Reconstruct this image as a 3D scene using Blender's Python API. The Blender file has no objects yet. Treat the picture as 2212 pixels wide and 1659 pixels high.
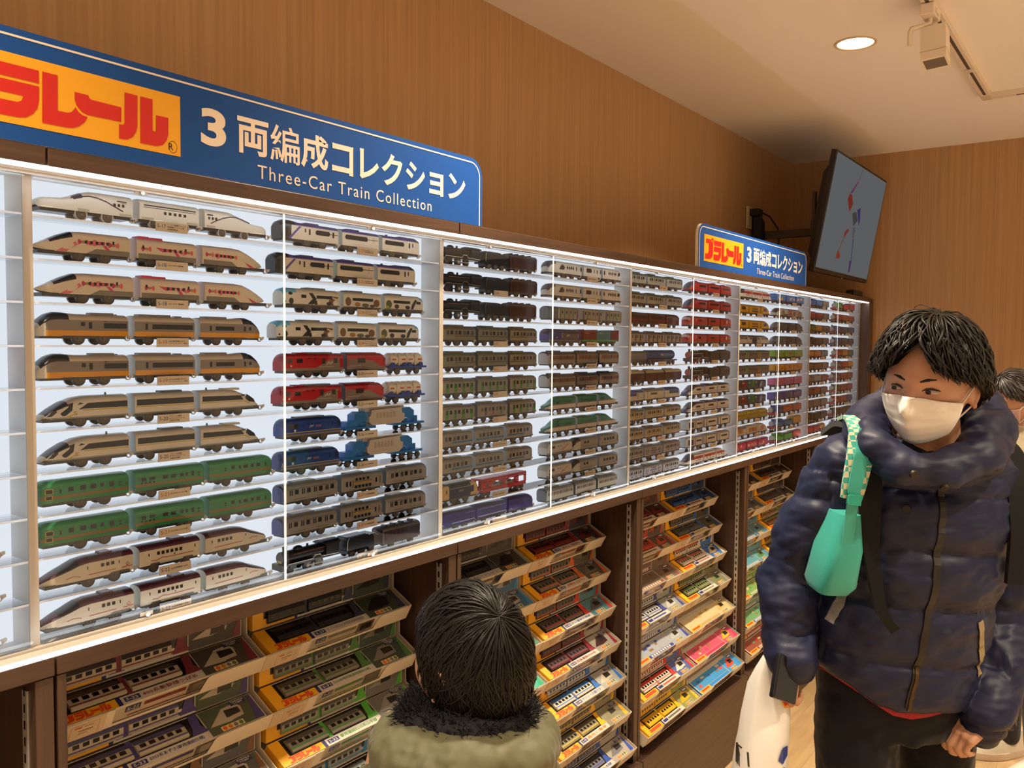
import bpy, math, random
import numpy as np
from mathutils import Vector, Matrix
random.seed(7); RNG = np.random.default_rng(7)
SC = bpy.context.scene
COL = SC.collection

# ------------------------------------------------------------------ camera
CAM = np.array([-0.5909, -1.2911, 1.62]); FPX = 1850.0
YAW, PIT, ROL = 0.6322, -0.0491, 0.0087
_f = np.array([math.cos(YAW)*math.cos(PIT), math.sin(YAW)*math.cos(PIT), math.sin(PIT)])
_r = np.array([math.sin(YAW), -math.cos(YAW), 0.0]); _u = np.cross(_r, _f)
_r, _u = math.cos(ROL)*_r + math.sin(ROL)*_u, -math.sin(ROL)*_r + math.cos(ROL)*_u
cam = bpy.data.cameras.new('camera'); cam.sensor_width = 36.0; cam.lens = FPX/2212*36.0
cam.clip_start = 0.05; cam.clip_end = 60
camo = bpy.data.objects.new('camera', cam); COL.objects.link(camo)
_m = Matrix.Identity(4)
for i in range(3):
    _m[i][0] = _r[i]; _m[i][1] = _u[i]; _m[i][2] = -_f[i]; _m[i][3] = CAM[i]
camo.matrix_world = _m
SC.camera = camo

# ------------------------------------------------------------------ look and world
SC.view_settings.view_transform = 'Standard'
SC.view_settings.look = 'None'
SC.view_settings.gamma = 1.0
SC.view_settings.use_curve_mapping = False
SC.view_settings.exposure = 0.0
WARM = (1.0, 0.85, 0.64)
wd = bpy.data.worlds.new('shop'); SC.world = wd; wd.use_nodes = True
_nt = wd.node_tree; _bg = _nt.nodes['Background']      # the rest of the shop: bright floor below, dimmer ceiling above
_tc = _nt.nodes.new('ShaderNodeTexCoord'); _sx = _nt.nodes.new('ShaderNodeSeparateXYZ'); _rp = _nt.nodes.new('ShaderNodeValToRGB'); _mp = _nt.nodes.new('ShaderNodeMapRange')
_mp.inputs['From Min'].default_value = -1; _mp.inputs['From Max'].default_value = 1
_rp.color_ramp.elements[0].position = .36; _rp.color_ramp.elements[0].color = (1.42, 1.04, .70, 1)
_rp.color_ramp.elements[1].position = .56; _rp.color_ramp.elements[1].color = (.15, .125, .095, 1)
_nt.links.new(_tc.outputs['Generated'], _sx.inputs[0]); _nt.links.new(_sx.outputs['Z'], _mp.inputs['Value']); _nt.links.new(_mp.outputs[0], _rp.inputs[0]); _nt.links.new(_rp.outputs[0], _bg.inputs[0])
_bg.inputs[1].default_value = 1.0
DOWN_W = 19.0         # each ceiling downlight
LED_S = 11.0          # light strips along the display case
PANEL_S = 0.90        # backlit panel of the display case

# ------------------------------------------------------------------ materials
def lin(h):
    h = h.lstrip('#'); o = []
    for i in (0, 2, 4):
        c = int(h[i:i+2], 16)/255
        o.append(c/12.92 if c <= 0.04045 else ((c+0.055)/1.055)**2.4)
    return tuple(o)
_M = {}
def mat(color, rough=0.5, metal=0.0, spec=0.5, name=None, sheen=0.0, trans=0.0):
    key = (color, rough, metal, spec, sheen, trans)
    if key in _M: return _M[key]
    m = bpy.data.materials.new(name or 'paint_%s' % (str(color).strip('#'))); m.use_nodes = True
    b = m.node_tree.nodes['Principled BSDF']
    c = lin(color) if isinstance(color, str) else color
    b.inputs['Base Color'].default_value = (*c, 1); b.inputs['Roughness'].default_value = rough
    b.inputs['Metallic'].default_value = metal; b.inputs['Specular IOR Level'].default_value = spec
    if sheen: b.inputs['Sheen Weight'].default_value = sheen
    m.diffuse_color = (*c, 1)
    _M[key] = m
    return m
def emat(name, color, s):
    m = bpy.data.materials.new(name); m.use_nodes = True; nt = m.node_tree; nt.nodes.clear()
    e = nt.nodes.new('ShaderNodeEmission'); o = nt.nodes.new('ShaderNodeOutputMaterial')
    e.inputs[0].default_value = (*color, 1); e.inputs[1].default_value = s
    nt.links.new(e.outputs[0], o.inputs[0]); return m
def grain(name, c0, c1, scale, rough=0.45, detail=6, bump=0.0, fine=0.0):
    """Wood: noise stretched along one axis (scale holds the three axis scales)."""
    m = bpy.data.materials.new(name); m.use_nodes = True; nt = m.node_tree; b = nt.nodes['Principled BSDF']
    tc = nt.nodes.new('ShaderNodeTexCoord'); mp = nt.nodes.new('ShaderNodeMapping'); n = nt.nodes.new('ShaderNodeTexNoise')
    r = nt.nodes.new('ShaderNodeValToRGB')
    mp.inputs['Scale'].default_value = scale
    n.inputs['Scale'].default_value = 1.0; n.inputs['Detail'].default_value = detail; n.inputs['Roughness'].default_value = 0.62
    r.color_ramp.elements[0].position = 0.32; r.color_ramp.elements[1].position = 0.7
    r.color_ramp.elements[0].color = (*c0, 1); r.color_ramp.elements[1].color = (*c1, 1)
    L = nt.links
    L.new(tc.outputs['Object'], mp.inputs[0]); L.new(mp.outputs[0], n.inputs['Vector']); L.new(n.outputs['Fac'], r.inputs[0])
    L.new(r.outputs[0], b.inputs['Base Color'])
    b.inputs['Roughness'].default_value = rough
    if bump:
        bp = nt.nodes.new('ShaderNodeBump'); bp.inputs['Strength'].default_value = bump; bp.inputs['Distance'].default_value = 0.002
        L.new(n.outputs['Fac'], bp.inputs['Height']); L.new(bp.outputs[0], b.inputs['Normal'])
    return m
def glassy(name, tint=(1, 1, 1), gloss=0.05, ior=1.45):
    m = bpy.data.materials.new(name); m.use_nodes = True; nt = m.node_tree; nt.nodes.clear()
    t = nt.nodes.new('ShaderNodeBsdfTransparent'); g = nt.nodes.new('ShaderNodeBsdfGlossy'); mx = nt.nodes.new('ShaderNodeMixShader')
    fr = nt.nodes.new('ShaderNodeFresnel'); o = nt.nodes.new('ShaderNodeOutputMaterial')
    t.inputs[0].default_value = (*tint, 1); g.inputs['Roughness'].default_value = gloss; fr.inputs[0].default_value = ior
    nt.links.new(fr.outputs[0], mx.inputs[0]); nt.links.new(t.outputs[0], mx.inputs[1]); nt.links.new(g.outputs[0], mx.inputs[2])
    nt.links.new(mx.outputs[0], o.inputs[0]); return m

WALLWOOD = grain('wall_wood', (0.37, 0.200, 0.080), (0.48, 0.275, 0.120), (95, 95, 1.6), 0.42, 5)
WOOD_H = grain('walnut_along', (0.044, 0.022, 0.014), (0.098, 0.052, 0.032), (3.0, 60, 75), 0.38, 6)
WOOD_V = grain('walnut_upright', (0.044, 0.022, 0.014), (0.090, 0.048, 0.029), (70, 60, 3.0), 0.40, 6)
WHITE = mat((0.80, 0.79, 0.77), 0.55, name='white_paint')
CEILM = mat((0.82, 0.755, 0.665), 0.9, name='ceiling_paint')
CREAM = mat((0.47, 0.41, 0.335), 0.4, name='cream_ledge')
LEDM = emat('led_strip_light', (0.93, 0.97, 1.0), LED_S)
PANELM = emat('backlit_panel', (0.84, 0.91, 1.0), PANEL_S)
GLASS = glassy('clear_pane', (0.985, 0.99, 0.99), 0.0, 1.42)
ACRYL = glassy('clear_acrylic', (0.975, 0.98, 0.985), 0.03, 1.40)
EDGE = glassy('acrylic_edge', (1, 1, 1), .3, 1.2)
_n = EDGE.node_tree; _t = _n.nodes.new('ShaderNodeBsdfTranslucent'); _t.inputs[0].default_value = (.92, .94, .96, 1)
_x = [n for n in _n.nodes if n.type == 'MIX_SHADER'][0]; _x.inputs[0].default_value = .45
for l in list(_n.links):
    if l.to_socket in (_x.inputs[0], _x.inputs[2]): _n.links.remove(l)
_d = _n.nodes.new('ShaderNodeBsdfDiffuse'); _d.inputs[0].default_value = (.92, .93, .95, 1); _a = _n.nodes.new('ShaderNodeAddShader')
_n.links.new(_t.outputs[0], _a.inputs[0]); _n.links.new(_d.outputs[0], _a.inputs[1]); _n.links.new(_a.outputs[0], _x.inputs[2])

ALU = mat((0.62, 0.60, 0.57), 0.35, 0.6, name='aluminium')
BLACK = mat('#0c0b0b', 0.5, name='black')

# ------------------------------------------------------------------ mesh builder
class MB:
    def __init__(s): s.v = []; s.f = []; s.m = []; s.ms = []; s.sm = []
    def mi(s, m):
        if m not in s.ms: s.ms.append(m)
        return s.ms.index(m)
    def add(s, vs, fs, m, smooth=False):
        n = len(s.v); s.v += [tuple(float(c) for c in v) for v in vs]; k = s.mi(m)
        for f in fs: s.f.append([n+i for i in f]); s.m.append(k); s.sm.append(smooth)
    def box(s, x0, x1, y0, y1, z0, z1, m):
        s.add([(x0,y0,z0),(x1,y0,z0),(x1,y1,z0),(x0,y1,z0),(x0,y0,z1),(x1,y0,z1),(x1,y1,z1),(x0,y1,z1)],
              [(0,3,2,1),(4,5,6,7),(0,1,5,4),(1,2,6,5),(2,3,7,6),(3,0,4,7)], m)
    def poly(s, pts, m): s.add(pts, [list(range(len(pts)))], m)
    def prism(s, pts, axis, a, b, m, smooth=False):
        """polygon pts (2D) extruded along axis ('x','y','z') from a to b"""
        def P(p, t): return {'x': (t, p[0], p[1]), 'y': (p[0], t, p[1]), 'z': (p[0], p[1], t)}[axis]
        n = len(pts); vs = [P(p, a) for p in pts]+[P(p, b) for p in pts]
        fs = [(i, (i+1) % n, n+(i+1) % n, n+i) for i in range(n)]
        s.add(vs, fs, m, smooth); s.add(vs, [list(range(n))[::-1], list(range(n, 2*n))], m)
    def cyl(s, p0, p1, r0, r1=None, m=None, n=16, caps=True, smooth=True):
        r1 = r0 if r1 is None else r1
        p0 = np.array(p0, float); p1 = np.array(p1, float); d = p1-p0; d = d/max(np.linalg.norm(d), 1e-9)
        a = np.cross(d, (0, 0, 1)) if abs(d[2]) < .9 else np.cross(d, (1, 0, 0)); a /= np.linalg.norm(a); b = np.cross(d, a)
        vs = []
        for p, r in ((p0, r0), (p1, r1)):
            for i in range(n):
                t = 2*math.pi*i/n; vs.append(p+r*(math.cos(t)*a+math.sin(t)*b))
        s.add(vs, [(i, (i+1) % n, n+(i+1) % n, n+i) for i in range(n)], m, smooth)
        if caps: s.add(vs, [list(range(n))[::-1], list(range(n, 2*n))], m)
    def loft(s, rings, m, caps=True, smooth=True, closed=True):
        n = len(rings[0]); vs = [p for r in rings for p in r]; fs = []
        for k in range(len(rings)-1):
            for i in range(n if closed else n-1):
                j = (i+1) % n; fs.append((k*n+i, k*n+j, (k+1)*n+j, (k+1)*n+i))
        s.add(vs, fs, m, smooth)
        if caps: s.add(vs, [list(range(n))[::-1], list(range((len(rings)-1)*n, len(rings)*n))], m, smooth)
    def tube(s, pts, r, m, n=8, caps=True):
        pts = [np.array(p, float) for p in pts]; R = r if hasattr(r, '__len__') else [r]*len(pts)
        rings = []; a = None
        for i, p in enumerate(pts):
            d = pts[min(i+1, len(pts)-1)]-pts[max(i-1, 0)]; d = d/max(np.linalg.norm(d), 1e-9)
            if a is None: a = np.cross(d, (0, 0, 1)) if abs(d[2]) < .9 else np.cross(d, (1, 0, 0))
            a = a-d*np.dot(a, d); a = a/max(np.linalg.norm(a), 1e-9); b = np.cross(d, a)
            rings.append([p+R[i]*(math.cos(2*math.pi*k/n)*a+math.sin(2*math.pi*k/n)*b) for k in range(n)])
        s.loft(rings, m, caps)
    def ell(s, c, r, m, nu=16, nv=10, rot=None):
        vs = []; fs = []
        for j in range(nv+1):
            t = math.pi*j/nv
            for i in range(nu):
                p = 2*math.pi*i/nu; v = np.array([r[0]*math.sin(t)*math.cos(p), r[1]*math.sin(t)*math.sin(p), r[2]*math.cos(t)])
                if rot is not None: v = rot @ v
                vs.append(np.array(c)+v)
        for j in range(nv):
            for i in range(nu): fs.append((j*nu+i, (j+1)*nu+i, (j+1)*nu+(i+1) % nu, j*nu+(i+1) % nu))
        s.add(vs, fs, m, True)
    def mesh(s, name):
        me = bpy.data.meshes.new(name); me.from_pydata(s.v, [], s.f)
        for m in s.ms: me.materials.append(m)
        me.polygons.foreach_set('material_index', s.m); me.polygons.foreach_set('use_smooth', s.sm)
        me.validate(clean_customdata=False); me.update(); return me
    def build(s, name, parent=None, loc=None, scale=None):
        o = bpy.data.objects.new(name, s.mesh(name)); COL.objects.link(o)
        if parent is not None: o.parent = parent
        if loc is not None: o.location = loc
        if scale is not None: o.scale = (scale,)*3
        return o
def bevel(o, w, seg=2):
    b = o.modifiers.new('bevel', 'BEVEL'); b.width = w; b.segments = seg; b.limit_method = 'ANGLE'; b.angle_limit = math.radians(40)
    return o
def tag(o, label=None, cat=None, group=None, kind=None):
    if label: o['label'] = label
    if cat: o['category'] = cat
    if group: o['group'] = group
    if kind: o['kind'] = kind
    return o
def thing(name, label, cat, loc=(0, 0, 0), group=None, rotz=0.0):
    o = bpy.data.objects.new(name, None); COL.objects.link(o); o.location = loc; o.rotation_euler = (0, 0, rotz)
    o.empty_display_size = 0.02
    return tag(o, label, cat, group)
KIDS = {}
def copy_tree(root, loc=None, label=None, group=None):
    def rec(o, par):
        c = o.copy(); COL.objects.link(c)
        if par is not None: c.parent = par
        for ch in list(o.children): rec(ch, c)
        return c
    r = rec(root, None)
    if loc is not None: r.location = loc
    if label: r['label'] = label
    if group: r['group'] = group
    return r
_TX = {}
def text_mesh(body, size, bold=0.0, space=1.0, align='LEFT', res=3, shear=0.0):
    """flat lettering in the XZ plane (facing -Y), returned as vertex array and faces"""
    key = (body, bold, space, res, shear)
    if key not in _TX:
        c = bpy.data.curves.new('t', 'FONT'); c.body = body; c.offset = bold; c.resolution_u = res; c.space_character = space; c.shear = shear
        o = bpy.data.objects.new('t', c); COL.objects.link(o)
        dg = bpy.context.evaluated_depsgraph_get(); me = bpy.data.meshes.new_from_object(o.evaluated_get(dg))
        v = np.array([x.co[:] for x in me.vertices]) if len(me.vertices) else np.zeros((0, 3))
        f = [list(p.vertices) for p in me.polygons]
        bpy.data.objects.remove(o); bpy.data.curves.remove(c); bpy.data.meshes.remove(me)
        _TX[key] = (v, f)
    v, f = _TX[key]
    if not len(v): return v, f
    v = v*size
    if align == 'CENTER': v = v-np.array([(v[:, 0].min()+v[:, 0].max())/2, 0, 0])
    return v, f
def add_text(mb, body, x, y, z, m, size=None, width=None, height=None, bold=0.0, space=1.0, align='LEFT', tf=None, shear=0.0, res=3):
    v, f = text_mesh(body, 1.0, bold, space, 'LEFT', res, shear)
    if not len(v): return
    mn, mx = v.min(0), v.max(0)
    sx = width/(mx[0]-mn[0]) if width else None
    sz = height/(mx[1]-mn[1]) if height else None
    if size: sx = sx or size; sz = sz or size
    sx = sx or sz; sz = sz or sx
    V = np.stack([(v[:, 0]-mn[0])*sx, np.zeros(len(v)), (v[:, 1]-(mn[1] if height else 0))*sz], 1)
    if align == 'CENTER': V[:, 0] -= V[:, 0].max()/2
    V += np.array([x, y, z])
    if tf is not None: V = np.array([tf(p) for p in V])
    mb.add(V, f, m)
LOGO = [
 [(.045,.845),(.152,.845),(.158,.745),(.178,.695),(.200,.682),(.212,.69),(.212,.39),(.205,.27),(.18,.17),(.14,.11),(.09,.098),(.028,.098),(.028,.29),(.079,.295),(.098,.33),(.108,.39),(.11,.69),(.045,.69)],
 [(.235,.843),(.41,.843),(.41,.657),(.235,.657)],
 [(.235,.613),(.41,.613),(.409,.414),(.403,.299),(.387,.201),(.36,.124),(.33,.105),(.225,.102),(.225,.316),(.331,.321),(.345,.35),(.352,.411),(.35,.427),(.235,.428)],
 [(.423,.845),(.48,.843),(.478,.322),(.515,.324),(.531,.348),(.543,.408),(.546,.436),(.558,.371),(.574,.334),(.594,.325),(.58,.231),(.56,.158),(.534,.112),(.511,.1),(.419,.098)],
 [(.544,.66),(.598,.659),(.601,.624),(.608,.601),(.733,.592),(.732,.362),(.594,.357),(.571,.382),(.551,.46),(.544,.547)],
 [(.748,.842),(.804,.84),(.802,.352),(.796,.254),(.781,.163),(.756,.104),(.722,.095),(.723,.321),(.74,.325),(.746,.353)],
 [(.816,.841),(.871,.84),(.87,.332),(.884,.33),(.886,.599),(.943,.6),(.942,.327),(.934,.224),(.916,.135),(.889,.095),(.814,.094)]]
def add_logo(mb, x0, z0, w, h, y, m, tf=None):
    T = (lambda p: p) if tf is None else tf
    for p in LOGO: mb.poly([T((x0+u*w, y, z0+v*h)) for u, v in p], m)
    n = 16; vs = []
    for k, (ru, rv) in enumerate(((.030, .118), (.014, .05))):
        for i in range(n):
            t = 2*math.pi*i/n; vs.append(T((x0+(.192+ru*math.cos(t))*w, y, z0+(.797+rv*math.sin(t))*h)))
    mb.add(vs, [(i, (i+1) % n, n+(i+1) % n, n+i) for i in range(n)], m)
SCRP = [([(0.328, 0.723), (0.374, 0.723), (0.423, 0.649), (0.386, 0.565), (0.312, 0.666)], '#8a3a2c'), ([(0.43, 0.859), (0.443, 0.857), (0.369, 0.733), (0.336, 0.73)], '#7a3a66'),
 ([(0.442, 0.566), (0.508, 0.596), (0.569, 0.526), (0.509, 0.459)], '#55504c'), ([(0.522, 0.616), (0.577, 0.649), (0.613, 0.534), (0.607, 0.477)], '#4c3f74'), ([(0.413, 0.42), (0.444, 0.403), (0.375, 0.316), (0.371, 0.369)], '#8c4232'),
 ([(0.371, 0.326), (0.383, 0.322), (0.343, 0.202), (0.33, 0.206)], '#8c5648'), ([(0.318, 0.209), (0.372, 0.163), (0.377, 0.131), (0.296, 0.12)], '#9a4430'), ([(0.503, 0.447), (0.557, 0.457), (0.566, 0.347), (0.528, 0.352)], '#6a6570'),
 ([(0.549, 0.344), (0.562, 0.346), (0.601, 0.138), (0.59, 0.136)], '#4a3a78'), ([(0.568, 0.134), (0.608, 0.139), (0.61, 0.025), (0.581, 0.027)], '#5a3f6c'), ([(0.482, .99), (0.489, .99), (0.44, 0.862), (0.433, 0.862)], '#6a4f68')]
# ------------------------------------------------------------------ setting
WX, WY, CZ = 4.66, 0.45, 2.715
def struct(name, mb): return tag(mb.build(name), kind='structure')
b = MB(); b.box(-3.0, WX+.1, -3.4, WY+.1, -0.06, 0, None)
FLOORM = bpy.data.materials.new('oak_floor'); FLOORM.use_nodes = True
nt = FLOORM.node_tree; pb = nt.nodes['Principled BSDF']; L = nt.links
tc = nt.nodes.new('ShaderNodeTexCoord'); br = nt.nodes.new('ShaderNodeTexBrick'); mp = nt.nodes.new('ShaderNodeMapping'); nz = nt.nodes.new('ShaderNodeTexNoise'); rp = nt.nodes.new('ShaderNodeValToRGB'); mx = nt.nodes.new('ShaderNodeMix'); mx.data_type = 'RGBA'; mx.blend_type = 'MULTIPLY'
br.inputs['Scale'].default_value = 1.0; br.inputs['Brick Width'].default_value = 0.9; br.inputs['Row Height'].default_value = 0.15; br.inputs['Mortar Size'].default_value = 0.0012
br.inputs['Color1'].default_value = (0.50, 0.335, 0.165, 1); br.inputs['Color2'].default_value = (0.55, 0.38, 0.20, 1); br.inputs['Mortar'].default_value = (0.40, 0.27, 0.15, 1)
mp.inputs['Scale'].default_value = (3, 45, 1); nz.inputs['Scale'].default_value = 1; nz.inputs['Detail'].default_value = 6
rp.color_ramp.elements[0].color = (0.80, 0.78, 0.74, 1); rp.color_ramp.elements[1].color = (1, 1, 1, 1); rp.color_ramp.elements[0].position = .3; rp.color_ramp.elements[1].position = .65
mx.inputs[0].default_value = 1.0
L.new(tc.outputs['Object'], br.inputs['Vector']); L.new(tc.outputs['Object'], mp.inputs[0]); L.new(mp.outputs[0], nz.inputs['Vector']); L.new(nz.outputs['Fac'], rp.inputs[0])
L.new(br.outputs['Color'], mx.inputs[6]); L.new(rp.outputs[0], mx.inputs[7]); L.new(mx.outputs[2], pb.inputs['Base Color']); pb.inputs['Roughness'].default_value = 0.33
b.ms[0] = FLOORM
struct('floor', b)
b = MB(); b.box(-4.5, 8.5, -6.6, WY+.1, CZ, CZ+.08, CEILM); struct('ceiling', b)
b = MB(); b.box(-4.5, WX+.1, WY, WY+.1, 0, CZ, WALLWOOD); struct('wall_back', b)
b = MB(); b.box(WX, WX+.1, -2.6, WY, 0, CZ, WALLWOOD); struct('wall_right', b)

# ------------------------------------------------------------------ display case (one joined run of light boxes)
ZT, ZB, BACK = 1.856, 1.165, 0.055      # opening top / bottom, depth of the backlit panel
NB0, NB1 = -1, 5                         # bays
case = thing('display_case', 'long brown wall display case with white backlit interior full of toy trains', 'display case', (0, 0, ZB))
def cpart(name, mb, par=None): return mb.build(name, par or case, (0, 0, -ZB) if par is None else None)
XL, XR = -0.9, 4.5
for i in range(NB0, NB1):
    x = i*0.9
    b = MB(); b.box(x+.0015, x+.8985, -.05, .07, ZT+.004, ZT+.030, WOOD_H); bevel(cpart('top_board', b), .0015)
    b = MB(); b.box(x+.0015, x+.8985, -.05, .07, ZB-.030, ZB-.002, WOOD_H); bevel(cpart('bottom_board', b), .0015)
    b = MB(); b.box(x+.001, x+.899, -.0495, -.037, ZT, ZT+.004, LEDM); cpart('upper_light_strip', b)
    b = MB(); b.box(x+.001, x+.899, -.0495, -.0375, ZB-.002, ZB+.0005, LEDM); cpart('lower_light_strip', b)
    b = MB(); b.box(x, x+.9, -.0355, -.0115, ZT, ZT+.004, WHITE); b.box(x, x+.9, -.0105, .0, ZT-.004, ZT+.004, ALU); b.box(x, x+.9, 0, .055, ZT, ZT+.004, WHITE); cpart('upper_frame', b)
    b = MB(); b.box(x, x+.9, -.036, -.0115, ZB-.002, ZB+.0002, CREAM); b.box(x, x+.9, -.0105, .0, ZB-.002, ZB+.004, CREAM); b.box(x, x+.9, 0, .055, ZB-.002, ZB+.001, WHITE); cpart('lower_frame', b)
    b = MB(); b.box(x, x+.9, BACK, BACK+.004, ZB, ZT, PANELM); cpart('backlit_panel', b)
for i in range(NB0, NB1+1):
    x = i*0.9
    b = MB(); x0 = x-.012; x1 = x
    if i == NB1: x0, x1 = x-.012, x+.006
    b.box(x0, x1, 0, BACK, ZB, ZT, WHITE); cpart('divider', b)
    b = MB(); b.box(x0-.001, x1+.0005, -.002, 0.0, ZB+.003, ZT-.003, CREAM); cpart('divider_edge', b)
b = MB(); b.box(XR+.006, XR+.05, -.05, .07, ZB-.03, ZT+.030, WOOD_V); cpart('end_panel', b)
b = MB(); b.box(XR+.05, WX-.003, -.035, .07, ZB-.03, ZT+.030, WOOD_V); cpart('filler_panel', b)
b = MB(); b.box(XL-.02, XR+.05, .06, WY-.004, ZB-.03, ZT+.028, WOOD_H); cpart('carcass', b)
SHZ = [1.798-.0628*k for k in range(10)]
for i in range(NB0, NB1):
    x = i*0.9
    for k, z in enumerate(SHZ):
        b = MB(); b.box(x+.001, x+.887, .0012, BACK-.001, z-.003, z, ACRYL)
        o = cpart('shelf', b)
        b = MB(); b.box(x+.001, x+.887, .0002, .0012, z-.003, z, EDGE); e = b.build('front_edge', o)
# sliding clear doors, two to a bay
n = 0
for i in range(NB0, NB1):
    x = i*0.9
    for h in range(2):
        y = -.0042 if h == 0 else -.0078
        xa, xb = (x+.001, x+.4475) if h == 0 else (x+.4425, x+.888)
        wh = ['far left', 'first', 'second', 'third', 'fourth', 'fifth'][i+1]
        g = thing('sliding_door', '%s clear acrylic sliding door of the %s case bay' % (('left-hand', 'right-hand')[h], wh), 'sliding door', (xa, y, ZB+.0035), 'clear sliding doors of the display case')
        b = MB(); b.add([(0, 0, 0), (xb-xa, 0, 0), (xb-xa, 0, ZT-ZB-.0075), (0, 0, ZT-ZB-.0075)], [(0, 1, 2, 3)], GLASS); b.build('pane', g)
        if h == 1:
            b = MB(); b.box(0, .0035, -.0012, .0012, 0, ZT-ZB-.0075, EDGE); b.build('polished_edge', g)
        cx = .165 if h == 0 else .225
        for z, nm in ((ZT-ZB-.013, 'clip'), (.001, 'clip')):
            b = MB(); b.cyl((cx, .001, z+.004), (cx, -.006, z+.004), .0042, .0036, ALU, 12); b.box(cx-.011, cx+.011, -.0012, .001, z+.002, z+.008, mat('#b8aea0', .3)); b.build(nm, g)

# ------------------------------------------------------------------ shelving bays below
PL = .293
for i in range(NB0, NB1):
    x = i*0.9; wh = ['at the left edge of the picture', 'below the first lit bay', 'below the second lit bay', 'below the third lit bay', 'below the fourth lit bay', 'below the last lit bay'][i+1]
    u = thing('shelf_unit', 'dark walnut open shelf unit %s' % wh, 'shelf unit', (x, 0, 0), 'walnut shelf units in a row')
    b = MB(); b.box(.0025, .016, -.047, .44, PL, ZB-.032, WOOD_V); bevel(b.build('left_side', u), .001)
    b = MB(); b.box(.872, .8975, -.047, .44, PL, ZB-.032, WOOD_V); bevel(b.build('right_side', u), .001)
    b = MB(); b.box(.016, .872, .425, .44, PL, ZB-.032, WOOD_V); b.build('back_board', u)
    b = MB(); b.box(.0025, .8975, -.068, .44, 0.0, PL, WOOD_H); bevel(b.build('plinth', u), .0015)
    b = MB()
    for sx, d in ((.018, 1), (.8705, -1)):
        b = MB(); X0, X1 = (sx-.0018, sx+.0012) if d > 0 else (sx-.0012, sx+.0014)
        b.box(X0, X1, -.026, -.012, PL+.01, ZB-.05, ALU)
        xx = X1+.0003 if d > 0 else X0-.0003
        for k in range(34):
            z = PL+.03+k*.0245
            b.add([(xx, -.0215, z), (xx, -.0165, z), (xx, -.0165, z+.013), (xx, -.0215, z+.013)], [(0, 1, 2, 3)], BLACK)
        b.build('slotted_rail', u)
b = MB(); b.box(XR+.002, WX-.003, -.040, .40, 0.003, ZB-.033, WOOD_V); tag(b.build('filler_board'), 'dark walnut filler board between last shelf unit and right wall', 'panel')

# ------------------------------------------------------------------ signs on top of the case
SBLUE = mat('#174a94', .6, 0, .2, name='sign_blue'); SYEL = mat('#e3a219', .4, name='sign_yellow'); SRED = mat('#c41e18', .4, name='sign_red'); SWHT = mat('#e6d8c8', .45, name='sign_white')
def rounded(w, h, r, inset=0.0, nseg=8):
    x0, x1, z1 = inset, w-inset, h-inset; rr = r-inset
    pts = [(x0, 0), (x1, 0)]
    for k in range(nseg+1):
        t = math.pi/2*k/nseg; pts.append((x1-rr+rr*math.cos(t), z1-rr+rr*math.sin(t)))
    for k in range(nseg+1):
        t = math.pi/2+math.pi/2*k/nseg; pts.append((x0+rr+rr*math.cos(t), z1-rr+rr*math.sin(t)))
    return pts
def sign(x0, label):
    W, H = 1.188, .151
    s = thing('shop_sign', label, 'sign', (x0, -.05, ZT+.0305), 'blue header signs on the display case')
    pts = rounded(W, H, .042)
    b = MB(); b.prism(pts, 'y', .0006, .011, mat('#e8dcc8', .5)); b.build('board', s)
    b = MB(); b.poly([(p[0], 0.0, p[1]) for p in pts], SBLUE); b.build('blue_face', s)
    a, c = rounded(W, H, .042, .0090), rounded(W, H, .042, .0120)
    b = MB(); n = len(a); vs = [(p[0], -.0006, p[1]) for p in a]+[(p[0], -.0006, p[1]) for p in c]
    b.add(vs, [(i, i+1, n+i+1, n+i) for i in range(1, n-1)]+[(n-1, 0, n, 2*n-1)], SWHT); b.build('border_line', s)
    lx = W-.7735-.3665
    b = MB(); b.add([(lx, -.0006, .0225), (lx+.3665, -.0006, .0225), (lx+.3665, -.0006, .1165), (lx, -.0006, .1165)], [(0, 1, 2, 3)], SYEL); p = b.build('yellow_logo_panel', s)
    b = MB(); add_logo(b, lx, .0225, .3665, .094, -.0012, SRED)
    add_text(b, 'R', lx+.3455, -.0012, .0300, mat('#2a1a10', .5), height=.0105)
    n = 20; vs = []
    for r in (.0095, .0087):
        for k in range(n): vs.append((lx+.3530+.78*r*math.cos(2*math.pi*k/n), -.0012, .0353+r*math.sin(2*math.pi*k/n)))
    b.add(vs, [(k, (k+1) % n, n+(k+1) % n, n+k) for k in range(n)], mat('#2a1a10', .5)); b.build('red_lettering', p)
    b = MB(); add_text(b, '3', .4515, -.0006, .0500, SWHT, height=.0605, width=.0475, bold=.035, res=6)
    for ch, x_, w_, z_, h_ in (('両', .5210, .0640, .0500, .0610), ('編', .5890, .0650, .0485, .0640), ('成', .6570, .0645, .0485, .0630), ('コ', .7310, .0540, .0500, .0560), ('レ', .8020, .0520, .0505, .0580), ('ク', .8620, .0600, .0480, .0640), ('シ', .9320, .0590, .0485, .0590), ('ョ', 1.0050, .0455, .0480, .0480), ('ン', 1.0670, .0590, .0485, .0560)):
        add_text(b, ch, x_, -.0006, z_, SWHT, width=w_, height=h_, bold=.010 if ch == '編' else .026)
    b.build('japanese_title', s)
    b = MB(); add_text(b, 'Three-Car Train Collection', .562, -.0006, .0125, SWHT, width=.450, size=.0335, space=1.18); b.build('english_title', s)
    return s
sign(-.208, 'large blue train collection sign cut by left edge of picture')
sign(2.182, 'blue train collection sign near the corner beside the wall screen')

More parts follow.
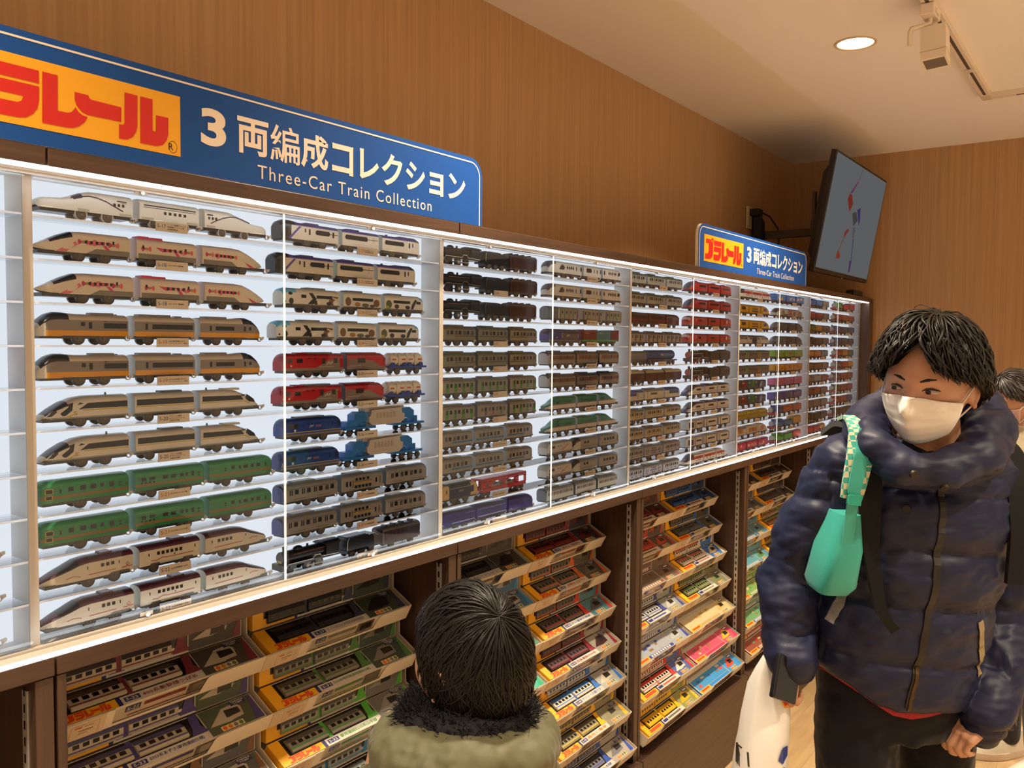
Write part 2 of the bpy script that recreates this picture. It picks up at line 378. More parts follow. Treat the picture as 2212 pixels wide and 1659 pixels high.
# ------------------------------------------------------------------ ceiling fittings
GLOW = emat('downlight_glow', (1.0, 0.80, 0.50), 9.0)
def downlight(x, y, label):
    d = thing('ceiling_downlight', label, 'downlight', (x, y, CZ), 'recessed ceiling downlights')
    b = MB(); n = 40; R = [(.073, 0.0), (.073, -.004), (.064, -.004), (.060, .0)]
    for k in range(len(R)-1):
        vs = [(r*math.cos(2*math.pi*i/n), r*math.sin(2*math.pi*i/n), z) for r, z in R[k:k+2] for i in range(n)]
        b.add(vs, [(i, (i+1) % n, n+(i+1) % n, n+i) for i in range(n)], mat('#d8b890', .3), True)
    b.build('trim_ring', d)
    b = MB(); b.add([(.062*math.cos(2*math.pi*i/n), .062*math.sin(2*math.pi*i/n), -.002) for i in range(n)], [list(range(n))[::-1]], GLOW); b.build('lens', d)
    l = bpy.data.lights.new('downlight_lamp', 'AREA'); l.shape = 'DISK'; l.size = .11; l.energy = DOWN_W; l.color = WARM; l.spread = math.radians(105)
    o = bpy.data.objects.new('downlight_lamp', l); COL.objects.link(o); o.parent = d; o.location = (0, 0, -.012)
downlight(2.694, -.417, 'glowing round recessed downlight in the ceiling right of centre')
for x, y in ((1.05, -.417), (-.6, -.417), (2.9, -6.1), (5.0, -6.1), (7.0, -6.1), (3.9, -6.1), (-.6, -2.0), (1.05, -2.0), (2.7, -2.0), (4.0, -2.0), (1.05, -3.6), (2.7, -3.6), (-.6, -3.6)):  # unseen; nearer rows added to light the room, far row gives glass reflections
    downlight(x, y, 'unseen round recessed downlight outside the picture')
TRK = mat('#d9c9b4', .45); TRKD = mat('#4b4038', .5)
t = thing('light_track', 'white L-shaped lighting track screwed to the ceiling', 'lighting track', (3.671, -.715, CZ))
b = MB(); b.box(-3.2, 0, -.018, .018, -.022, 0, TRK); b.build('long_rail', t)
b = MB(); b.box(-.018, .018, -1.6, -.018, -.022, 0, TRK); b.build('short_rail', t)
b = MB(); b.box(-3.2, -.07, -.0055, .0055, -.0226, -.0215, TRKD); b.box(-.0055, .0055, -1.6, -.11, -.0226, -.0215, TRKD); b.build('slot', t)
b = MB(); b.box(-.06, .02, -.02, .02, -.024, -.0005, mat('#cdbb9c', .45)); bevel(b.build('corner_joint', t), .002)
h = thing('track_hook', 'small metal S hook hanging from the ceiling track', 'hook', (3.19, -.715, CZ-.0235))
b = MB(); b.box(-.014, .014, -.013, .013, -.006, 0, TRK); b.build('plate', h)
b = MB(); b.tube([(.0+.011*math.sin(t_)*(1 if t_ < 3.2 else 1), 0, -.012-.011*(1-math.cos(t_))) for t_ in np.linspace(0, 4.6, 14)], .0018, ALU, 6); b.tube([(0, 0, -.005), (0, 0, -.012)], .0018, ALU, 6); b.build('hook_wire', h)
s = thing('track_spotlight', 'white square-bodied spotlight clipped to the ceiling track', 'spotlight', (2.425, -.715, CZ-.0235))
SPW = mat('#e4d4bc', .45)
b = MB(); b.box(-.05, .05, -.021, .021, -.035, 0, SPW); bevel(b.build('track_adapter', s), .003)
b = MB(); add_text(b, 'LED', -.03, -.0215, -.018, mat('#555048', .6), height=.006); add_text(b, '100V 50/60Hz', -.035, -.0215, -.028, mat('#555048', .6), width=.055, height=.005); b.build('rating_print', s)
b = MB(); b.tube([(0, 0, -.033), (0, .0, -.050), (-.01, .03, -.058), (-.02, .050, -.062), (-.02, .054, -.072), (-.02, .054, -.115)], .008, SPW, 10); b.build('bracket_arm', s)
b = MB(); b.prism([(-.036, -.066), (.036, -.066), (.039, -.178), (-.039, -.178)], 'y', -.038, .036, SPW); o = b.build('lamp_head', s); bevel(o, .003); o.location = (.03, -.005, 0); o.rotation_euler = (math.radians(-4), math.radians(8), 0)
b = MB(); b.box(-.0395, .0395, -.0386, .0365, -.1505, -.1495, mat('#a8987f', .5)); b.build('seam', o)
b = MB(); b.add([(-.033, -.032, -.1785), (.033, -.032, -.1785), (.033, .030, -.1785), (-.033, .030, -.1785)], [(3, 2, 1, 0)], mat('#6d6252', .4)); b.build('lens', o)

# ------------------------------------------------------------------ wall screen, bracket, socket, cables
TVB = mat('#17120f', .4); SCR = emat('screen_glow', (0.165, 0.172, 0.180), 0.62)
tv = thing('wall_screen', 'flat black-framed screen tilted down above the right end of the case', 'screen', (3.6, -.060, 2.2565))
tv.rotation_euler = (math.radians(9.6), 0, 0)
TW, TH = .98, .577
b = MB(); b.box(0, TW, 0, .028, -TH/2, TH/2, TVB); b.prism([(.028, -TH*.44), (.062, -TH*.34), (.062, TH*.32), (.028, TH*.44)], 'x', .05, TW-.05, TVB); bevel(b.build('housing', tv), .003)
b = MB(); b.add([(.011, -.0006, -TH/2+.022), (TW-.011, -.0006, -TH/2+.022), (TW-.011, -.0006, TH/2-.011), (.011, -.0006, TH/2-.011)], [(0, 1, 2, 3)], SCR); o = b.build('display', tv)
b = MB()
def scr(pts, c): b.poly([(.011+u*(TW-.022), -.0012, -TH/2+.022+v*(TH-.033)) for u, v in pts], emat('screen_'+c, lin(c), .55))
for pts, c in SCRP: scr(pts, c)
b.build('picture', o)
b = MB(); b.box(TW*.5-.03, TW*.5+.03, -.001, .0, -TH/2+.008, -TH/2+.011, mat('#5d574c', .4)); b.box(TW*.5-.004, TW*.5+.004, -.0012, .004, -TH/2-.004, -TH/2, mat('#b9a98a', .4)); b.build('logo_strip', tv)
k = thing('screen_bracket', 'dark metal wall bracket behind the tilted screen', 'bracket', (4.02, WY-.003, 2.16))
BRM = mat('#4a4138', .45, .3)
b = MB(); b.box(-.02, .06, -.012, 0, -.16, .2, BRM); bevel(b.build('wall_plate', k), .002)
b = MB(); b.box(.0, .04, -.36, -.012, .035, .075, BRM); b.box(-.17, .17, -.375, -.36, .02, .09, BRM); b.build('arm', k)
b = MB(); b.box(-.15, -.12, -.375, -.36, -.14, .24, BRM); b.build('mount_rail', k); b = MB(); b.box(.12, .15, -.375, -.36, -.14, .24, BRM); b.build('mount_rail', k)
k = thing('wall_socket', 'cream wall socket plate on the wood wall beside the screen', 'socket', (3.935, WY-.003, 2.303))
b = MB(); b.box(-.036, .036, -.008, 0, -.06, .06, mat('#cbb68f', .45)); bevel(b.build('cover_plate', k), .003)
b = MB(); b.box(-.018, .018, -.0105, -.008, -.045, .045, mat('#b59f78', .45)); b.build('outlet_face', k)
k = thing('power_adapter', 'black plug and power adapter hanging from the wall socket', 'adapter', (3.945, WY-.014, 2.33))
b = MB(); b.box(-.02, .045, -.05, 0, -.018, .018, BLACK); b.prism([(.01, -.02), (.06, -.05), (.07, -.16), (.005, -.16)], 'y', -.055, -.012, BLACK); bevel(b.build('adapter_body', k), .003)
b = MB(); b.tube([(.045, -.03, .01), (.12, -.06, -.01), (.2, -.08, -.07), (.22, -.08, -.14), (.17, -.07, -.22), (.12, -.05, -.30)], .0045, BLACK, 7); b.tube([(.03, -.03, -.16), (.04, -.04, -.22), (.03, -.05, -.32)], .005, BLACK, 7); b.build('cable', k)
k = thing('cable_coil', 'coiled black cable lying on the case behind the second sign', 'cable', (3.52, .05, ZT+.031))
b = MB(); b.tube([(.10*math.cos(t_)*(1+.05*math.sin(3*t_)), .03*math.sin(t_), .075+.05*math.sin(t_)+.006*t_/6) for t_ in np.linspace(0, 18.5, 70)], .006, BLACK, 6); b.tube([(.1, 0, .075), (.16, 0, .02), (.22, 0, .007), (.3, .02, .007)], .006, BLACK, 6); b.build('coils', k)
k = thing('black_adapter_box', 'small black box on top of the right end of the case', 'adapter', (4.37, -.01, ZT+.0305))
b = MB(); b.box(-.09, .07, -.02, .03, 0, .034, BLACK); bevel(b.build('box_body', k), .008)
b = MB(); b.tube([(-.09, 0, .012), (-.14, 0, .008), (-.2, .01, .006)], .005, BLACK, 6); b.build('cable', k)
# ------------------------------------------------------------------ toy trains (built in mm, front side faces -Y)
DK = '#1b1512'; WH = '#e9e3d6'; GRY = '#8f8980'; DGR = '#4a4541'; WHEEL = '#4d453d'
WINC = {DK, '#241d1a', '#2b2a30', '#3a3330'}
NOSE = {
 'maglev': ([(0,21),(3,26),(10,30),(22,31),(38,32.5),(52,37),(66,43),(80,47),(96,48)], [(0,17),(4,14.5),(14,14)], [(0,.55),(5,.8),(14,.95),(30,1)]),
 'point': ([(0,21),(8,25),(22,32),(38,40),(54,46),(70,47.5)], [(0,19),(8,16.5),(25,14.5),(40,14)], [(0,.10),(8,.42),(24,.78),(50,1)]),
 'swallow': ([(0,20),(6,25),(20,31),(38,38),(54,45),(70,48)], [(0,15),(8,13)], [(0,.35),(7,.66),(24,.88),(44,1)]),
 'long': ([(0,19),(5,23),(22,27),(42,31),(58,39),(72,46),(86,47.5)], [(0,15),(8,13)], [(0,.35),(8,.7),(30,.92),(50,1)]),
 'express': ([(0,27),(2,30),(8,38),(18,46),(28,49.5),(40,49.5),(60,47)], [(0,13),(30,13),(38,14)], [(0,.72),(4,.86),(14,1)]),
 'slant': ([(0,15),(6,20),(20,30),(36,39),(52,45),(70,47)], [(0,13),(20,13)], [(0,.5),(8,.72),(26,.95),(40,1)]),
 'blunt': ([(0,43),(1.5,45.5),(6,47.5)], [(0,13),(3,12.5)], [(0,.87),(2,.95),(6,1)]),
 'hood': ([(0,41),(3,46),(12,50),(28,50),(44,47.5)], [(0,12.5),(12,13)], [(0,.82),(4,.92),(22,1)]),
 'round': ([(0,24),(3,33),(9,41),(18,46),(30,47.5)], [(0,15),(6,13)], [(0,.55),(4,.8),(14,1)]),
 'loco': ([(0,33),(3,40),(7,45),(12,47)], [(0,12)], [(0,.84),(2,.93),(7,1)]),
 'panda': ([(0,41),(4,45),(14,48)], [(0,12.5)], [(0,.80),(4,.92),(16,1)]),
}
def interp(tab, x): return float(np.interp(x, [t[0] for t in tab], [t[1] for t in tab]))
def W(x0, z0, x1, z1, c): return ([(x0, z0), (x1, z0), (x1, z1), (x0, z1)], c)
def Row(n, x0, pitch, w, z0, z1, c=DK): return [W(x0+i*pitch, z0, x0+i*pitch+w, z1, c) for i in range(n)]
def Disc(x, z, rx, rz, c, n=14): return ([(x+rx*math.cos(2*math.pi*i/n), z+rz*math.sin(2*math.pi*i/n)) for i in range(n)], c)
def Band(pts, w, c): # thin ribbon along a polyline
    out = []
    for (a, b) in zip(pts[:-1], pts[1:]): out.append(([(a[0], a[1]-w/2), (b[0], b[1]-w/2), (b[0], b[1]+w/2), (a[0], a[1]+w/2)], c))
    return out
def pm(c): return mat(c, .28) if isinstance(c, str) else c
def Car(L, nl=None, nr=None, body=WH, roof=None, bands=(), dec=(), hw=18, z0=14, zs=38, zr=47.5, ws=None, wr=(8, 40), wz=99, end=None, units=(), big=False, wx=None, cpl=True, wc=WHEEL, under=DGR, txt=(), nosec=None, nosed=0):
    return dict(k='car', L=L, nl=nl, nr=nr, body=body, roof=roof or body, bands=bands, dec=dec, hw=hw, z0=z0, zs=zs, zr=zr, ws=ws, wr=wr, wz=wz, end=end, units=units, big=big, wx=wx, cpl=cpl, wc=wc, under=under, txt=txt, nosec=nosec, nosed=nosed)
def shell(c):
    L, hw, z0, zs, zr = c['L'], c['hw'], c['z0'], c['zs'], c['zr']
    st = set([0.0, 1.8, L-1.8, L])
    for nm, side in ((c['nl'], 0), (c['nr'], 1)):
        if nm:
            for tab in NOSE[nm]:
                for d, _ in tab: st.add(float(d) if side == 0 else float(L-d))
            for d in (12, 30, 46): st.add(float(d) if side == 0 else float(L-d))
    st = sorted(s for s in st if 0 <= s <= L)
    st = [s for i, s in enumerate(st) if i == 0 or s-st[i-1] > .6]
    def prof(x):
        top, bot, w = zr, z0, 1.0
        for nm, d in ((c['nl'], x), (c['nr'], L-x)):
            if nm:
                T, B_, Wd = NOSE[nm]; k = (zr-3)/44.5
                if d < T[-1][0]: top = min(top, interp(T, d)+zr-47.5) if T[-1][1] <= 48 and nm not in ('hood', 'express') else interp(T, d)+zr-47.5
                if d < B_[-1][0]: bot = interp(B_, d)+z0-14
                if d < Wd[-1][0]: w = min(w, interp(Wd, d))
            elif d < 1.8: w = min(w, .955+.045*d/1.8); top = top-1.0*(1-d/1.8)
        return top, bot, w
    c['prof'] = prof
    lev = [z0]+[b[0] for b in c['bands'] if b[0] < zs]+[zs]
    bc = [b[1] for b in c['bands']]+[c['body']]*9
    mb = MB(); rings = []; NA = 5
    for x in st:
        top, bot, w = prof(x); sh = max(bot+.4, min(zs, top-(zr-zs)*min(1, max(.25, (top-bot)/(zr-z0)))))
        if top > zr: sh = zs
        hx = hw*w; half = []
        for z in lev:
            zz = min(max(z, bot), sh) if z > z0 else bot
            half.append((-hx*(.97 if z == z0 else 1), zz))
        for k in range(1, NA+1):
            t = math.pi/2*k/NA; half.append((-hx*math.cos(t)**.8 if k < NA else 0, sh+(top-sh)*math.sin(t)))
        ring = half+[(-y, z) for y, z in half[-2::-1]]
        rings.append([(x, y, z) for y, z in ring])
    n = len(rings[0]); H = len(lev)-1
    for k in range(len(st)-1):
        xm = (st[k]+st[k+1])/2
        for i in range(n-1):
            j = i if i < n/2 else n-2-i
            col = bc[j] if j < H else c['roof']
            for nm, d in ((c['nl'], xm), (c['nr'], L-xm)):
                if nm and c['nosec'] and d < c['nosed']: col = c['nosec']
                if nm and c['ws'] and c['wr'][0] <= d <= c['wr'][1] and (j >= H or (lev[j] >= c['wz'])): col = c['ws']
            a, b_ = rings[k], rings[k+1]
            mb.add([a[i], a[i+1], b_[i+1], b_[i]], [(0, 1, 2, 3)], pm(col), j >= H or c['nl'] is not None or c['nr'] is not None)
    for r, nm in ((rings[0], c['nl']), (rings[-1], c['nr'])):
        mb.poly(r, pm((c['nosec'] or c['body']) if nm else (c['end'] or c['body'])))
    # weld so that smooth shading works
    me = mb.mesh('car_shell')
    return me, mb
def weld(me):
    import bmesh
    bm = bmesh.new(); bm.from_mesh(me); bmesh.ops.remove_doubles(bm, verts=bm.verts, dist=.0004); bmesh.ops.recalc_face_normals(bm, faces=bm.faces)
    for e in bm.edges:
        if len(e.link_faces) == 2 and e.calc_face_angle(0) > .7: e.smooth = False
    bm.to_mesh(me); bm.free()
S_ = .001
def wheel_mesh(r, hw, col, flange=1.2):
    key = ('wheel', r, hw, col)
    if key in KIDS: return KIDS[key]
    b = MB()
    for s in (-1, 1):
        y = s*(hw-5.5); m = pm(col)
        b.cyl((0, y-s*2.2, 0), (0, y+s*2.2, 0), r, r*.985, m, 22)
        b.cyl((0, y+s*2.2, 0), (0, y+s*2.9, 0), r*.80, r*.74, mat('#5d544a', .45), 20)
        b.cyl((0, y+s*2.6, 0), (0, y+s*3.8, 0), r*.22, r*.18, mat('#6e6458', .45), 10)
    b.cyl((0, -hw+8, 0), (0, hw-8, 0), 1.6, None, mat(DGR, .5), 8)
    KIDS[key] = b.mesh('wheelset'); return KIDS[key]
def mesh_obj(name, me, par, loc=(0, 0, 0)):
    o = bpy.data.objects.new(name, me); COL.objects.link(o); o.parent = par; o.location = loc; return o
def build_car(c, par, x, near):
    me, mb = shell(c); L, hw = c['L'], c['hw']; prof = c['prof']
    plain = MB(); win = MB()
    def put(B, pts, col, off):
        B.poly([(px, -hw*prof(px)[2]-off, pz) for px, pz in pts], pm(col))
    for k, (pts, col) in enumerate(c['dec']): put(win if (near and col in WINC) else plain, pts, col, (.45 if col in WINC else .2)+.004*k)
    for t in c['txt']: add_text(plain, t[0], t[1], -hw-.7, t[2], pm(t[5]), width=t[3], height=t[4], bold=.02, shear=t[6] if len(t) > 6 else 0)
    plain.box(4, L-4, -hw*.8, hw*.8, c['z0']-4.5, c['z0']+1, pm(c['under']))
    if c['cpl'] and not near: pass
    n0 = MB(); n0.v, n0.f, n0.m, n0.ms, n0.sm = mb.v, mb.f, mb.m, mb.ms, mb.sm
    off = len(n0.v)
    for f, mi_, sm in zip(plain.f, plain.m, plain.sm): n0.f.append([i+off for i in f]); n0.m.append(n0.mi(plain.ms[mi_])); n0.sm.append(sm)
    n0.v = n0.v+plain.v
    bpy.data.meshes.remove(me)
    xs = c.get('xs', 1.0)
    n0.v = [(v[0]*xs, v[1], v[2]) for v in n0.v]; win.v = [(v[0]*xs, v[1], v[2]) for v in win.v]; L = L*xs
    me = n0.mesh('car'); weld(me)
    o = mesh_obj('car', me, par, (x*1, 0, 0))
    if win.v: mesh_obj('windows', win.mesh('windows'), o)
    r = 10.3 if c['big'] else 8.6
    wx = [w*xs for w in c['wx']] if c['wx'] else ((L*.44, L*.72) if c['big'] else (L*.24, L*.76) if not (c['nl'] or c['nr']) else ((L*.27, L*.62) if c['nr'] else (L*.38, L*.75)))
    if near:
        for w in wx: mesh_obj('wheelset', wheel_mesh(r, hw, c['wc']), o, (w, 0, r))
    else:
        b = MB()
        for w in wx:
            for s in (-1, 1): b.cyl((w, s*(hw-7.7), r), (w, s*(hw-3), r), r, r*.97, pm(c['wc']), 14)
        mesh_obj('wheels', b.mesh('wheels'), o)
    for (x0, x1, h, col, wd) in c['units']:
        b = MB(); z = c['zr']-2.2; b.prism([(x0*xs, z), (x1*xs, z), (x1*xs-1.5, c['zr']+h), (x0*xs+1.5, c['zr']+h)], 'y', -wd, wd, pm(col))
        mesh_obj('roof_unit', b.mesh('roof_unit'), o)
    if c['cpl'] and near:
        b = MB(); m = pm('#d8cfc4'); n = 16
        for k in range(n):
            a0, a1 = 2*math.pi*k/n, 2*math.pi*(k+1)/n
            P = lambda a, rr: (L+3.5+rr*math.cos(a), -9, 11+rr*math.sin(a))
            Q = lambda a, rr: (L+3.5+rr*math.cos(a), -6.5, 11+rr*math.sin(a))
            b.add([P(a0, 4.6), P(a1, 4.6), P(a1, 2.8), P(a0, 2.8)], [(0, 1, 2, 3)], m); b.add([P(a0, 4.6), P(a1, 4.6), Q(a1, 4.6), Q(a0, 4.6)], [(0, 1, 2, 3)], m)
        b.prism([(L-4, 13), (L+.5, 13.5), (L, 9), (L-4, 10.5)], 'y', -9, -5, m)
        b.prism([(L+6, 15), (L+13, 16), (L+13, 12), (L+7, 9)], 'y', -9, -5, m)
        mesh_obj('coupler', b.mesh('coupler'), o)
    return o
def build_custom(c, par, x, near):
    """wagons and steam engines: c['parts'] = [(part name, MB)], the first is the car itself"""
    o = None
    for nm, mb, loc in c['parts']:
        me = mb.mesh(nm) if isinstance(mb, MB) else mb
        if o is None: o = mesh_obj(c.get('name', nm), me, par, (x, 0, 0))
        else: mesh_obj(nm, me, o, loc)
    return o
# --- steam engine, tender, wagons
def Steam(L=150, body='#141313', trim='#cfc8bb', band=None, cabc=None, plate=None, wheelc='#1c1a19', front=None, boards='#141313', tank=False, dome=None):
    b = MB(); m = pm(body); cb = pm(cabc or body)
    bx0, bx1 = 12, L-42
    b.cyl((bx0-4, 0, 31), (bx1, 0, 31), 12.5, 13.5, m, 24); b.cyl((bx0-6, 0, 31), (bx0-4, 0, 31), 11, 12.5, pm(front or body), 24)
    b.cyl((bx0+6, 0, 40), (bx0+6, 0, 53), 4.2, 5.0, m, 14)
    b.ell((bx0+38, 0, 43), (12, 7, 6.5), pm(dome or body), 14, 8); b.cyl((bx0+62, 0, 42), (bx0+62, 0, 49), 3, 2.2, pm(dome or body), 10)
    b.box(2, L-4, -17, 17, 17, 20.5, pm(boards)); b.box(0, 5, -16, 16, 9, 20, pm('#141313' if not tank else boards))
    if tank:
        b.box(34, bx1+2, -17, 17, 20, 37, m)
    b.box(bx1, L-8, -17.5, 17.5, 17, 43, cb)
    ro = [(-19, 42.5), (-18, 45), (-10, 48.5), (0, 49.5), (10, 48.5), (18, 45), (19, 42.5)]
    b.prism(ro, 'x', bx1-4, L-4, pm('#1d1b1a' if not tank else body))
    b.add([(bx1+6, -17.9, 30), (bx1+15, -17.9, 30), (bx1+15, -17.9, 40), (bx1+6, -17.9, 40)], [(0, 1, 2, 3)], pm('#241d1a'))
    b.add([(bx1+19, -17.9, 30), (bx1+27, -17.9, 30), (bx1+27, -17.9, 40), (bx1+19, -17.9, 40)], [(0, 1, 2, 3)], pm('#241d1a'))
    if band:
        b.add([(30, -12.9, 36), (bx1, -12.9, 37), (bx1, -12.6, 38.4), (30, -12.6, 37.4)], [(0, 1, 2, 3)], pm(band))
    if plate: b.add([(bx0-6.3, -6, 22), (bx0-6.3, 6, 22), (bx0-6.3, 6, 27), (bx0-6.3, -6, 27)], [(0, 1, 2, 3)], pm(plate))
    b.prism([(18, 10), (34, 10), (34, 20), (18, 20)], 'y', -16, -9, pm('#191716' if not tank else boards))
    if trim:
        t = pm(trim); y = -17.6
        for (p, q) in (((6, 8), (14, 21)), ((14, 21), (bx1-34, 21)), ((bx1-34, 21), (bx1-29, 27)), ((bx1-29, 27), (bx1-16, 27)), ((bx1-16, 27), (bx1-12, 22)), ((bx1-12, 22), (L-8, 20))):
            b.add([(p[0], y, p[1]-.7), (q[0], y, q[1]-.7), (q[0], y, q[1]+.7), (p[0], y, p[1]+.7)], [(0, 1, 2, 3)], t)
    parts = [('steam_engine', b, None)]
    ws = [20, 62, 92] if not tank else [34, 62, 96]
    for i, w in enumerate(ws):
        wm = MB(); r = 8 if i == 0 and not tank else 10.5
        for s in (-1, 1):
            wm.cyl((0, s*11, 0), (0, s*15, 0), r, r*.97, pm(wheelc), 20); wm.cyl((0, s*15, 0), (0, s*15.6, 0), r*.72, r*.66, pm('#3a3532'), 16)
        wm.cyl((0, -10, 0), (0, 10, 0), 1.6, None, pm(DGR), 6)
        parts.append(('wheelset', wm.mesh('wheelset'), (w, 0, r)))
    r = MB(); r.box(58, 100, -16.6, -15.8, 8.6, 10.6, pm('#b9b0a2')); r.cyl((62, -16.8, 9.6), (62, -15.6, 9.6), 3.4, None, pm('#b9b0a2'), 14); r.cyl((98, -16.8, 9.6), (98, -15.6, 9.6), 2.6, None, pm('#b9b0a2'), 14)
    parts.append(('coupling_rod', r, (0, 0, 0)))
    return dict(k='cu', L=L, parts=parts)
def wagonbase(b, L, col, hw=16): b.box(0, L, -hw, hw, 14, 18.5, pm(col)); b.box(8, L-8, -10, 10, 9, 14, pm(DGR))
def wagonwheels(parts, L, r=8.2, pos=None):
    for w in pos or (L*.24, L*.76): parts.append(('wheelset', wheel_mesh(r, 17, WHEEL), (w, 0, r)))
def Tender(L=92, col='#141313', trim='#cfc8bb', top='#1c1a19'):
    b = MB(); wagonbase(b, L, col); b.prism([(2, 18), (L-2, 18), (L-2, 38), (L-10, 42), (L-30, 42), (L-34, 44), (8, 44), (2, 40)], 'y', -17, 17, pm(col)); b.box(8, L-36, -13, 13, 43, 45, pm(top))
    if trim:
        for p, q in (((4, 19), (5.2, 38)), ((5.2, 38), (10, 44)), ((L-34, 44), (L-28, 41)), ((L-12, 41), (L-3, 37))):
            b.add([(p[0]-.6, -17.4, p[1]), (p[0]+.6, -17.4, p[1]), (q[0]+.6, -17.4, q[1]), (q[0]-.6, -17.4, q[1])], [(0, 1, 2, 3)], pm(trim))
    P = [('tender', b, None)]; wagonwheels(P, L, pos=(L*.22, L*.5, L*.78)); return dict(k='cu', L=L, parts=P)
def Coach(L=108, col='#3a2024', roof='#58544e', n=7, win='#241d1a', stripe=None, zr=48, dec=()):
    return Car(L, body=col, roof=roof, zr=zr, zs=40, hw=18, dec=Row(n, 18, (L-40)/max(n-1, 1), 6, 28, 36, win)+[W(5, 18, 10, 37, win), W(L-11, 18, L-6, 37, win)]+([W(2, 20, L-2, 22.5, stripe)] if stripe else [])+list(dec), units=[(x, x+9, 2.2, roof, 6) for x in (16, 42, 68, L-20)])
def Tanks(L=118, base='#23409a', tank='#e6dcc8', stripe='#c95a4a'):
    b = MB(); wagonbase(b, L, base, 17)
    P = [('flat_wagon', b, None)]
    for x0 in (8, L/2+1):
        t = MB(); x1 = x0+L/2-10
        t.cyl((x0, 0, 32), (x1, 0, 32), 13.5, None, pm(tank), 24); t.cyl((x0-1.5, 0, 32), (x0, 0, 32), 10, 13.5, pm(tank), 24); t.cyl((x1, 0, 32), (x1+1.5, 0, 32), 13.5, 10, pm(tank), 24)
        for x in (x0+8, (x0+x1)/2, x1-8): t.box(x-4, x+4, -5, 5, 44, 47, pm(tank))
        t.box((x0+x1)/2-2.4, (x0+x1)/2+2.4, -14.2, -13, 20, 44, pm('#d3c6ae'))
        t.add([(x0+3, -13.75, 31), (x0+16, -13.75, 31), (x0+16, -13.75, 34.5), (x0+3, -13.75, 34.5)], [(0, 1, 2, 3)], pm(stripe)); t.add([(x1-16, -13.75, 31), (x1-3, -13.75, 31), (x1-3, -13.75, 34.5), (x1-16, -13.75, 34.5)], [(0, 1, 2, 3)], pm(stripe))
        P.append(('tank', t, (0, 0, 0)))
        for x in (x0+6, x1-6):
            k = MB(); k.prism([(x-6, 18), (x+6, 18), (x+4, 26), (x-4, 26)], 'y', -15.5, 15.5, pm(base)); P.append(('saddle', k, (0, 0, 0)))
    wagonwheels(P, L); return dict(k='cu', L=L, parts=P)
def Containers(L, base, boxes, ztop=47, hw=17.5):
    b = MB(); wagonbase(b, L, base, 16); P = [('flat_wagon', b, None)]
    for x0, x1, col, mark in boxes:
        c = MB(); c.box(x0+.4, x1-.4, -hw, hw, 18.6, ztop, pm(col))
        for x in np.arange(x0+3, x1-2, 6): c.box(x, x+1.2, -hw-.5, -hw, 21, ztop-3, pm(col))
        for x in (x0+.6, x1-3.4): c.box(x, x+2.8, -hw-.7, hw+.7, ztop-.2, ztop+1.6, pm(col))
        if mark: c.add([(x0+5, -hw-.8, 36), (x0+5+(x1-x0)*.4, -hw-.8, 36), (x0+5+(x1-x0)*.4, -hw-.8, 40), (x0+5, -hw-.8, 40)], [(0, 1, 2, 3)], pm(mark))
        P.append(('container', c, (0, 0, 0)))
    wagonwheels(P, L, 7.6, (L*.14, L*.3, L*.7, L*.86) if L > 120 else None); return dict(k='cu', L=L, parts=P)
def Van(L, col, roof=None, z1=46, base=DGR, dec=(), arch=5, hw=17):
    b = MB(); wagonbase(b, L, base); b.box(1, L-1, -hw, hw, 17, z1-arch, pm(col))
    ro = [(-hw-.8, z1-arch-.4)]+[(-hw*math.cos(t), z1-arch+arch*math.sin(t)) for t in np.linspace(0.12, math.pi-.12, 9)]+[(hw+.8, z1-arch-.4)]
    b.prism(ro, 'x', 0, L, pm(roof or col))
    for k, (pts, c) in enumerate(dec): b.poly([(x, -hw-.3-.01*k, z) for x, z in pts], pm(c))
    P = [('wagon', b, None)]; wagonwheels(P, L); return dict(k='cu', L=L, parts=P)
def Picture(L, col, cs, seed=0, face=None):
    """a boxy printed wagon: patches of colour on its side"""
    r = random.Random(seed); dec = []
    for i in range(9):
        x, z = r.uniform(8, L-16), r.uniform(20, 36); a, h = r.uniform(4, 11), r.uniform(3, 7)
        dec.append(Disc(x, z, a, h, r.choice(cs), 10))
    dec = [([(max(3, min(L-3, x)), max(17, min(40, z))) for x, z in p], c) for p, c in dec]
    return Van(L, col, col, 47, dec=dec, arch=3.5)
def Carrier(L=190, col='#c8161c'):
    b = MB(); m = pm(col)
    b.box(8, L-2, -16.5, 16.5, 12, 16, m); b.box(2, L-2, -17, 17, 42, 46, m)
    for y0, y1 in ((-17, -15.5), (15.5, 17)):
        b.box(2, L-2, y0, y1, 36, 43, m); b.box(8, L-4, y0, y1, 12, 22, m)
        for x0, x1 in ((2, 22), (32, 44), (92, 102), (146, 160), (L-12, L-2)): b.box(x0, x1, y0, y1, 20, 38, m)
    P = [('car_carrier', b, None)]
    for x in (46, 104):
        c = MB(); g = pm('#a9a79a'); c.prism([(x, 18), (x+40, 18), (x+40, 25), (x+33, 26), (x+27, 32), (x+11, 32), (x+5, 26), (x, 25)], 'y', -12, 12, g); c.add([(x+9, -12.3, 26.5), (x+29, -12.3, 26.5), (x+26, -12.3, 31), (x+12, -12.3, 31)], [(0, 1, 2, 3)], pm('#3a3330')); P.append(('loaded_car', c, (0, 0, 0)))
    wagonwheels(P, L, 7.4, (18, 36, L-34, L-16)); return dict(k='cu', L=L, parts=P)
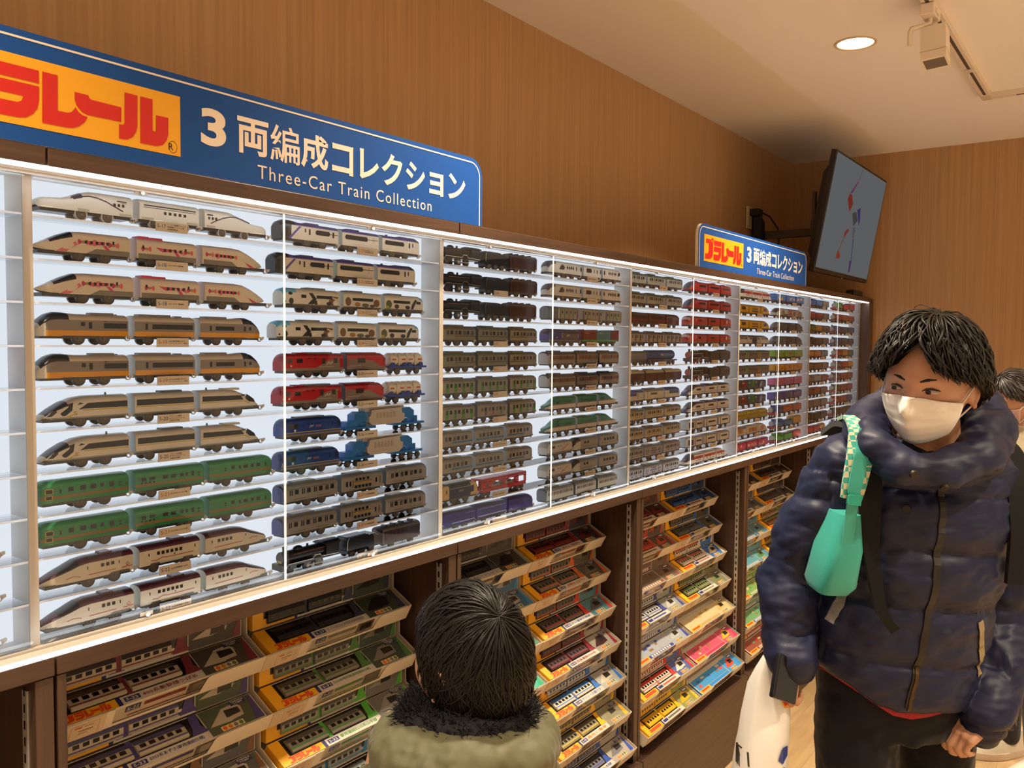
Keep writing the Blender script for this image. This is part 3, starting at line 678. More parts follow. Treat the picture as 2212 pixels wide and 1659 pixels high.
def Schnabel(L=232):
    b = MB(); m = pm('#2f78bd'); g = pm('#c9bfae')
    for x0, x1 in ((0, 88), (L-92, L)):
        b.box(x0, x1, -15, 15, 14, 19, m)
    b.box(12, 36, -12, 12, 19, 31, m); b.box(L-30, L-18, -10, 10, 19, 32, m); b.box(50, 68, -6, 6, 19, 27, m); b.box(L-60, L-46, -6, 6, 19, 27, m)
    b.prism([(30, 27), (40, 27), (76, 31), (76, 48), (44, 50), (30, 44)], 'y', -11, 11, m); b.prism([(L-30, 27), (L-40, 27), (L-76, 31), (L-76, 50), (L-44, 52), (L-30, 44)], 'y', -11, 11, m)
    P = [('heavy_load_wagon', b, None)]
    c = MB(); c.prism([(76, 20), (L-78, 20), (L-66, 28), (L-66, 40), (L-74, 42), (L-76, 54), (74, 52), (70, 40), (66, 38), (66, 27)], 'y', -17, 17, g); c.box(60, L-62, -10, 10, 40, 57, pm('#bdb3a2'))
    for k in range(6): c.box(88+k*10, 94+k*10, -17.6, -17, 34, 46, pm('#b5ab9a'))
    P.append(('grey_transformer_load', c, (0, 0, 0)))
    wagonwheels(P, L, 7, (14, 38, 66, L-66, L-38, L-14)); return dict(k='cu', L=L, parts=P)

# --- the kinds of train
def emu(body, roof, band, wins, front=None, frontw='#2b2a30', bands=None, dec=None, end='#6c6a68', nose='blunt', L=(128, 118, 126), unit='#7d7a72', wr=(0, 3), wz=25, mid=None, under=DGR):
    B = bands or ([(24, body), (27.5, band), (38, body)] if band else ())
    D = lambda L, a, b: [x for x in (wins(L) if callable(wins) else wins)]+list(dec(L) if dec else ())
    k = dict(body=body, roof=roof, bands=B, end=end, under=under)
    return [Car(L[0], nose, None, dec=D(L[0], 1, 0), big=True, ws=frontw if front else None, wr=wr, wz=wz, nosec=front, nosed=3 if front else 0, units=[(30, 86, 2.6, unit, 9)], **k),
            Car(L[1], dec=(mid or (lambda l: D(l, 0, 0)))(L[1]), units=[(22, 70, 2.6, unit, 9)], **k),
            Car(L[2], None, nose, dec=D(L[2], 0, 1), units=[(22, 70, 2.6, unit, 9)], ws=frontw if front else None, wr=wr, wz=wz, nosec=front, nosed=3 if front else 0, **k)]
def commuter(L, c=DK, doors=None, z0=27, z1=36):
    d = []
    for i, x in enumerate(np.arange(14, L-14, 30)):
        if doors: d += [W(x-1, 15.5, x+9, 37, doors)]
        d += [W(x+.5, z0-1, x+3, z1, c), W(x+5, z0-1, x+7.5, z1, c)]
        if x+26 < L-4: d += [W(x+13, z0, x+22, z1, c)]
    return d
def bow(x, z, s, c1='#c8325c', c2='#e06a6a'):
    return [([(x, z), (x-8*s, z+5*s), (x-10*s, z), (x-8*s, z-5*s)], c1), ([(x, z), (x+8*s, z+5*s), (x+10*s, z), (x+8*s, z-5*s)], c2), Disc(x, z, 2.6*s, 2.6*s, '#a88a52')]
K = {}
def t_maglev():
    dk = '#2d2536'
    a = Band([(48, 33), (62, 36), (76, 38.5), (88, 37.5), (102, 34), (116, 28), (130, 22)], 2.0, dk)+Row(3, 114, 7, 4, 28.5, 33)+[W(120, 36, 136, 37.8, dk)]+[W(126, 33.2+1.4, 136, 35.2, dk)]
    b = [W(7, 36.5, 101, 38.6, dk), W(7, 33.8, 101, 34.8, dk)]+Row(5, 42, 9, 4.6, 26, 30.5)
    c = [W(4, 35, 16, 37.4, dk)]+Row(3, 6, 7, 4, 28.5, 33)+Band([(133-t, z) for t, z in ((122, 22), (110, 28), (96, 34), (82, 37.5), (70, 38.3), (56, 35), (42, 31))], 1.9, dk)
    return [Car(147, 'maglev', None, body='#ddd8cc', dec=a+[W(58, 14.5, 76, 18.5, '#b8b2a6'), W(124, 14.5, 144, 18.5, '#b8b2a6')], big=True, wc='#c9c5c0', ws='#3a3646', wr=(50, 66), under='#2a2624', end='#cfd8dc'),
            Car(108, body='#ddd8cc', dec=b+[W(3, 14.5, 24, 18.5, '#b8b2a6'), W(84, 14.5, 105, 18.5, '#b8b2a6')], wc='#c9c5c0', under='#2a2624'), Car(133, None, 'maglev', body='#ddd8cc', dec=c+[W(3, 14.5, 20, 18.5, '#b8b2a6')], wc='#c9c5c0', under='#2a2624')]
def t_ribbon():
    pk = '#d8426a'; lt = '#e2757a'; cr = '#e3d3b8'
    sk = lambda x0, x1: ([(x0, 13.9), (x1, 13.9), (x1, 22), (x0+(16 if x0 > 20 else 0), 22)], '#857d70')
    a = [([(30, 14.5), (44, 14.5), (62, 27), (58, 31)], lt)]+[sk(74, 144)]+bow(70, 31, .85)+bow(118, 30, .95)+[([(78, 27), (104, 29), (104, 34), (78, 33)], pk), ([(100, 28), (106, 28), (112, 22), (106, 22)], pk), ([(20, 29), (34, 33), (26, 31)], pk), Disc(88, 31, 5, 5, lt)]+Row(5, 72, 8.5, 4.2, 29, 33.5)+[W(116, 31, 119, 36, DK)]
    b = [sk(2, 106)]+bow(16, 30, .9)+bow(92, 30, .9)+[([(32, 34), (44, 27), (62, 29), (62, 33), (44, 33)], pk), ([(62, 33), (68, 33), (76, 22), (70, 22)], pk), ([(70, 30), (84, 24), (80, 34)], lt)]+Row(4, 46, 9.5, 4.5, 28, 33)+[W(9, 30, 12, 35, DK), W(85, 31, 88, 36, DK)]
    c = [([(2, 13.9), (70, 13.9), (58, 22), (2, 22)], '#857d70')]+bow(14, 31, .85)+bow(62, 30, .8)+[([(24, 28), (54, 28), (54, 33), (24, 33)], pk), Disc(30, 30, 5, 5, lt), ([(76, 28), (88, 22), (98, 14.5), (110, 14.5)], pk), ([(108, 30), (116, 26), (112, 28)], pk)]+Row(5, 26, 8, 4, 28, 32.5)
    k = dict(roof='#e6d3c4', body=cr, end='#e8d8d4')
    return [Car(146, 'point', None, ws='#2a2730', wr=(22, 54), dec=a, big=True, nosec=None, **k), Car(108, dec=b, units=[(6, 26, 3, pk, 10), (26, 50, 2.4, pk, 10)], **k), Car(134, None, 'point', dec=c, **k)]
def t_yellow():
    gy = '#8b8075'; ye = '#e39a12'
    k = dict(body=gy, roof='#cbbca6', bands=[(22, ye), (38, gy)], end='#e2e6e8')
    return [Car(140, 'express', None, big=True, ws='#1c1a20', wr=(4, 52), wz=33, nosec='#d9d2c4', nosed=12, dec=[W(64, 29, 70, 35, DK), W(76, 25, 81, 35, DK), W(100, 26, 137, 34, DK), W(100, 36.2, 104, 37.2, DK)], units=[(84, 122, 2.6, '#7f7c7a', 8), (124, 130, 1, '#7f7c7a', 4)], **k),
            Car(108, dec=[W(18, 25, 22, 35, DK), W(30, 26, 104, 34, DK)], units=[(12, 70, 2.6, '#7f7c7a', 8), (78, 92, 1.2, '#7f7c7a', 5)], **k),
            Car(126, None, 'express', dec=[W(18, 25, 22, 34, DK), W(30, 26, 68, 33, DK), W(88, 25, 92, 34, DK), W(99, 27, 104, 33, DK)], ws='#1c1a20', wr=(8, 40), wz=36, units=[(14, 60, 2.6, '#7f7c7a', 8)], **k)]
def t_stream():
    w = '#dcd3c2'; ye = '#c7a92c'
    k = dict(body=w, roof='#d6cdbd', bands=[(16.5, '#8d918c'), (38, w)], end='#d9e2e6')
    a = [([(10, 18), (36, 18.5), (46, 26), (48, 38.2), (34, 34), (20, 27)], DK), ([(54, 34), (64, 36), (58, 38)], DK), ([(56, 27), (64, 28), (134, 28), (134, 37.6), (70, 36.5)], DK), W(62, 25.2, 134, 26.6, ye), ([(5, 15.5), (40, 15.5), (58, 24), (40, 18), (6, 17.3)], ye)]
    return [Car(136, 'slant', None, dec=a, big=True, ws='#2b2632', wr=(10, 40), units=[(106, 109, 4, '#2c2a2a', 2)], txt=[('S', 48, 19, 6, 6, '#c7a92c')], **k),
            Car(108, dec=[W(3, 28, 106, 37.6, DK), W(2, 25.2, 106, 26.6, ye)], units=[(50, 92, 2.4, '#4d5055', 7)], **k),
            Car(128, None, 'slant', dec=[([(4, 28), (88, 28), (82, 36), (4, 37)], DK), ([(92, 30), (100, 24), (116, 22), (112, 28), (100, 35), (94, 38)], DK), W(2, 25.2, 88, 26.6, ye), ([(88, 25.2), (100, 20), (102, 21), (90, 27)], ye), ([(86, 34), (94, 37.5), (82, 37.5)], DK)], units=[(22, 25, 4, '#2c2a2a', 2), (52, 88, 1.6, '#d0c7b6', 7)], **k)]
def t_green():
    g = '#2f8a55'; br = '#8a6a2c'
    k = dict(body=g, roof='#3a9a62', bands=[(20, g), (24.5, br), (38, g)], end='#6fb39c', zs=39)
    w = lambda L: [W(2, 33.2, L-2, 33.9, '#1f5c38')]
    return [Car(137, 'panda', None, big=True, dec=w(137)+[W(40, 29, 48, 36, DK), W(58, 29, 67, 36, DK), W(74, 29, 83, 36, DK), W(90, 30, 95, 36, DK), W(104, 28, 112, 36.5, DK), W(120, 32, 124, 35, DK), W(120, 27.5, 125, 30, DK), W(131, 28, 134, 31, DK), W(27, 28, 29.5, 34, DK), W(6, 28, 18, 36, '#b99a55'), W(7.5, 29, 16.5, 35, DK), W(6, 19, 17, 26, '#b99a55'), W(7.5, 20, 15.5, 25, DK)], ws=None, **k),
            Car(126, dec=w(126)+[W(10, 29, 18, 35, DK), W(24, 30, 34, 35, DK), W(48, 29, 57, 35, DK), W(63, 29, 72, 35, DK), W(80, 29, 86, 35, DK), W(90, 29, 94, 35, DK), W(101, 28, 106, 36, DK), W(113, 31, 117, 34, DK), W(113, 27, 117, 29, DK)]+Row(4, 9, 7, 3.6, 24.8, 27.5), **k),
            Car(135, None, 'panda', dec=w(135)+[W(30, 28, 34, 30.5, DK), W(30, 32, 34, 34.5, DK)]+[W(44, 30, 51, 36, DK), W(60, 29, 64, 35, DK), W(70, 29, 79, 35, DK), W(86, 29, 92, 35, DK), W(98, 29, 106, 35, DK), W(117, 28, 120, 35, DK)], **k)]
def t_tsubame():
    cr = '#e2d6bd'; rd = '#c23a34'; mr = '#5c2a3a'
    k = dict(body=cr, roof=mr, end='#dfe0d6', zs=39)
    wn = lambda x, n: Row(n, x, 8.2, 5.2, 29, 34.5, DK)
    return [Car(142, 'swallow', None, big=True, wx=(70, 112), ws='#1e1a24', wr=(26, 58), nosec=None, dec=[([(14, 24.5), (22, 28), (27, 30.5), (20, 29)], DK)]+wn(88, 3)+[W(66, 29, 67.6, 34, DK), W(117, 29, 118.6, 34, DK)]+Band([(68, 20.5), (112, 21)], 1.1, rd)+Band([(34, 20), (44, 22.5), (56, 20)], 1.1, rd)+Band([(122, 21), (130, 21), (135, 25), (132, 29), (129, 25), (134, 21), (140, 22)], 1.1, rd)+[([(100, 13.9), (136, 13.9), (134, 17), (106, 17)], '#655c58')], units=[(92, 112, 2, mr, 9)], **k),
            Car(111, dec=wn(30, 6)+[W(15, 29, 16.6, 34, DK), W(100, 30, 101.6, 35, DK)]+Band([(20, 21.5), (30, 20.5), (40, 24), (48, 22.5), (98, 23)], 1.1, rd)+[([(16, 13.9), (36, 13.9), (34, 17), (20, 17)], '#655c58'), ([(76, 13.9), (98, 13.9), (96, 17), (80, 17)], '#655c58'), Disc(62, 26, 1.2, 1.2, DK, 8)], units=[(62, 86, 2, mr, 9)], **k),
            Car(136, None, 'swallow', ws='#3c2834', wr=(30, 56), dec=wn(24, 4)+[W(12, 29, 13.6, 34, DK), W(82, 30, 83.6, 35, DK)]+Band([(18, 20.5), (76, 22)], 1.1, rd)+Band([(90, 24), (98, 26), (110, 24.5)], 1.1, rd), **k)]
def t_azusa():
    w = '#ddd2be'; pu = '#5a4f9a'
    k = dict(body=w, roof=pu, end='#d5ddd6', zs=40)
    pane = lambda x0, x1: [([(x0, 31), (x0+3, 27), (x1-3, 27), (x1, 31), (x1-3, 36), (x0+3, 36)], DK)]
    return [Car(140, 'hood', None, big=True, nosec='#2b2a2e', nosed=18, ws='#2b2a2e', wr=(0, 34), dec=[([(14, 14), (20, 14), (46, 39), (40, 39)], pu), ([(1, 17), (12, 17), (16, 36), (4, 36)], '#241d1a'), W(54, 29, 57, 36, '#3a3330'), W(64, 25, 68, 36, '#3a3330')]+pane(80, 118)+[W(88, 28, 90, 35.4, '#9a9084'), W(101, 28, 103, 35.4, '#9a9084'), W(118, 30.6, 138, 31.6, DK), W(124, 25, 128, 36, DK)], units=[(62, 96, 1.6, pu, 10)], **k),
            Car(102, dec=pane(6, 70)+[W(12, 28.5, 20, 34.8, '#e4e8ea'), W(24, 28.5, 31, 34.8, '#e4e8ea'), W(46, 28.5, 52, 34.8, '#d8dcdc'), W(56, 28.5, 60, 34.8, '#9a9084'), W(70, 30.6, 98, 31.6, DK), W(84, 25, 88, 36, '#c9c0b2')], units=[(18, 52, 1.8, pu, 10), (56, 60, 2.6, pu, 3)], **k),
            Car(118, None, 'hood', dec=pane(6, 66)+[W(80, 25, 84, 36, DK), W(91, 28, 94, 36, DK)], ws='#3a3848', wr=(0, 24), units=[(26, 30, 3, pu, 3), (58, 84, 1.6, pu, 10)], **k)]
def t_panda():
    w = '#ded8ca'; bk = '#2c2724'; br = '#7a5638'; gn = '#5c6340'
    k = dict(body=w, roof='#d8d2c4', bands=[(17, '#6b6258'), (38, w)], end='#dfe4e2')
    wb = lambda x0, x1: [W(x0, 29, x1, 35, DK)]+[W(x, 29, x+.8, 35, '#6b6258') for x in np.arange(x0+7, x1, 8)]
    return [Car(140, 'panda', None, big=True, ws='#6cc0e2', wr=(0, 30), wz=36, dec=[Disc(18, 22, 5.5, 6, bk), Disc(16, 36.5, 5, 3.2, bk, 10), Disc(5, 21, 2, 2, bk, 8), W(6, 14.2, 20, 17, bk), ([(58, 17.5), (72, 17.5), (80, 28), (70, 39), (60, 39), (70, 28)], bk)]+wb(42, 54)+wb(80, 120)+[Disc(78, 21, 6, 4, bk), Disc(86, 22, 5, 4, '#e9e4d8'), Disc(120, 24, 9, 7, br), Disc(128, 22, 6, 5, '#e9e4d8'), Disc(112, 20, 7, 3.5, bk), ([(110, 36), (136, 34), (134, 30)], br)], units=[(62, 110, 2.4, '#7a7570', 10)], **k),
            Car(106, dec=wb(24, 82)+[Disc(12, 27, 8, 9, br), Disc(38, 22, 8, 4.5, '#a9762c'), Disc(60, 21, 10, 4, gn), Disc(92, 26, 9, 8, br), Disc(80, 20, 8, 3, '#4d4a3a')], units=[(14, 60, 2.4, '#7a7570', 10)], **k),
            Car(124, None, 'panda', ws='#6cc0e2', wr=(0, 18), wz=40, dec=wb(26, 78)+[Disc(12, 26, 9, 9, gn), Disc(8, 20, 6, 3, '#a2a03c'), Disc(36, 22, 7, 5, '#4a382a'), Disc(70, 21, 8, 4, bk), Disc(56, 20, 7, 3, '#d9d2c2'), ([(80, 17.5), (88, 17.5), (100, 38), (94, 39), (84, 28)], bk)]+wb(98, 112), units=[(20, 60, 2.4, '#7a7570', 10)], **k)]
def t_redloco():
    r = '#b81c22'; g = '#857668'
    k = dict(body=r, roof='#a81a20', bands=[(19, g), (38, r)], hw=18, zs=41, under='#5a5148')
    d = [([(78, 19), (140, 19), (140, 38.5), (108, 33)], g), W(31, 29, 45, 37, DK), W(6, 29, 20, 37, '#4c4a48'), W(3, 22, 19, 25, '#e4cfc0'), Disc(62, 37.5, 5, 1.4, '#5d1518'), Disc(76, 37.5, 5, 1.4, '#5d1518'), W(94, 27, 102, 38, '#3a3330'), W(124, 28, 134, 38, '#4a3f38'), W(86, 20.6, 124, 21.2, '#d8cdbd')]
    e = [([(2, 19), (96, 19), (70, 32), (2, 36)], g), W(28, 27, 50, 37, '#3a3330'), W(104, 29, 112, 37, DK), W(6, 21, 40, 21.6, '#d8cdbd')]
    return [Car(150, 'loco', None, big=True, dec=d, txt=[('JRF', 104, 24, 18, 6.5, '#d9c9b6', .25)], units=[(40, 62, 1.6, '#9c2024', 10), (64, 128, 2, '#6f6862', 10)], end='#7d838a', wx=(62, 104), **k),
            Car(112, None, 'loco', dec=e, end='#7d838a', units=[(6, 40, 1.4, '#7a7f86', 10), (44, 90, 1.2, '#a81a20', 10)], **k), Tanks()]
def t_blueloco():
    b = '#1e3f8f'; g = '#7d7970'
    c = Car(146, 'loco', 'loco', big=True, body=b, roof='#1d3a80', bands=[(18, g), (20, b), (21.6, '#b59a4a'), (40, b)], zs=41, wx=(50, 100), dec=[W(6, 29, 33, 38, '#4d4f4c'), W(23, 29, 33, 38, '#241d1a'), W(2, 22.5, 28, 27, '#d9d6cc'), W(132, 28, 140, 38, '#2b2a30'), W(45, 29, 48, 36, '#152a62'), W(118, 28, 122, 36, '#152a62')]+[W(56+9*i, 35, 60+9*i, 37, '#152a62') for i in range(4)], txt=[('JRF', 60, 28, 12, 5, '#c9c6c0', .25), ('桃太郎', 76, 28, 14, 5, '#b8766a')], units=[(36, 108, 2.2, '#6d6f74', 8)], cpl=True)
    return [c, Schnabel(240)]
def t_silverblue():
    s = '#9a948c'; br = '#7a5a3c'
    D = lambda L: commuter(L)+[W(8, 37.2, L-4, 38, '#5a4a40'), W(L*.18, 17.5, L*.4, 18.3, '#5a4a40'), W(L*.6, 17.5, L*.85, 18.3, '#5a4a40')]
    mid = lambda L: [W(L*.28, 26.5, L*.72, 31, '#b0904a'), W(L*.28, 31, L*.72, 32, '#4a3a34'), W(12, 24, 17, 34, DK), W(22, 24, 26, 34, DK), W(30, 22, 32, 36, '#5a4a40'), W(96, 24, 100, 34, DK), W(108, 22, 110, 36, '#5a4a40')]+[W(x, 33.5, x+7, 39, DK) for x in (38, 48, 58, 70)]+[W(x, 18.5, x+7, 24, DK) for x in (36, 46, 56, 66, 76)]
    return emu(s, '#8f8c86', None, D, front='#34448e', end='#8b9298', L=(136, 118, 130), mid=mid, wr=(0, 1.5))
def t_steam(trim='#cfc8bb', band='#7a3a2c', coach='#3a2226', roof='#5a5650', stripe=None): return [Steam(150, trim=trim, band=band, plate='#b9a24a'), Tender(96, trim=trim), Coach(118, coach, roof, stripe=stripe)]
def t_olive(): return emu('#8a8473', '#6c6c52', None, lambda L: commuter(L)+[W(2, 21.5, L-2, 24.5, '#6d6a2e'), W(2, 37.3, L-2, 38, '#a9a392')], end='#56575a', L=(122, 120, 122), unit='#6c6c52')
def t_yamanote(pink=False):
    mid = (lambda L: commuter(L, doors='#a39a90')+[W(28, 16, 36, 34, '#8a4a52'), W(58, 16, 66, 34, '#b06a62'), W(92, 16, 99, 34, '#6a7a3c')]) if pink else None
    return emu('#9d978c', '#8a867c', None, lambda L: commuter(L, doors='#4f9a38'), front='#4f9a38', end='#6a6e74', L=(122, 122, 120), mid=mid, wr=(0, 1.5))
def t_bluestripe(): return emu('#9d998f', '#97938a', None, lambda L: commuter(L)+[W(2, 20, L-2, 23.6, '#2f7fae')], end='#b9ccd6', L=(118, 116, 118), unit='#8c887e')
def t_carrier():
    n = '#1c2650'
    return [Car(140, 'loco', 'loco', big=True, body=n, roof='#20262e', bands=[(20, n), (38, n)], zs=40, nosec='#d8b878', nosed=24, dec=[W(3, 28, 22, 37, '#3a4038'), W(30, 22, 122, 38, n), W(34, 37, 118, 38.2, '#a9a184')], units=[(20, 120, 2.4, '#3a3d40', 12)], txt=[('EF65', 66, 28, 16, 4, '#a9a184')], wx=(50, 96)), Carrier(196)]
def t_sleeper():
    n = '#1d2470'
    D = lambda L: [Disc(x, 31, 3, 4.5, '#2b2a30', 12) for x in np.arange(20, L-14, 12)]+[W(2, 19, L-2, 20.6, '#b9bcc4'), W(2, 37, L-2, 37.8, '#8d93b0')]
    return [Car(124, 'blunt', None, body=n, roof='#20286e', dec=D(124), end='#2a3280', big=True), Car(118, body=n, roof='#20286e', dec=D(118), end='#2a3280'), Car(116, None, 'round', body=n, roof='#20286e', dec=D(116), end='#2a3280')]
def t_spacia():
    w = '#d4ccbc'
    def D(a, b, L):
        d = []
        for x in np.arange(a, b, 10): d += [([(x, 31), (x+4, 25), (x+8, 31), (x+4, 37)], DK), ([(x+8.3, 36), (x+9.4, 36), (x+5, 31), (x+4.2, 31)], w)]
        return d
    return [Car(166, 'round', None, body=w, roof='#cfc7b6', big=True, ws='#5b5a60', wr=(2, 26), wz=24, dec=D(84, 124, 166)+[([(46, 24), (70, 24), (76, 31), (66, 38), (56, 37)], '#4a4034'), W(134, 25, 138, 36, DK), Disc(160, 31, 4, 7, DK)], end='#c3d6dc'),
            Car(98, body=w, roof='#cfc7b6', dec=[([(14, 25), (40, 25), (44, 31), (40, 37), (14, 37)], DK), W(20, 26, 24, 36, '#e0e4e4'), W(27, 26, 31, 36, '#e0e4e4'), W(56, 26, 59, 36, DK), W(72, 25, 76, 36, DK), Disc(94, 31, 3, 7, DK)], end='#c3d6dc'),
            Car(120, None, 'round', body=w, roof='#cfc7b6', dec=D(32, 74, 120)+[Disc(8, 31, 4, 7, DK), ([(88, 26), (100, 26), (104, 34), (96, 38), (90, 35)], DK)], end='#c3d6dc')]
def t_osaka():
    s = '#9c968c'; g = '#3f8a4e'; bl = '#3a3f92'
    D = lambda L, cs: [W(x, 15, x+5, 39, c) for x, c in zip(np.arange(8, L, 22), cs)]+[W(x+9, 28, x+15, 36, DK) for x in np.arange(8, L-18, 22)]
    return [Car(156, 'blunt', None, body=s, roof='#8a8a82', big=True, nosec='#5f6d6a', nosed=46, ws='#56625f', wr=(0, 46), dec=[W(44, 14, 48, 40, '#d9d6cc')]+[(([(x+44, z) for x, z in p]), c) for p, c in D(110, [g, g, g, g, bl])], end='#b9c6cc'), Car(118, body=s, dec=D(118, [bl, g, s, GRY, bl, bl]), end='#b9c6cc'), Car(112, None, 'blunt', body=s, dec=D(112, [bl, g, g, g, g]), end='#b9c6cc')]
def t_bluecont():
    b = '#27367e'
    return [Car(166, 'loco', 'loco', big=True, body=b, roof='#3a3d55', bands=[(18, '#6a6c74'), (40, b)], zs=41, dec=[W(3, 23, 42, 25, '#c3ccd8'), W(66, 20, 146, 36, '#5d5a60'), W(62, 22, 66, 36, '#b99a72'), W(148, 22, 152, 36, '#b99a72'), W(72, 36, 140, 40, '#2b2a30'), W(4, 30, 34, 38, '#38467c')], txt=[('JRF', 86, 26, 18, 6, '#c9c6c0', .25)], wx=(60, 120)), Containers(212, '#2fae5a', [(2, 74, '#7a2430', '#9a5058'), (76, 160, '#3f8494', '#6aa0aa'), (162, 210, '#7a2430', None)])]
def t_brown(roof='#57544e'):
    s = '#8d857a'; br = '#7a3c30'
    D = lambda L: [W(x, 26, x+5.4, 36, DK if (i % 5) == 2 else br) for i, x in enumerate(np.arange(10, L-8, 8))]+[W(2, 24.6, L-2, 25.4, '#5a4036')]
    return emu(s, roof, None, D, front='#b9b2aa', frontw='#31415c', end='#4d4c4c', L=(160, 116, 120), wr=(0, 3), unit='#4f4d48')
def t_greenbullet():
    g = '#157a5c'; w = '#d9c7b0'
    k = dict(body=g, roof=g, bands=[(24, w), (25.6, '#b9688a'), (38, g)], end='#c9c9d2', zs=39)
    return [Car(164, 'long', None, big=True, ws=None, dec=[([(46, 27.5), (58, 28), (66, 35), (56, 34.5)], DK)]+Row(5, 100, 7, 3.6, 30, 34), **k), Car(108, dec=Row(7, 16, 11, 3.6, 30, 34), units=[(10, 60, 1.4, '#2f6f58', 8)], **k), Car(124, None, 'long', dec=Row(4, 12, 7, 3.6, 30, 34), **k)]
def t_cassio():
    s = '#b8aea0'; or_ = '#c8562e'
    lo = Car(150, 'loco', 'loco', big=True, body='#cdc4b4', roof='#aaa294', bands=[(19, '#8a847a'), (40, '#cdc4b4')], zs=41, dec=[W(6, 29, 42, 37, '#5d4a44'), Disc(16, 23, 6, 3.5, '#5a5f9a'), ([(78, 22), (84, 22), (126, 37), (120, 37)], or_), ([(92, 24), (96, 24), (110, 32), (106, 32)], '#c9a23a'), W(60, 33, 64, 36, DK), W(76, 33, 80, 36, DK)], wx=(56, 104))
    return [lo, Car(130, 'round', None, body='#a1988c', roof='#8a837a', dec=[W(50, 29, 60, 36, DK), W(66, 29, 76, 36, DK), W(40, 20, 126, 22, '#867d72')], nosec='#c9c0b0', nosed=34, ws=DK, wr=(0, 30), wz=20, end='#9a9aa0'), Car(116, body='#aaa194', roof='#948c82', dec=Row(4, 24, 17, 11, 28, 36)+[W(4, 20, 112, 22, '#8d8478'), W(104, 22, 108, 37, DK)], end='#a9aeb6')]
def t_silver2():
    D = lambda L: [W(x, 27, x+5, 36, [DK, '#5a5048', '#8a4a3c', '#7a6a50'][i % 4]) for i, x in enumerate(np.arange(8, L-8, 8.4))]+[W(2, 22, L-2, 23, '#c6b27a')]
    return emu('#b5afa0', '#8d8a80', None, D, front='#6a7076', frontw='#3c4a56', end='#5a5c58', L=(158, 116, 120))
def t_greyroof(): return emu('#a8a294', '#5d6a54', None, lambda L: commuter(L)+[W(x, 22, x+9, 24, '#8a8262') for x in np.arange(26, L-10, 30)], end='#b5b9c2', L=(112, 130, 126), unit='#5d6a54')
def t_maroonx():
    r = '#5d1820'
    D = lambda L: [W(10, 28, L-8, 36.5, '#241d1a'), W(2, 22, L-2, 23, '#9a5a4c')]
    return [Car(122, None, None, body=r, roof='#3f3a36', dec=D(122), big=True, end=r), Car(118, body=r, roof='#4a1c22', dec=D(118), end=r), Car(108, None, 'round', body=r, roof='#4a1c22', dec=D(108), end=r)]
def t_brownwin(): return emu('#a39c90', '#57594f', None, lambda L: [W(x, 15.5, x+10, 37, '#7a5a4c') for x in np.arange(8, L-10, 32)]+[W(x+13, 27, x+23, 36, '#5b5f6c') for x in np.arange(8, L-24, 32)]+[W(x+2, 26, x+8, 36, DK) for x in np.arange(8, L-10, 32)], end='#aeb9c4', L=(112, 128, 130), unit='#4d4f48')
def t_bluetank():
    b = MB(); m = pm('#1f4c80'); wagonbase(b, 220, '#35486a', 15); b.cyl((6, 0, 34), (200, 0, 34), 16, None, m, 26); b.cyl((200, 0, 34), (214, 0, 34), 16, 9, m, 26); b.cyl((0, 0, 34), (6, 0, 34), 13, 16, m, 26); b.add([(92, -16.3, 31), (112, -16.3, 31), (112, -16.3, 38), (92, -16.3, 38)], [(0, 1, 2, 3)], pm('#b58a86'))
    P = [('tank_wagon', b, None)]; wagonwheels(P, 220, 8, (22, 46, 170, 196))
    return [Car(124, None, 'blunt', body='#6d7078', roof='#6f6d55', bands=[(20, '#4a5468'), (38, '#6d7078')], big=True, dec=[W(12, 34, 110, 36, '#8a8462')]), dict(k='cu', L=220, parts=P)]
def t_maroonwin():
    D = lambda L: [W(x, 26, x+11, 36, '#6a5048') for x in np.arange(8, L-10, 17)]+[W(x+1.2, 27.2, x+9.8, 34.8, '#241d1a') for x in np.arange(8, L-10, 17)]
    return emu('#4a2226', '#c0ae8c', None, D, end='#3a2226', L=(110, 130, 130), unit='#a8987a', under='#2c2220')
def t_wbblue():
    D = lambda L, b: [W(6, 28, L*.55, 37.5, '#34589e')]+[W(x, 29, x+3.4, 37, '#3a3330') for x in np.arange(10, L*.5, 7)]+[W(L*.62, 20, L*.66, 36, '#6a6258')] if b else Row(7, 40, 7, 4.2, 27, 35)+[W(16, 18, 18, 38, '#6a6258')]
    return [Car(106, None, None, body='#c9bfa8', roof='#3f62a6', dec=D(106, 1), end='#c9cfd2', big=True), Car(138, body='#cfc5b0', roof='#8a8a86', dec=D(138, 0), end='#d2d6d8', units=[(20, 90, 2, '#7d7f80', 8)]), Car(124, None, 'round', body='#cfc5b0', roof='#2c5a9e', dec=[([(30, 26), (104, 26), (100, 38), (30, 38)], '#2c5a9e')]+Row(6, 36, 10, 5, 27, 36, '#241d1a'), end='#d2d6d8')]
def t_ivory(): return emu('#b9ad8c', '#7d7c70', None, lambda L: commuter(L)+[W(2, 21, L-2, 23.5, '#b59a52')], end='#b3bcc4', L=(110, 130, 130), unit='#6f6f64')
def t_lilac(light=False):
    s = '#a5a5a4' if not light else '#b3b5b6'
    mid = lambda L: [W(40, 26.5, 90, 30, '#5d5aa0'), W(10, 25, 14, 35, DK), W(22, 25, 26, 35, DK), W(98, 25, 102, 35, DK), W(110, 25, 114, 35, DK), W(100, 19, 116, 22, '#5d5aa0'), W(8, 19, 22, 22, '#5d5aa0')]+[W(x, 33, x+6, 38, DK) for x in (50, 62, 74)]+[W(x, 19, x+6, 24, DK) for x in (54, 68)]
    return emu(s, '#8f9290', None, lambda L: commuter(L)+[W(x, 19, x+12, 22, '#5d5aa0') for x in np.arange(26, L-12, 30)], end='#a9aeb8', L=(108, 128, 132), mid=mid, unit='#7f8280')
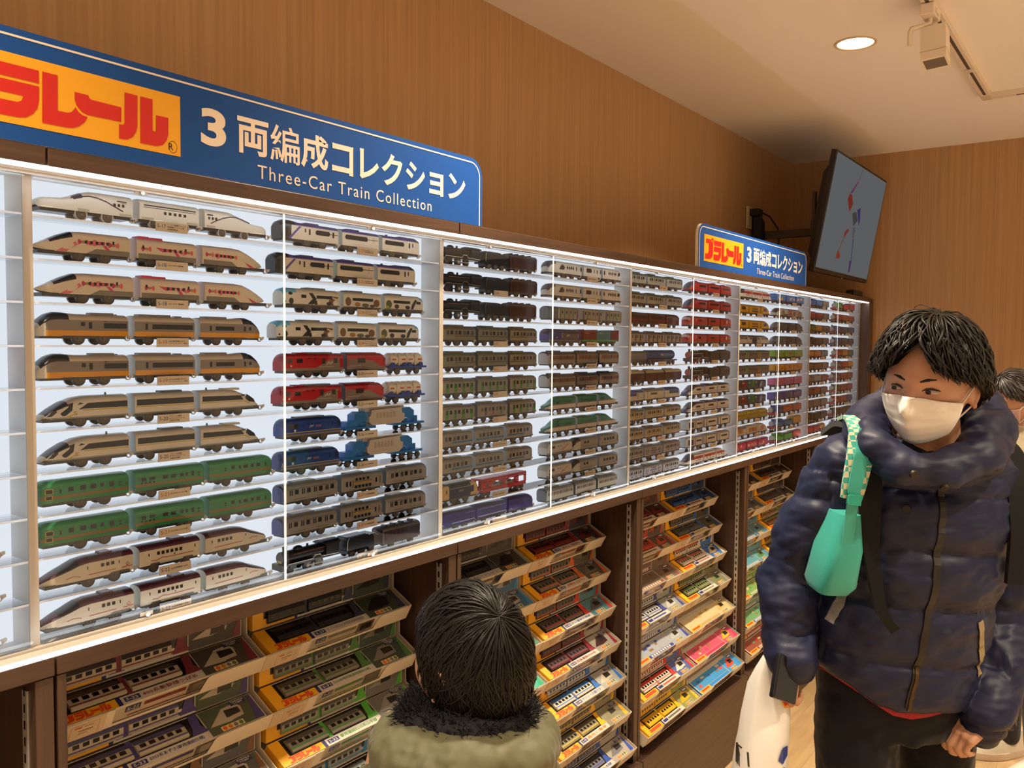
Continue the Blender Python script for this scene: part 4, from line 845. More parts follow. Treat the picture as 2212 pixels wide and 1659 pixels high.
def t_redpoint():
    r = '#b52a28'
    k = dict(body=r, roof='#a83a36', end='#a82a28', zs=39)
    D = lambda a, b: [W(a, 28, b, 35.5, DK)]+[W(x, 28, x+1.2, 35.5, '#8a8078') for x in np.arange(a+6, b, 9)]
    return [Car(180, 'slant', None, big=True, ws='#4d5560', wr=(6, 46), wz=22, dec=D(96, 160), units=[(84, 100, 3, '#9a4a44', 8)], **k), Car(108, dec=D(14, 96), units=[(60, 84, 3, '#9a4a44', 8)], **k), Car(112, None, 'round', dec=D(12, 86), units=[(40, 60, 2, '#9a4a44', 8)], **k)]
def t_redround():
    r = '#b8301f'
    k = dict(body=r, roof='#a82c22', bands=[(17, '#7a6f62'), (38, r)], end='#9a2a20', zs=39)
    return [Car(184, 'round', None, big=True, ws='#c9b6ae', wr=(4, 12), wz=26, dec=[W(30, 28, 40, 38, '#c9c0b8'), W(96, 28, 118, 36, DK), ([(60, 26), (66, 26), (76, 38), (70, 38)], '#c9b6a2')], **k), Car(106, dec=[W(18, 28, 62, 36, DK)], **k), Car(110, None, 'round', dec=[W(30, 27, 38, 37, DK), W(52, 26, 60, 38, '#e4e4e0'), W(84, 27, 88, 37, '#d8d4d0')], **k)]
def t_orangeplate(): return [Steam(160, band='#c9c0b0', plate='#b23a20', front='#9a3a28', wheelc='#a8362a', boards='#241d1a'), Tender(84, col='#3f3a34', trim='#a89a82'), Coach(96, '#4a4238', '#4a4640', 4)]
def t_purplenose():
    w = '#d6cab4'
    k = dict(body=w, roof='#4a4658', bands=[(20, w), (21.2, '#5a5672'), (38, w)], end='#cfd0d2', zs=40)
    return [Car(164, 'long', None, big=True, ws='#3a3848', wr=(30, 90), wz=33, nosec='#4a5690', nosed=16, dec=[W(84, 27, 126, 34, DK)], **k), Car(108, dec=[W(30, 27, 76, 34, DK)], units=[(8, 50, 1.6, '#4a4658', 9)], **k), Car(122, None, 'round', dec=[W(24, 27, 66, 34, DK)], units=[(8, 50, 1.6, '#4a4658', 9)], **k)]
def t_ring():
    w = '#dbd0ba'; p = '#5a4a74'
    k = dict(body=w, roof='#b5ab98', end='#cfcac0', zs=40)
    f = Car(150, 'blunt', None, body='#cfc8bc', roof='#b5ab98', nosec='#bfc4c4', nosed=4, ws='#bfc4c4', big=True, dec=[W(12, 18, 58, 38, '#241d1a'), W(70, 14, 76, 40, p), W(136, 14, 142, 40, p), W(84, 27, 126, 33.5, DK)], end='#cfcac0', zs=40)
    return [f, Car(118, dec=[W(8, 14, 14, 40, p), W(106, 14, 112, 40, p), W(26, 27, 90, 33.5, DK)], **k), Car(118, None, 'panda', dec=[W(8, 14, 14, 40, p), W(100, 14, 106, 40, p), W(26, 27, 84, 33.5, DK)], **k)]
def t_redwhite(nose='long'):
    w = '#ded4c2'; r = '#c43226'
    k = dict(body=w, roof='#d6cebe', bands=[(27, w), (38, r)], end='#e2ddd2', zs=40)
    D = lambda a, b: [W(a, 29, b, 36, '#8e2a22'), W(a+4, 20, a+18, 24, '#8a8070'), W(b-18, 20, b-4, 24, '#8a8070'), ([((a+b)/2-4, 27), ((a+b)/2+4, 27), ((a+b)/2, 19)], DK)]
    return [Car(164, nose, None, big=True, ws='#2b2a30', wr=(10, 70), wz=26, dec=D(88, 140), **k), Car(106, dec=D(14, 92), **k), Car(122, None, nose, dec=D(10, 74), **k)]
def t_duster(cs=('#d9a514', '#d9a514')):
    y = cs[0]
    return [Car(118, None, 'blunt', body=y, roof='#c8960f', dec=[W(40, 24, 84, 37, '#5a4424'), W(44, 26, 80, 35, '#241d1a')], end=y, units=[(6, 24, 4, '#4a443c', 3)]), Car(124, body=y, roof='#c8960f', dec=Row(5, 30, 13, 7, 26, 36, '#4a3418')+[W(26, 18, 94, 23, '#5a4424')], end=y), Car(116, None, 'slant', body=y, roof='#c8960f', dec=[W(24, 24, 62, 37, '#5a4424'), W(28, 26, 58, 35, '#241d1a')], end=y, big=True)]
def t_whitenavy():
    w = '#cfc4ae'
    return [Car(116, body=w, roof='#6a6c6a', dec=[W(6, 30, 110, 37, '#4a4438'), W(14, 31, 34, 36, w), W(50, 31, 90, 36, '#8a8272')], end='#d6d4cc'), Car(128, body=w, roof='#4a4658', dec=[W(40, 14.5, 92, 40, '#2c2844'), W(10, 30, 36, 36, '#4a4438'), W(96, 30, 122, 36, '#4a4438')], end='#d6d4cc'), Car(124, None, 'slant', body=w, roof='#8a8a82', dec=[W(8, 30, 84, 37, '#4a4438'), W(20, 31, 60, 36, '#8a8272')], end='#d6d4cc')]
def t_greygreen():
    s = '#8a8078'
    D = lambda L, c: commuter(L, doors=None)+[W(x, 15, x+9, 25, '#7a5a4c') for x in np.arange(14, L-10, 22)]+[W(L-12, 15, L-3, 38, c)]
    return [Car(112, body=s, roof='#5a6a5c', dec=D(112, '#6fae3c'), end='#6fae3c'), Car(130, body=s, roof='#5a6a5c', dec=D(130, '#d09a28'), end='#6fae3c'), Car(118, body=s, roof='#5a6a5c', dec=D(118, '#c9a24a'), end='#d09a28')]
def t_contain(): return [Containers(118, DGR, [(2, 56, '#4d443e', '#9a9084'), (58, 114, '#8a2a24', '#d8cdbd')]), Containers(118, DGR, [(2, 40, '#3f6a6c', '#d8e0dc'), (42, 76, '#4d8a3a', None), (78, 116, '#3f5a6a', '#d8e0dc')]), Van(84, '#3a4a58', dec=[([(12, 20), (24, 20), (38, 40), (28, 40)], '#c9cfd0')])]
def t_gold():
    g = '#b0981c'
    D = lambda L: [Disc(x, 31, 3, 4.5, '#6d5c12', 10) for x in np.arange(14, L-10, 13)]+[W(2, 18, L-2, 20, '#7d7460')]
    return [Car(120, body=g, roof='#c4aa2a', dec=D(120), end='#d8b822'), Car(124, body=g, roof='#c4aa2a', dec=D(124), end='#d8b822'), Car(116, None, 'round', body=g, roof='#c4aa2a', dec=D(116), end='#d8b822')]
def t_creampic():
    w = '#ddcdb0'
    D = lambda x0, x1, s: [W(x0, 20, x1, 38, '#c98a5a'), Disc((x0+x1)/2, 28, 12, 7, '#b0603a', 12), Disc((x0+x1)/2+8, 30, 6, 5, '#8a5a2c', 10), Disc((x0+x1)/2-10, 25, 5, 4, '#e0b05a', 10)]
    return [Car(120, body=w, roof='#8a6a6a', dec=D(14, 86, 1), end='#d9cfc0'), Car(124, body=w, roof='#d2c6ae', dec=D(24, 104, 2)+[W(22, 19, 26, 39, '#4a3a24'), W(104, 19, 108, 39, '#4a3a24')], end='#d9cfc0'), Car(118, None, 'slant', body=w, roof='#d2c6ae', dec=D(12, 66, 3), end='#d9cfc0', big=True)]
def t_pics(col, cs, n=3, seed=1): return [Picture(120, col, cs, seed), Picture(122, col, cs, seed+1), Picture(118, col, cs, seed+2)]
def t_whitebrown():
    w = '#cfc4b0'
    return [Car(180, 'swallow', None, body=w, roof=w, big=True, ws='#3a3c40', wr=(14, 56), dec=[([(86, 24), (130, 24), (124, 38), (96, 38)], '#6a5a44'), ([(98, 26), (112, 26), (108, 36)], '#c9bda2'), W(110, 14.2, 176, 22, '#5d564c'), W(70, 14.2, 104, 18, '#5d564c')], end='#cfd2d0'), Car(104, body='#b59a90', roof='#9a6a64', dec=[W(8, 18, 46, 38, '#a0584c'), W(52, 18, 60, 38, '#d2c6b8'), W(66, 20, 94, 36, '#6a5648')], end='#d2d2cc'), Car(118, None, 'swallow', body=w, roof='#b9ab98', dec=[W(6, 18, 14, 38, '#a0584c'), ([(20, 20), (80, 20), (76, 38), (20, 38)], '#8d7058'), W(10, 14.2, 70, 19, '#5d564c')], end='#d2d2cc')]
def t_dark():
    d = '#3c3630'
    D = lambda L: Band([(10, 24), (L*.4, 34), (L*.7, 24), (L-10, 34)], 1.4, '#6d6354')+Band([(6, 18), (L*.5, 20), (L-6, 18)], 1.2, '#7d7260')
    return [Car(180, 'slant', None, body=d, roof='#4a453e', ws='#7a7a7c', wr=(14, 46), big=True, dec=[([(p[0]+50, p[1]) for p in q], c) for q, c in D(120)], end=d), Car(106, body=d, roof='#4a453e', dec=D(106), end=d), Car(116, None, 'slant', body=d, roof='#454a3e', dec=D(80), end=d)]
def t_tank(body, boards, wagons, wheelc='#3a3632'):
    return [Steam(120, body=body, trim=None, cabc=body, front='#a8a49c', wheelc=wheelc, boards=boards, tank=True, dome=body)]+wagons
def build_train(cars, root, near, gap=11):
    x = 0.0
    for c in cars:
        (build_car if c['k'] == 'car' else build_custom)(c, root, x, near); x += c['L']*c.get('xs', 1.0)+gap
    return x-gap
# ------------------------------------------------------------------ which train stands where: (bay, column, row) -> kind, words
ROWZ = SHZ+[ZB+.003]
BAYN = ['first', 'second', 'third', 'fourth', 'fifth']
ORD = ['top', 'second', 'third', 'fourth', 'fifth', 'sixth', 'seventh', 'eighth', 'ninth', 'tenth', 'bottom']
T = {}
def kind(key, fn, words): T[key] = (fn, words)
P_ = lambda a: pm(a)
kind('maglev', t_maglev, 'long-nosed white magnetic levitation toy train with thin black curves')
kind('ribbon', t_ribbon, 'cream bullet toy train with pink and red ribbon pattern')
kind('yellow', t_yellow, 'grey express toy train with broad yellow lower band')
kind('stream', t_stream, 'white slanted-nose toy train with black window band and yellow line')
kind('green', t_green, 'green toy train with gold band and many small windows')
kind('tsubame', t_tsubame, 'cream bullet toy train with maroon roof and red line')
kind('azusa', t_azusa, 'white express toy train with violet roof and black open cab')
kind('panda', t_panda, 'white toy train with black-patched front and brown animal pictures')
kind('redloco', t_redloco, 'red and grey double locomotive toy with a twin tank wagon')
kind('blueloco', t_blueloco, 'dark blue electric locomotive toy with blue and grey heavy-load wagon')
kind('silverblue', t_silverblue, 'silver commuter toy train with blue front and double-deck middle car')
kind('steam1', lambda: t_steam(), 'black steam locomotive toy with white running line, tender and brown coach')
kind('steam2', lambda: t_steam(trim='#8d8678', band='#8a6a4a'), 'plain black steam locomotive toy with tender and maroon coach')
kind('olive', t_olive, 'grey commuter toy train with olive green roof and band')
kind('yamanote', t_yamanote, 'silver commuter toy train with bright green doors')
kind('yamapink', lambda: t_yamanote(True), 'silver and green toy train with pink printed doors on the middle car')
kind('bluestripe', t_bluestripe, 'silver commuter toy train with light blue stripe')
kind('carrier', t_carrier, 'navy and cream locomotive toy pulling a red car carrier wagon')
kind('sleeper', t_sleeper, 'shiny dark blue sleeper toy train with oval windows')
kind('spacia', t_spacia, 'white express toy train with diamond lattice windows')
kind('osaka', t_osaka, 'grey subway toy train with green and blue upright stripes')
kind('bluecont', t_bluecont, 'blue freight locomotive toy with green wagon carrying red and teal containers')
kind('brown', t_brown, 'grey toy train with close brown window posts')
kind('greenbullet', t_greenbullet, 'green and cream long-nosed bullet toy train')
kind('cassio', t_cassio, 'pale locomotive toy with orange slashes pulling silver observation coaches')
kind('silver2', t_silver2, 'silver commuter toy train with dark front and coloured window posts')
kind('greyroof', t_greyroof, 'grey commuter toy train with moss green roof')
kind('maroonx', t_maroonx, 'dark maroon round-ended express toy train')
kind('brownwin', t_brownwin, 'silver toy train with brown door panels')
kind('bluetank', t_bluetank, 'grey toy car coupled to a long blue tank wagon')
kind('maroonwin', t_maroonwin, 'dark maroon coach toy train with cream roof')
kind('wbblue', t_wbblue, 'cream toy train with blue window panels at both ends')
kind('ivory', t_ivory, 'ivory commuter toy train with mustard band')
kind('lilac', lambda: t_lilac(), 'grey commuter toy train with lilac marks and double-deck middle car')
kind('lilac2', lambda: t_lilac(True), 'light grey commuter toy train with lilac marks')
kind('redpoint', t_redpoint, 'red express toy train with grey sloping windscreen')
kind('redround', t_redround, 'red round-nosed toy train with grey skirt')
kind('orangeplate', t_orangeplate, 'black steam locomotive toy with orange front and red wheels')
kind('purplenose', t_purplenose, 'cream bullet toy train with dark roof and blue nose')
kind('ring', t_ring, 'cream toy train with violet rings and black open front')
kind('redwhite', lambda: t_redwhite(), 'white bullet toy train with red upper half')
kind('redwhite2', lambda: t_redwhite('slant'), 'red-topped white toy train with sloping end')
kind('duster', t_duster, 'yellow inspection toy train with large dark windows')
kind('whitenavy', t_whitenavy, 'cream toy train with navy panel on the middle car')
kind('greygreen', t_greygreen, 'grey commuter toy train with lime and orange gangways')
kind('contain', t_contain, 'container toy train in grey, red, teal and green')
kind('gold', t_gold, 'shiny gold round-ended toy train')
kind('creampic', t_creampic, 'cream toy train with orange pictures')
kind('crimson', lambda: t_pics('#b3274e', ['#d8a04a', '#c9506a', '#e0c08a', '#5a78b0'], 3, 5), 'crimson toy train with yellow printed pictures')
kind('bluepic', lambda: t_pics('#2f6cb0', ['#e0a83a', '#d8c8a0', '#b0503a', '#5a3f7a'], 3, 11), 'blue toy train with colourful printed pictures')
kind('whitebrown', t_whitebrown, 'white bullet toy train with brown and pink patches')
kind('darka', t_dark, 'dark grey streamlined toy train with pale curved lines')
kind('lime', lambda: t_pics('#7fae38', ['#8a6a3a', '#6a6a34', '#a9863a'], 3, 21), 'lime green toy train with brown picture panels')
kind('amber', lambda: t_pics('#d0921f', ['#8a5a2a', '#b0702c', '#7a5a2a'], 3, 31), 'amber yellow toy train with brown picture panels')
kind('pink', lambda: t_pics('#c8628a', ['#a0505a', '#b0606a', '#7f8ac0', '#8a5a4a'], 3, 41), 'pink toy train with brown picture panels')
kind('violet', lambda: t_pics('#4d4a96', ['#7a5a4a', '#5a5a70', '#a08a6a'], 3, 51), 'violet blue toy train with grey picture panels')
tk = lambda b, bo, w: (lambda: t_tank(b, bo, w()))
kind('e1', tk('#2f62a8', '#a82a2a', lambda: [Van(128, '#b5622a'), Van(120, '#a8591f', '#a85a24')]), 'blue toy tank engine with two orange coaches')
kind('e2', tk('#2f6fb4', '#9a2f30', lambda: [Van(120, '#3a78b4', '#2c4a6a', 40), Van(112, '#c8941f', '#d0a02c', 50)]), 'blue toy steam engine with blue tender and yellow van')
kind('e3', tk('#3a9a3c', '#a03030', lambda: [Van(118, '#389038', '#2f5a30', 44), Van(108, '#d0282a', '#c8262a')]), 'green toy steam engine with green tender and red van')
kind('f1', tk('#2f66a6', '#8a2838', lambda: [Van(96, '#3a70ac', '#2a4a72'), Van(104, '#7a6a48', '#b0824a')]), 'blue toy engine with blue wagon and tan-topped wagon')
kind('f2', lambda: [Van(118, '#a8342a', '#9a2c26', 49), Van(112, '#9a362c', '#93302a'), Van(100, '#5f5636', '#575030')], 'dark red toy wagons with an olive wagon behind')
kind('f3', tk('#5c7a2c', '#9a3a34', lambda: [Van(96, '#c08a1f', '#b87c1c'), Van(128, '#6a5636', '#5a4a30')]), 'green toy engine with amber tender and brown wagon')
kind('f4', tk('#4a3c30', '#8a3034', lambda: [Van(112, '#54452f', '#5a5a34'), Van(104, '#5a4a34', '#6a6238')]), 'dark brown toy engine with brown and olive wagons')
kind('f5', lambda: [Van(110, '#c8841f', '#7a4a30', base='#8a3a2a'), Van(104, '#c8802a', '#8a5230', base='#7a3a2a'), Van(112, '#4d5a4a', '#3f5a4c')], 'orange-yellow toy coaches with a dark green wagon')
kind('f6', lambda: [Van(112, '#7a5a38', '#6a4e34', 48), Van(122, '#80643c', '#6f5636'), Van(110, '#76592f', '#684e30')], 'row of tan brown toy goods wagons')
kind('f7', tk('#8f857c', '#5a4e42', lambda: [Van(110, '#a9a6a4', '#8a8a88', 49), Van(118, '#9a5f48', '#8a5440')]), 'grey toy engine with grey van and rust wagon')
kind('f8', lambda: [Van(116, '#7a4a2c', '#6a4428'), Van(96, '#9a5a2c', '#8a5028', 49), Van(122, '#7a5636', '#6a4a30')], 'rust brown toy wagons with taller orange middle van')
kind('f9', lambda: [Van(112, '#85786a', '#7a6e62', 48), Van(110, '#8a7f72', '#7d7266', 48), Van(118, '#877b6e', '#7a6f64', 48)], 'row of three grey-brown toy coaches')
kind('f10', lambda: [Steam(128, body='#4a4028', trim=None, cabc='#4d4530', boards='#3c3424'), Tender(100, '#4a4228', None), Van(110, '#5c5444', '#524a3c')], 'dark olive toy steam engine with tender and wagon')
kind('f11', lambda: [Van(128, '#a8302c', '#98282a', 48), Van(96, '#a03430', '#96302c'), dict(Tanks(108, '#8a3a2a', '#c8a03a', '#8a6a20'))], 'red toy coaches with a yellow drum wagon')
kind('g1', tk('#4f9a48', '#b03030', lambda: [Van(108, '#b0342c', '#a03028', 42), Van(104, '#a82c28', '#a84038', 50)]), 'green toy engine with two red wagons')
kind('g2', tk('#9a4a3a', '#7a4a34', lambda: [Van(120, '#b8562c', '#b05a34', 49), Van(112, '#b0522c', '#a84a2c')]), 'reddish toy engine with two orange wagons')
kind('g3', tk('#3f6aa0', '#9a4038', lambda: [Van(128, '#4a5a78', '#46587a', base='#8a2c34'), Van(124, '#475672', '#43557a', base='#8a2c34')]), 'blue toy engine with two slate blue coaches')
kind('g4', tk('#3f6492', '#5a4a5a', lambda: [Van(118, '#4c5264', '#4a5266', 49), Van(114, '#485064', '#464e62')]), 'blue toy engine with two grey-blue wagons')
kind('g5', tk('#b0502f', '#b03a34', lambda: [Van(96, '#c8901f', '#c08820', 50), Van(102, '#4d6a44', '#466040')]), 'orange-red toy engine with yellow van and green wagon')
kind('g6', tk('#7f6f88', '#a84a3c', lambda: [Van(106, '#c8402c', '#b83a2a'), Van(100, '#d0962c', '#c88c24')]), 'mauve toy engine with red and yellow wagons')
kind('g7', tk('#7d6a68', '#8a4a40', lambda: [Van(118, '#a05c34', '#945432'), Van(110, '#9a5630', '#8a4e2e')]), 'grey-mauve toy engine with two brown wagons')
kind('g8', tk('#5c7038', '#a8382c', lambda: [Van(116, '#a24632', '#964230'), Van(106, '#9a3f2e', '#8a3c2c')]), 'olive green toy engine with two brick red wagons')
kind('g9', tk('#a5483a', '#a8382c', lambda: [Van(124, '#aa5034', '#9c4a32'), Van(100, '#3a5a94', '#3a568a')]), 'brick red toy engine with rust wagon and blue wagon')
kind('g10', tk('#5a5240', '#9a382c', lambda: [Van(122, '#5e553f', '#564e3c'), Van(112, '#5a4e3c', '#50503c')]), 'khaki toy engine with two khaki wagons')
kind('g11', tk('#3568b0', '#a83a34', lambda: [Van(116, '#3a70b8', '#32589a'), Van(92, '#a82c34', '#9a2a30', 49)]), 'blue toy engine with blue wagon and red wagon')
LAY = {
 (0, 0): 'maglev ribbon ribbon yellow yellow stream stream green green tsubame tsubame',
 (0, 1): 'azusa azusa panda panda redloco redloco blueloco blueloco silverblue silverblue steam1',
 (1, 0): 'steam1 steam2 steam2 olive olive yamanote yamapink bluestripe bluestripe carrier sleeper',
 (1, 1): 'spacia spacia osaka bluecont brown brown greenbullet greenbullet cassio cassio silver2',
 (2, 0): 'greyroof greyroof maroonx brownwin bluetank maroonwin wbblue ivory ivory lilac lilac2',
 (2, 1): 'redpoint redpoint redround redround orangeplate orangeplate purplenose purplenose ring ring redwhite',
 (3, 0): 'redwhite2 duster duster whitenavy greygreen greygreen contain contain gold creampic crimson',
 (3, 1): 'bluepic whitebrown darka darka lime amber pink violet e1 e2 e3',
 (4, 0): 'f1 f2 f3 f4 f5 f6 f7 f8 f9 f10 f11',
 (4, 1): 'g1 g2 g3 g4 g5 g6 g7 g8 g9 g10 g11'}
PROTO = {}
def put_train(key, near, loc, label, group):
    fn, words = T[key]
    if (key, near) not in PROTO:
        root = thing('toy_train', label, 'toy train', loc, group); root.scale = (S_,)*3
        cars = fn()
        tot = sum(c['L'] for c in cars)+22
        if tot > 410 and cars[0]['k'] == 'car' and cars[0]['L'] > 145: cars[0]['xs'] = max(.74, (398-(tot-cars[0]['L']))/cars[0]['L'])
        n = build_train(cars, root, near); PROTO[(key, near)] = (root, n)
        return root, n
    r, n = PROTO[(key, near)]
    return copy_tree(r, loc, label, group), n
side = ('left', 'right')
for (s, c), names in LAY.items():
    names = names.split()
    for k, key in enumerate(names):
        same = [i for i, q in enumerate(names) if q == key]
        lab = T[key][1]
        if len(same) > 1: lab += ', %s of the identical pair' % ('upper' if k == same[0] else 'lower')
        if s == 0 and key == 'steam1': lab = 'black steam toy train with white line on bottom shelf beside the child'
        if (s, c, k) == (1, 0, 0): lab = 'black steam toy train with white line on top shelf of second bay'
        r_ = random.Random(s*100+c*50+k)
        x = s*.9+(.012 if c == 0 else .455)+r_.uniform(-.002, .004)
        if s == 0 and c == 1 and k in (1, 3): x -= .012
        root, n = put_train(key, s <= 1, (x, .030, ROWZ[k]), lab, 'toy trains on the shelves of the display case')
        L = n*S_
        if c == 0 and x+L > s*.9+.452: root.location.x = s*.9+.452-L
        if c == 1:
            if x+L > s*.9+.880: root.location.x = s*.9+.880-L
            elif s >= 1: root.location.x = max(x, s*.9+.845-L)
# the bay cut by the left edge shows only the tail ends of its trains
for k, key, words in ((0, 'duster', 'yellow'), (4, 'redpoint', 'red'), (8, 'greenbullet', 'green'), (9, 'greenbullet', 'green'), (10, 'tsubame', 'cream')):
    root, n = put_train(key, False if key in ('duster', 'redpoint') else True, (-.9+.44, .030, ROWZ[k]), '%s toy train end at left picture edge, %s shelf of the cut-off bay' % (words, ORD[k]), 'toy trains on the shelves of the display case')
    root.location.x = -.048-n*S_

# ------------------------------------------------------------------ name cards on the shelf edges
CODES = {(0, 0): [17, 18, 18, 19, 19, 20, 20, 21, 21, 22, 22], (0, 1): [23, 23, 24, 24, 25, 25, 26, 26, 27, 27, 28], (1, 0): [29, 29, 29, 31, 31, 32, 32, 33, 33, 34, 35]}
CC = {17: '#4a5a72', 18: '#4a6a94', 19: '#c8743a', 20: '#4a5068', 21: '#c8743a', 22: '#4a4a8a', 23: '#d0803a', 24: '#c87a4a', 25: '#5a6450', 26: '#5a6450', 27: '#c84a3c', 28: '#4a4844', 29: '#a85a44', 31: '#c85a3c', 32: '#c85a3c', 33: '#c85a3c', 34: '#7a7a4a', 35: '#c8703c'}
CN = {17: ['レールで速度チェンジ!!', '超電導リニア L0系', '改良型試験車'], 18: ['ハローキティ新幹線'], 19: ['E657系特急ひたち', '(リバイバルカラー・黄色)'], 20: ['プラレール鉄道', 'ホワイトストリーム', '(連結仕様)'], 21: ['JR九州ゆふいんの森'], 22: ['800系新幹線つばめ'], 23: ['E353系あずさ', '(専用連結仕様)'], 24: ['パンダくろしお', 'Smileアドベンチャー', 'トレイン(専用連結仕様)'], 25: ['EH500金太郎'], 26: ['EF210桃太郎'], 27: ['E235系横須賀線'], 28: ['D51 200号機', '蒸気機関車'], 29: ['ライト付', 'C61 20号機蒸気機関車'], 31: ['E233系埼京線', '(専用連結仕様)'], 32: ['E235系山手線', '(専用)'], 33: ['E233系京浜東北線'], 34: ['EF65電気機関車'], 35: ['ブルートレイン']}
PAPER = mat('#e2d4be', .7, name='card_paper'); INK = mat('#4a3a2c', .7)
CARD = MB(); CARD.box(0, .0575, -.0018, -.0005, -.003, .0118, PAPER); CARDME = CARD.mesh('name_card')
for (s, c), names in LAY.items():
    for k in range(11):
        if (s, c, k) in ((1, 0, 0), (1, 0, 2)): continue
        o = bpy.data.objects.new('name_card', CARDME); COL.objects.link(o)
        o.location = (s*.9+(.192 if c == 0 else .634), 0, ROWZ[k])
        code = CODES.get((s, c)); b = MB()
        if code:
            q = code[k]; add_text(b, 'S-%d' % q, .0025, -.0021, .0022, mat(CC[q], .7), height=.0062, width=.0155, bold=.004)
            ln = CN[q]; h = .0026 if len(ln) > 1 else .0030
            if s == 0 or len(ln) == 1:
                for i, t_ in enumerate(ln): add_text(b, t_, .0205, -.0021, .0036+(len(ln)-1)*.0017-i*.0036, INK, height=h, width=min(.034, .0031*len(t_)), bold=.01, res=1)
            tag(o, 'cream name card S-%d, %s shelf edge, %s half of %s lit bay' % (q, ORD[k], side[c], BAYN[s]), 'name card', 'name cards on the shelf edges')
        else:
            b.add([(.003, -.0021, .003), (.015, -.0021, .003), (.015, -.0021, .0075), (.003, -.0021, .0075)], [(0, 1, 2, 3)], mat('#c8805a', .7))
            b.add([(.019, -.0021, .004), (.045, -.0021, .004), (.045, -.0021, .0065), (.019, -.0021, .0065)], [(0, 1, 2, 3)], mat('#9a846a', .7))
            tag(o, 'faintly printed cream card, %s shelf edge, %s half of %s lit bay' % (ORD[k], side[c], BAYN[s]), 'name card', 'name cards on the shelf edges')
        mesh_obj('card_print', b.mesh('card_print'), o)
# ------------------------------------------------------------------ sloping trays with boxed trains below the case
side_ = ("left", "right")
TH_ = math.radians(28.6); UPY, UPZ = math.sin(TH_), math.cos(TH_)
TRAYM = mat('#d9cbb4', .42, name='tray_enamel'); CLEARP = glassy('clear_strip', (.95, .95, .93), .08, 1.35)
YEL = mat('#f2b01c', .45); RED = mat('#dd4a1a', .5); NAV = mat('#2a2f6e', .45); CARTON = mat('#c9c0b0', .55); LOGOW = mat('#d8d2c6', .5); DOTS = [mat('#d9642a', .5), mat('#c9812a', .5), mat('#6a7288', .5), mat('#4f7a3a', .5)]
WINB = mat('#17130f', .25)
BL, BH, BT = .386, .0615, .0365     # box length, face height, thickness
def quad(b, x0, y0, x1, y1, z, m): b.add([(x0, y0, z), (x1, y0, z), (x1, y1, z), (x0, y1, z)], [(0, 1, 2, 3)], m)
def flat(p): return (p[0], p[2], -p[1])       # XZ lettering laid onto the XY face
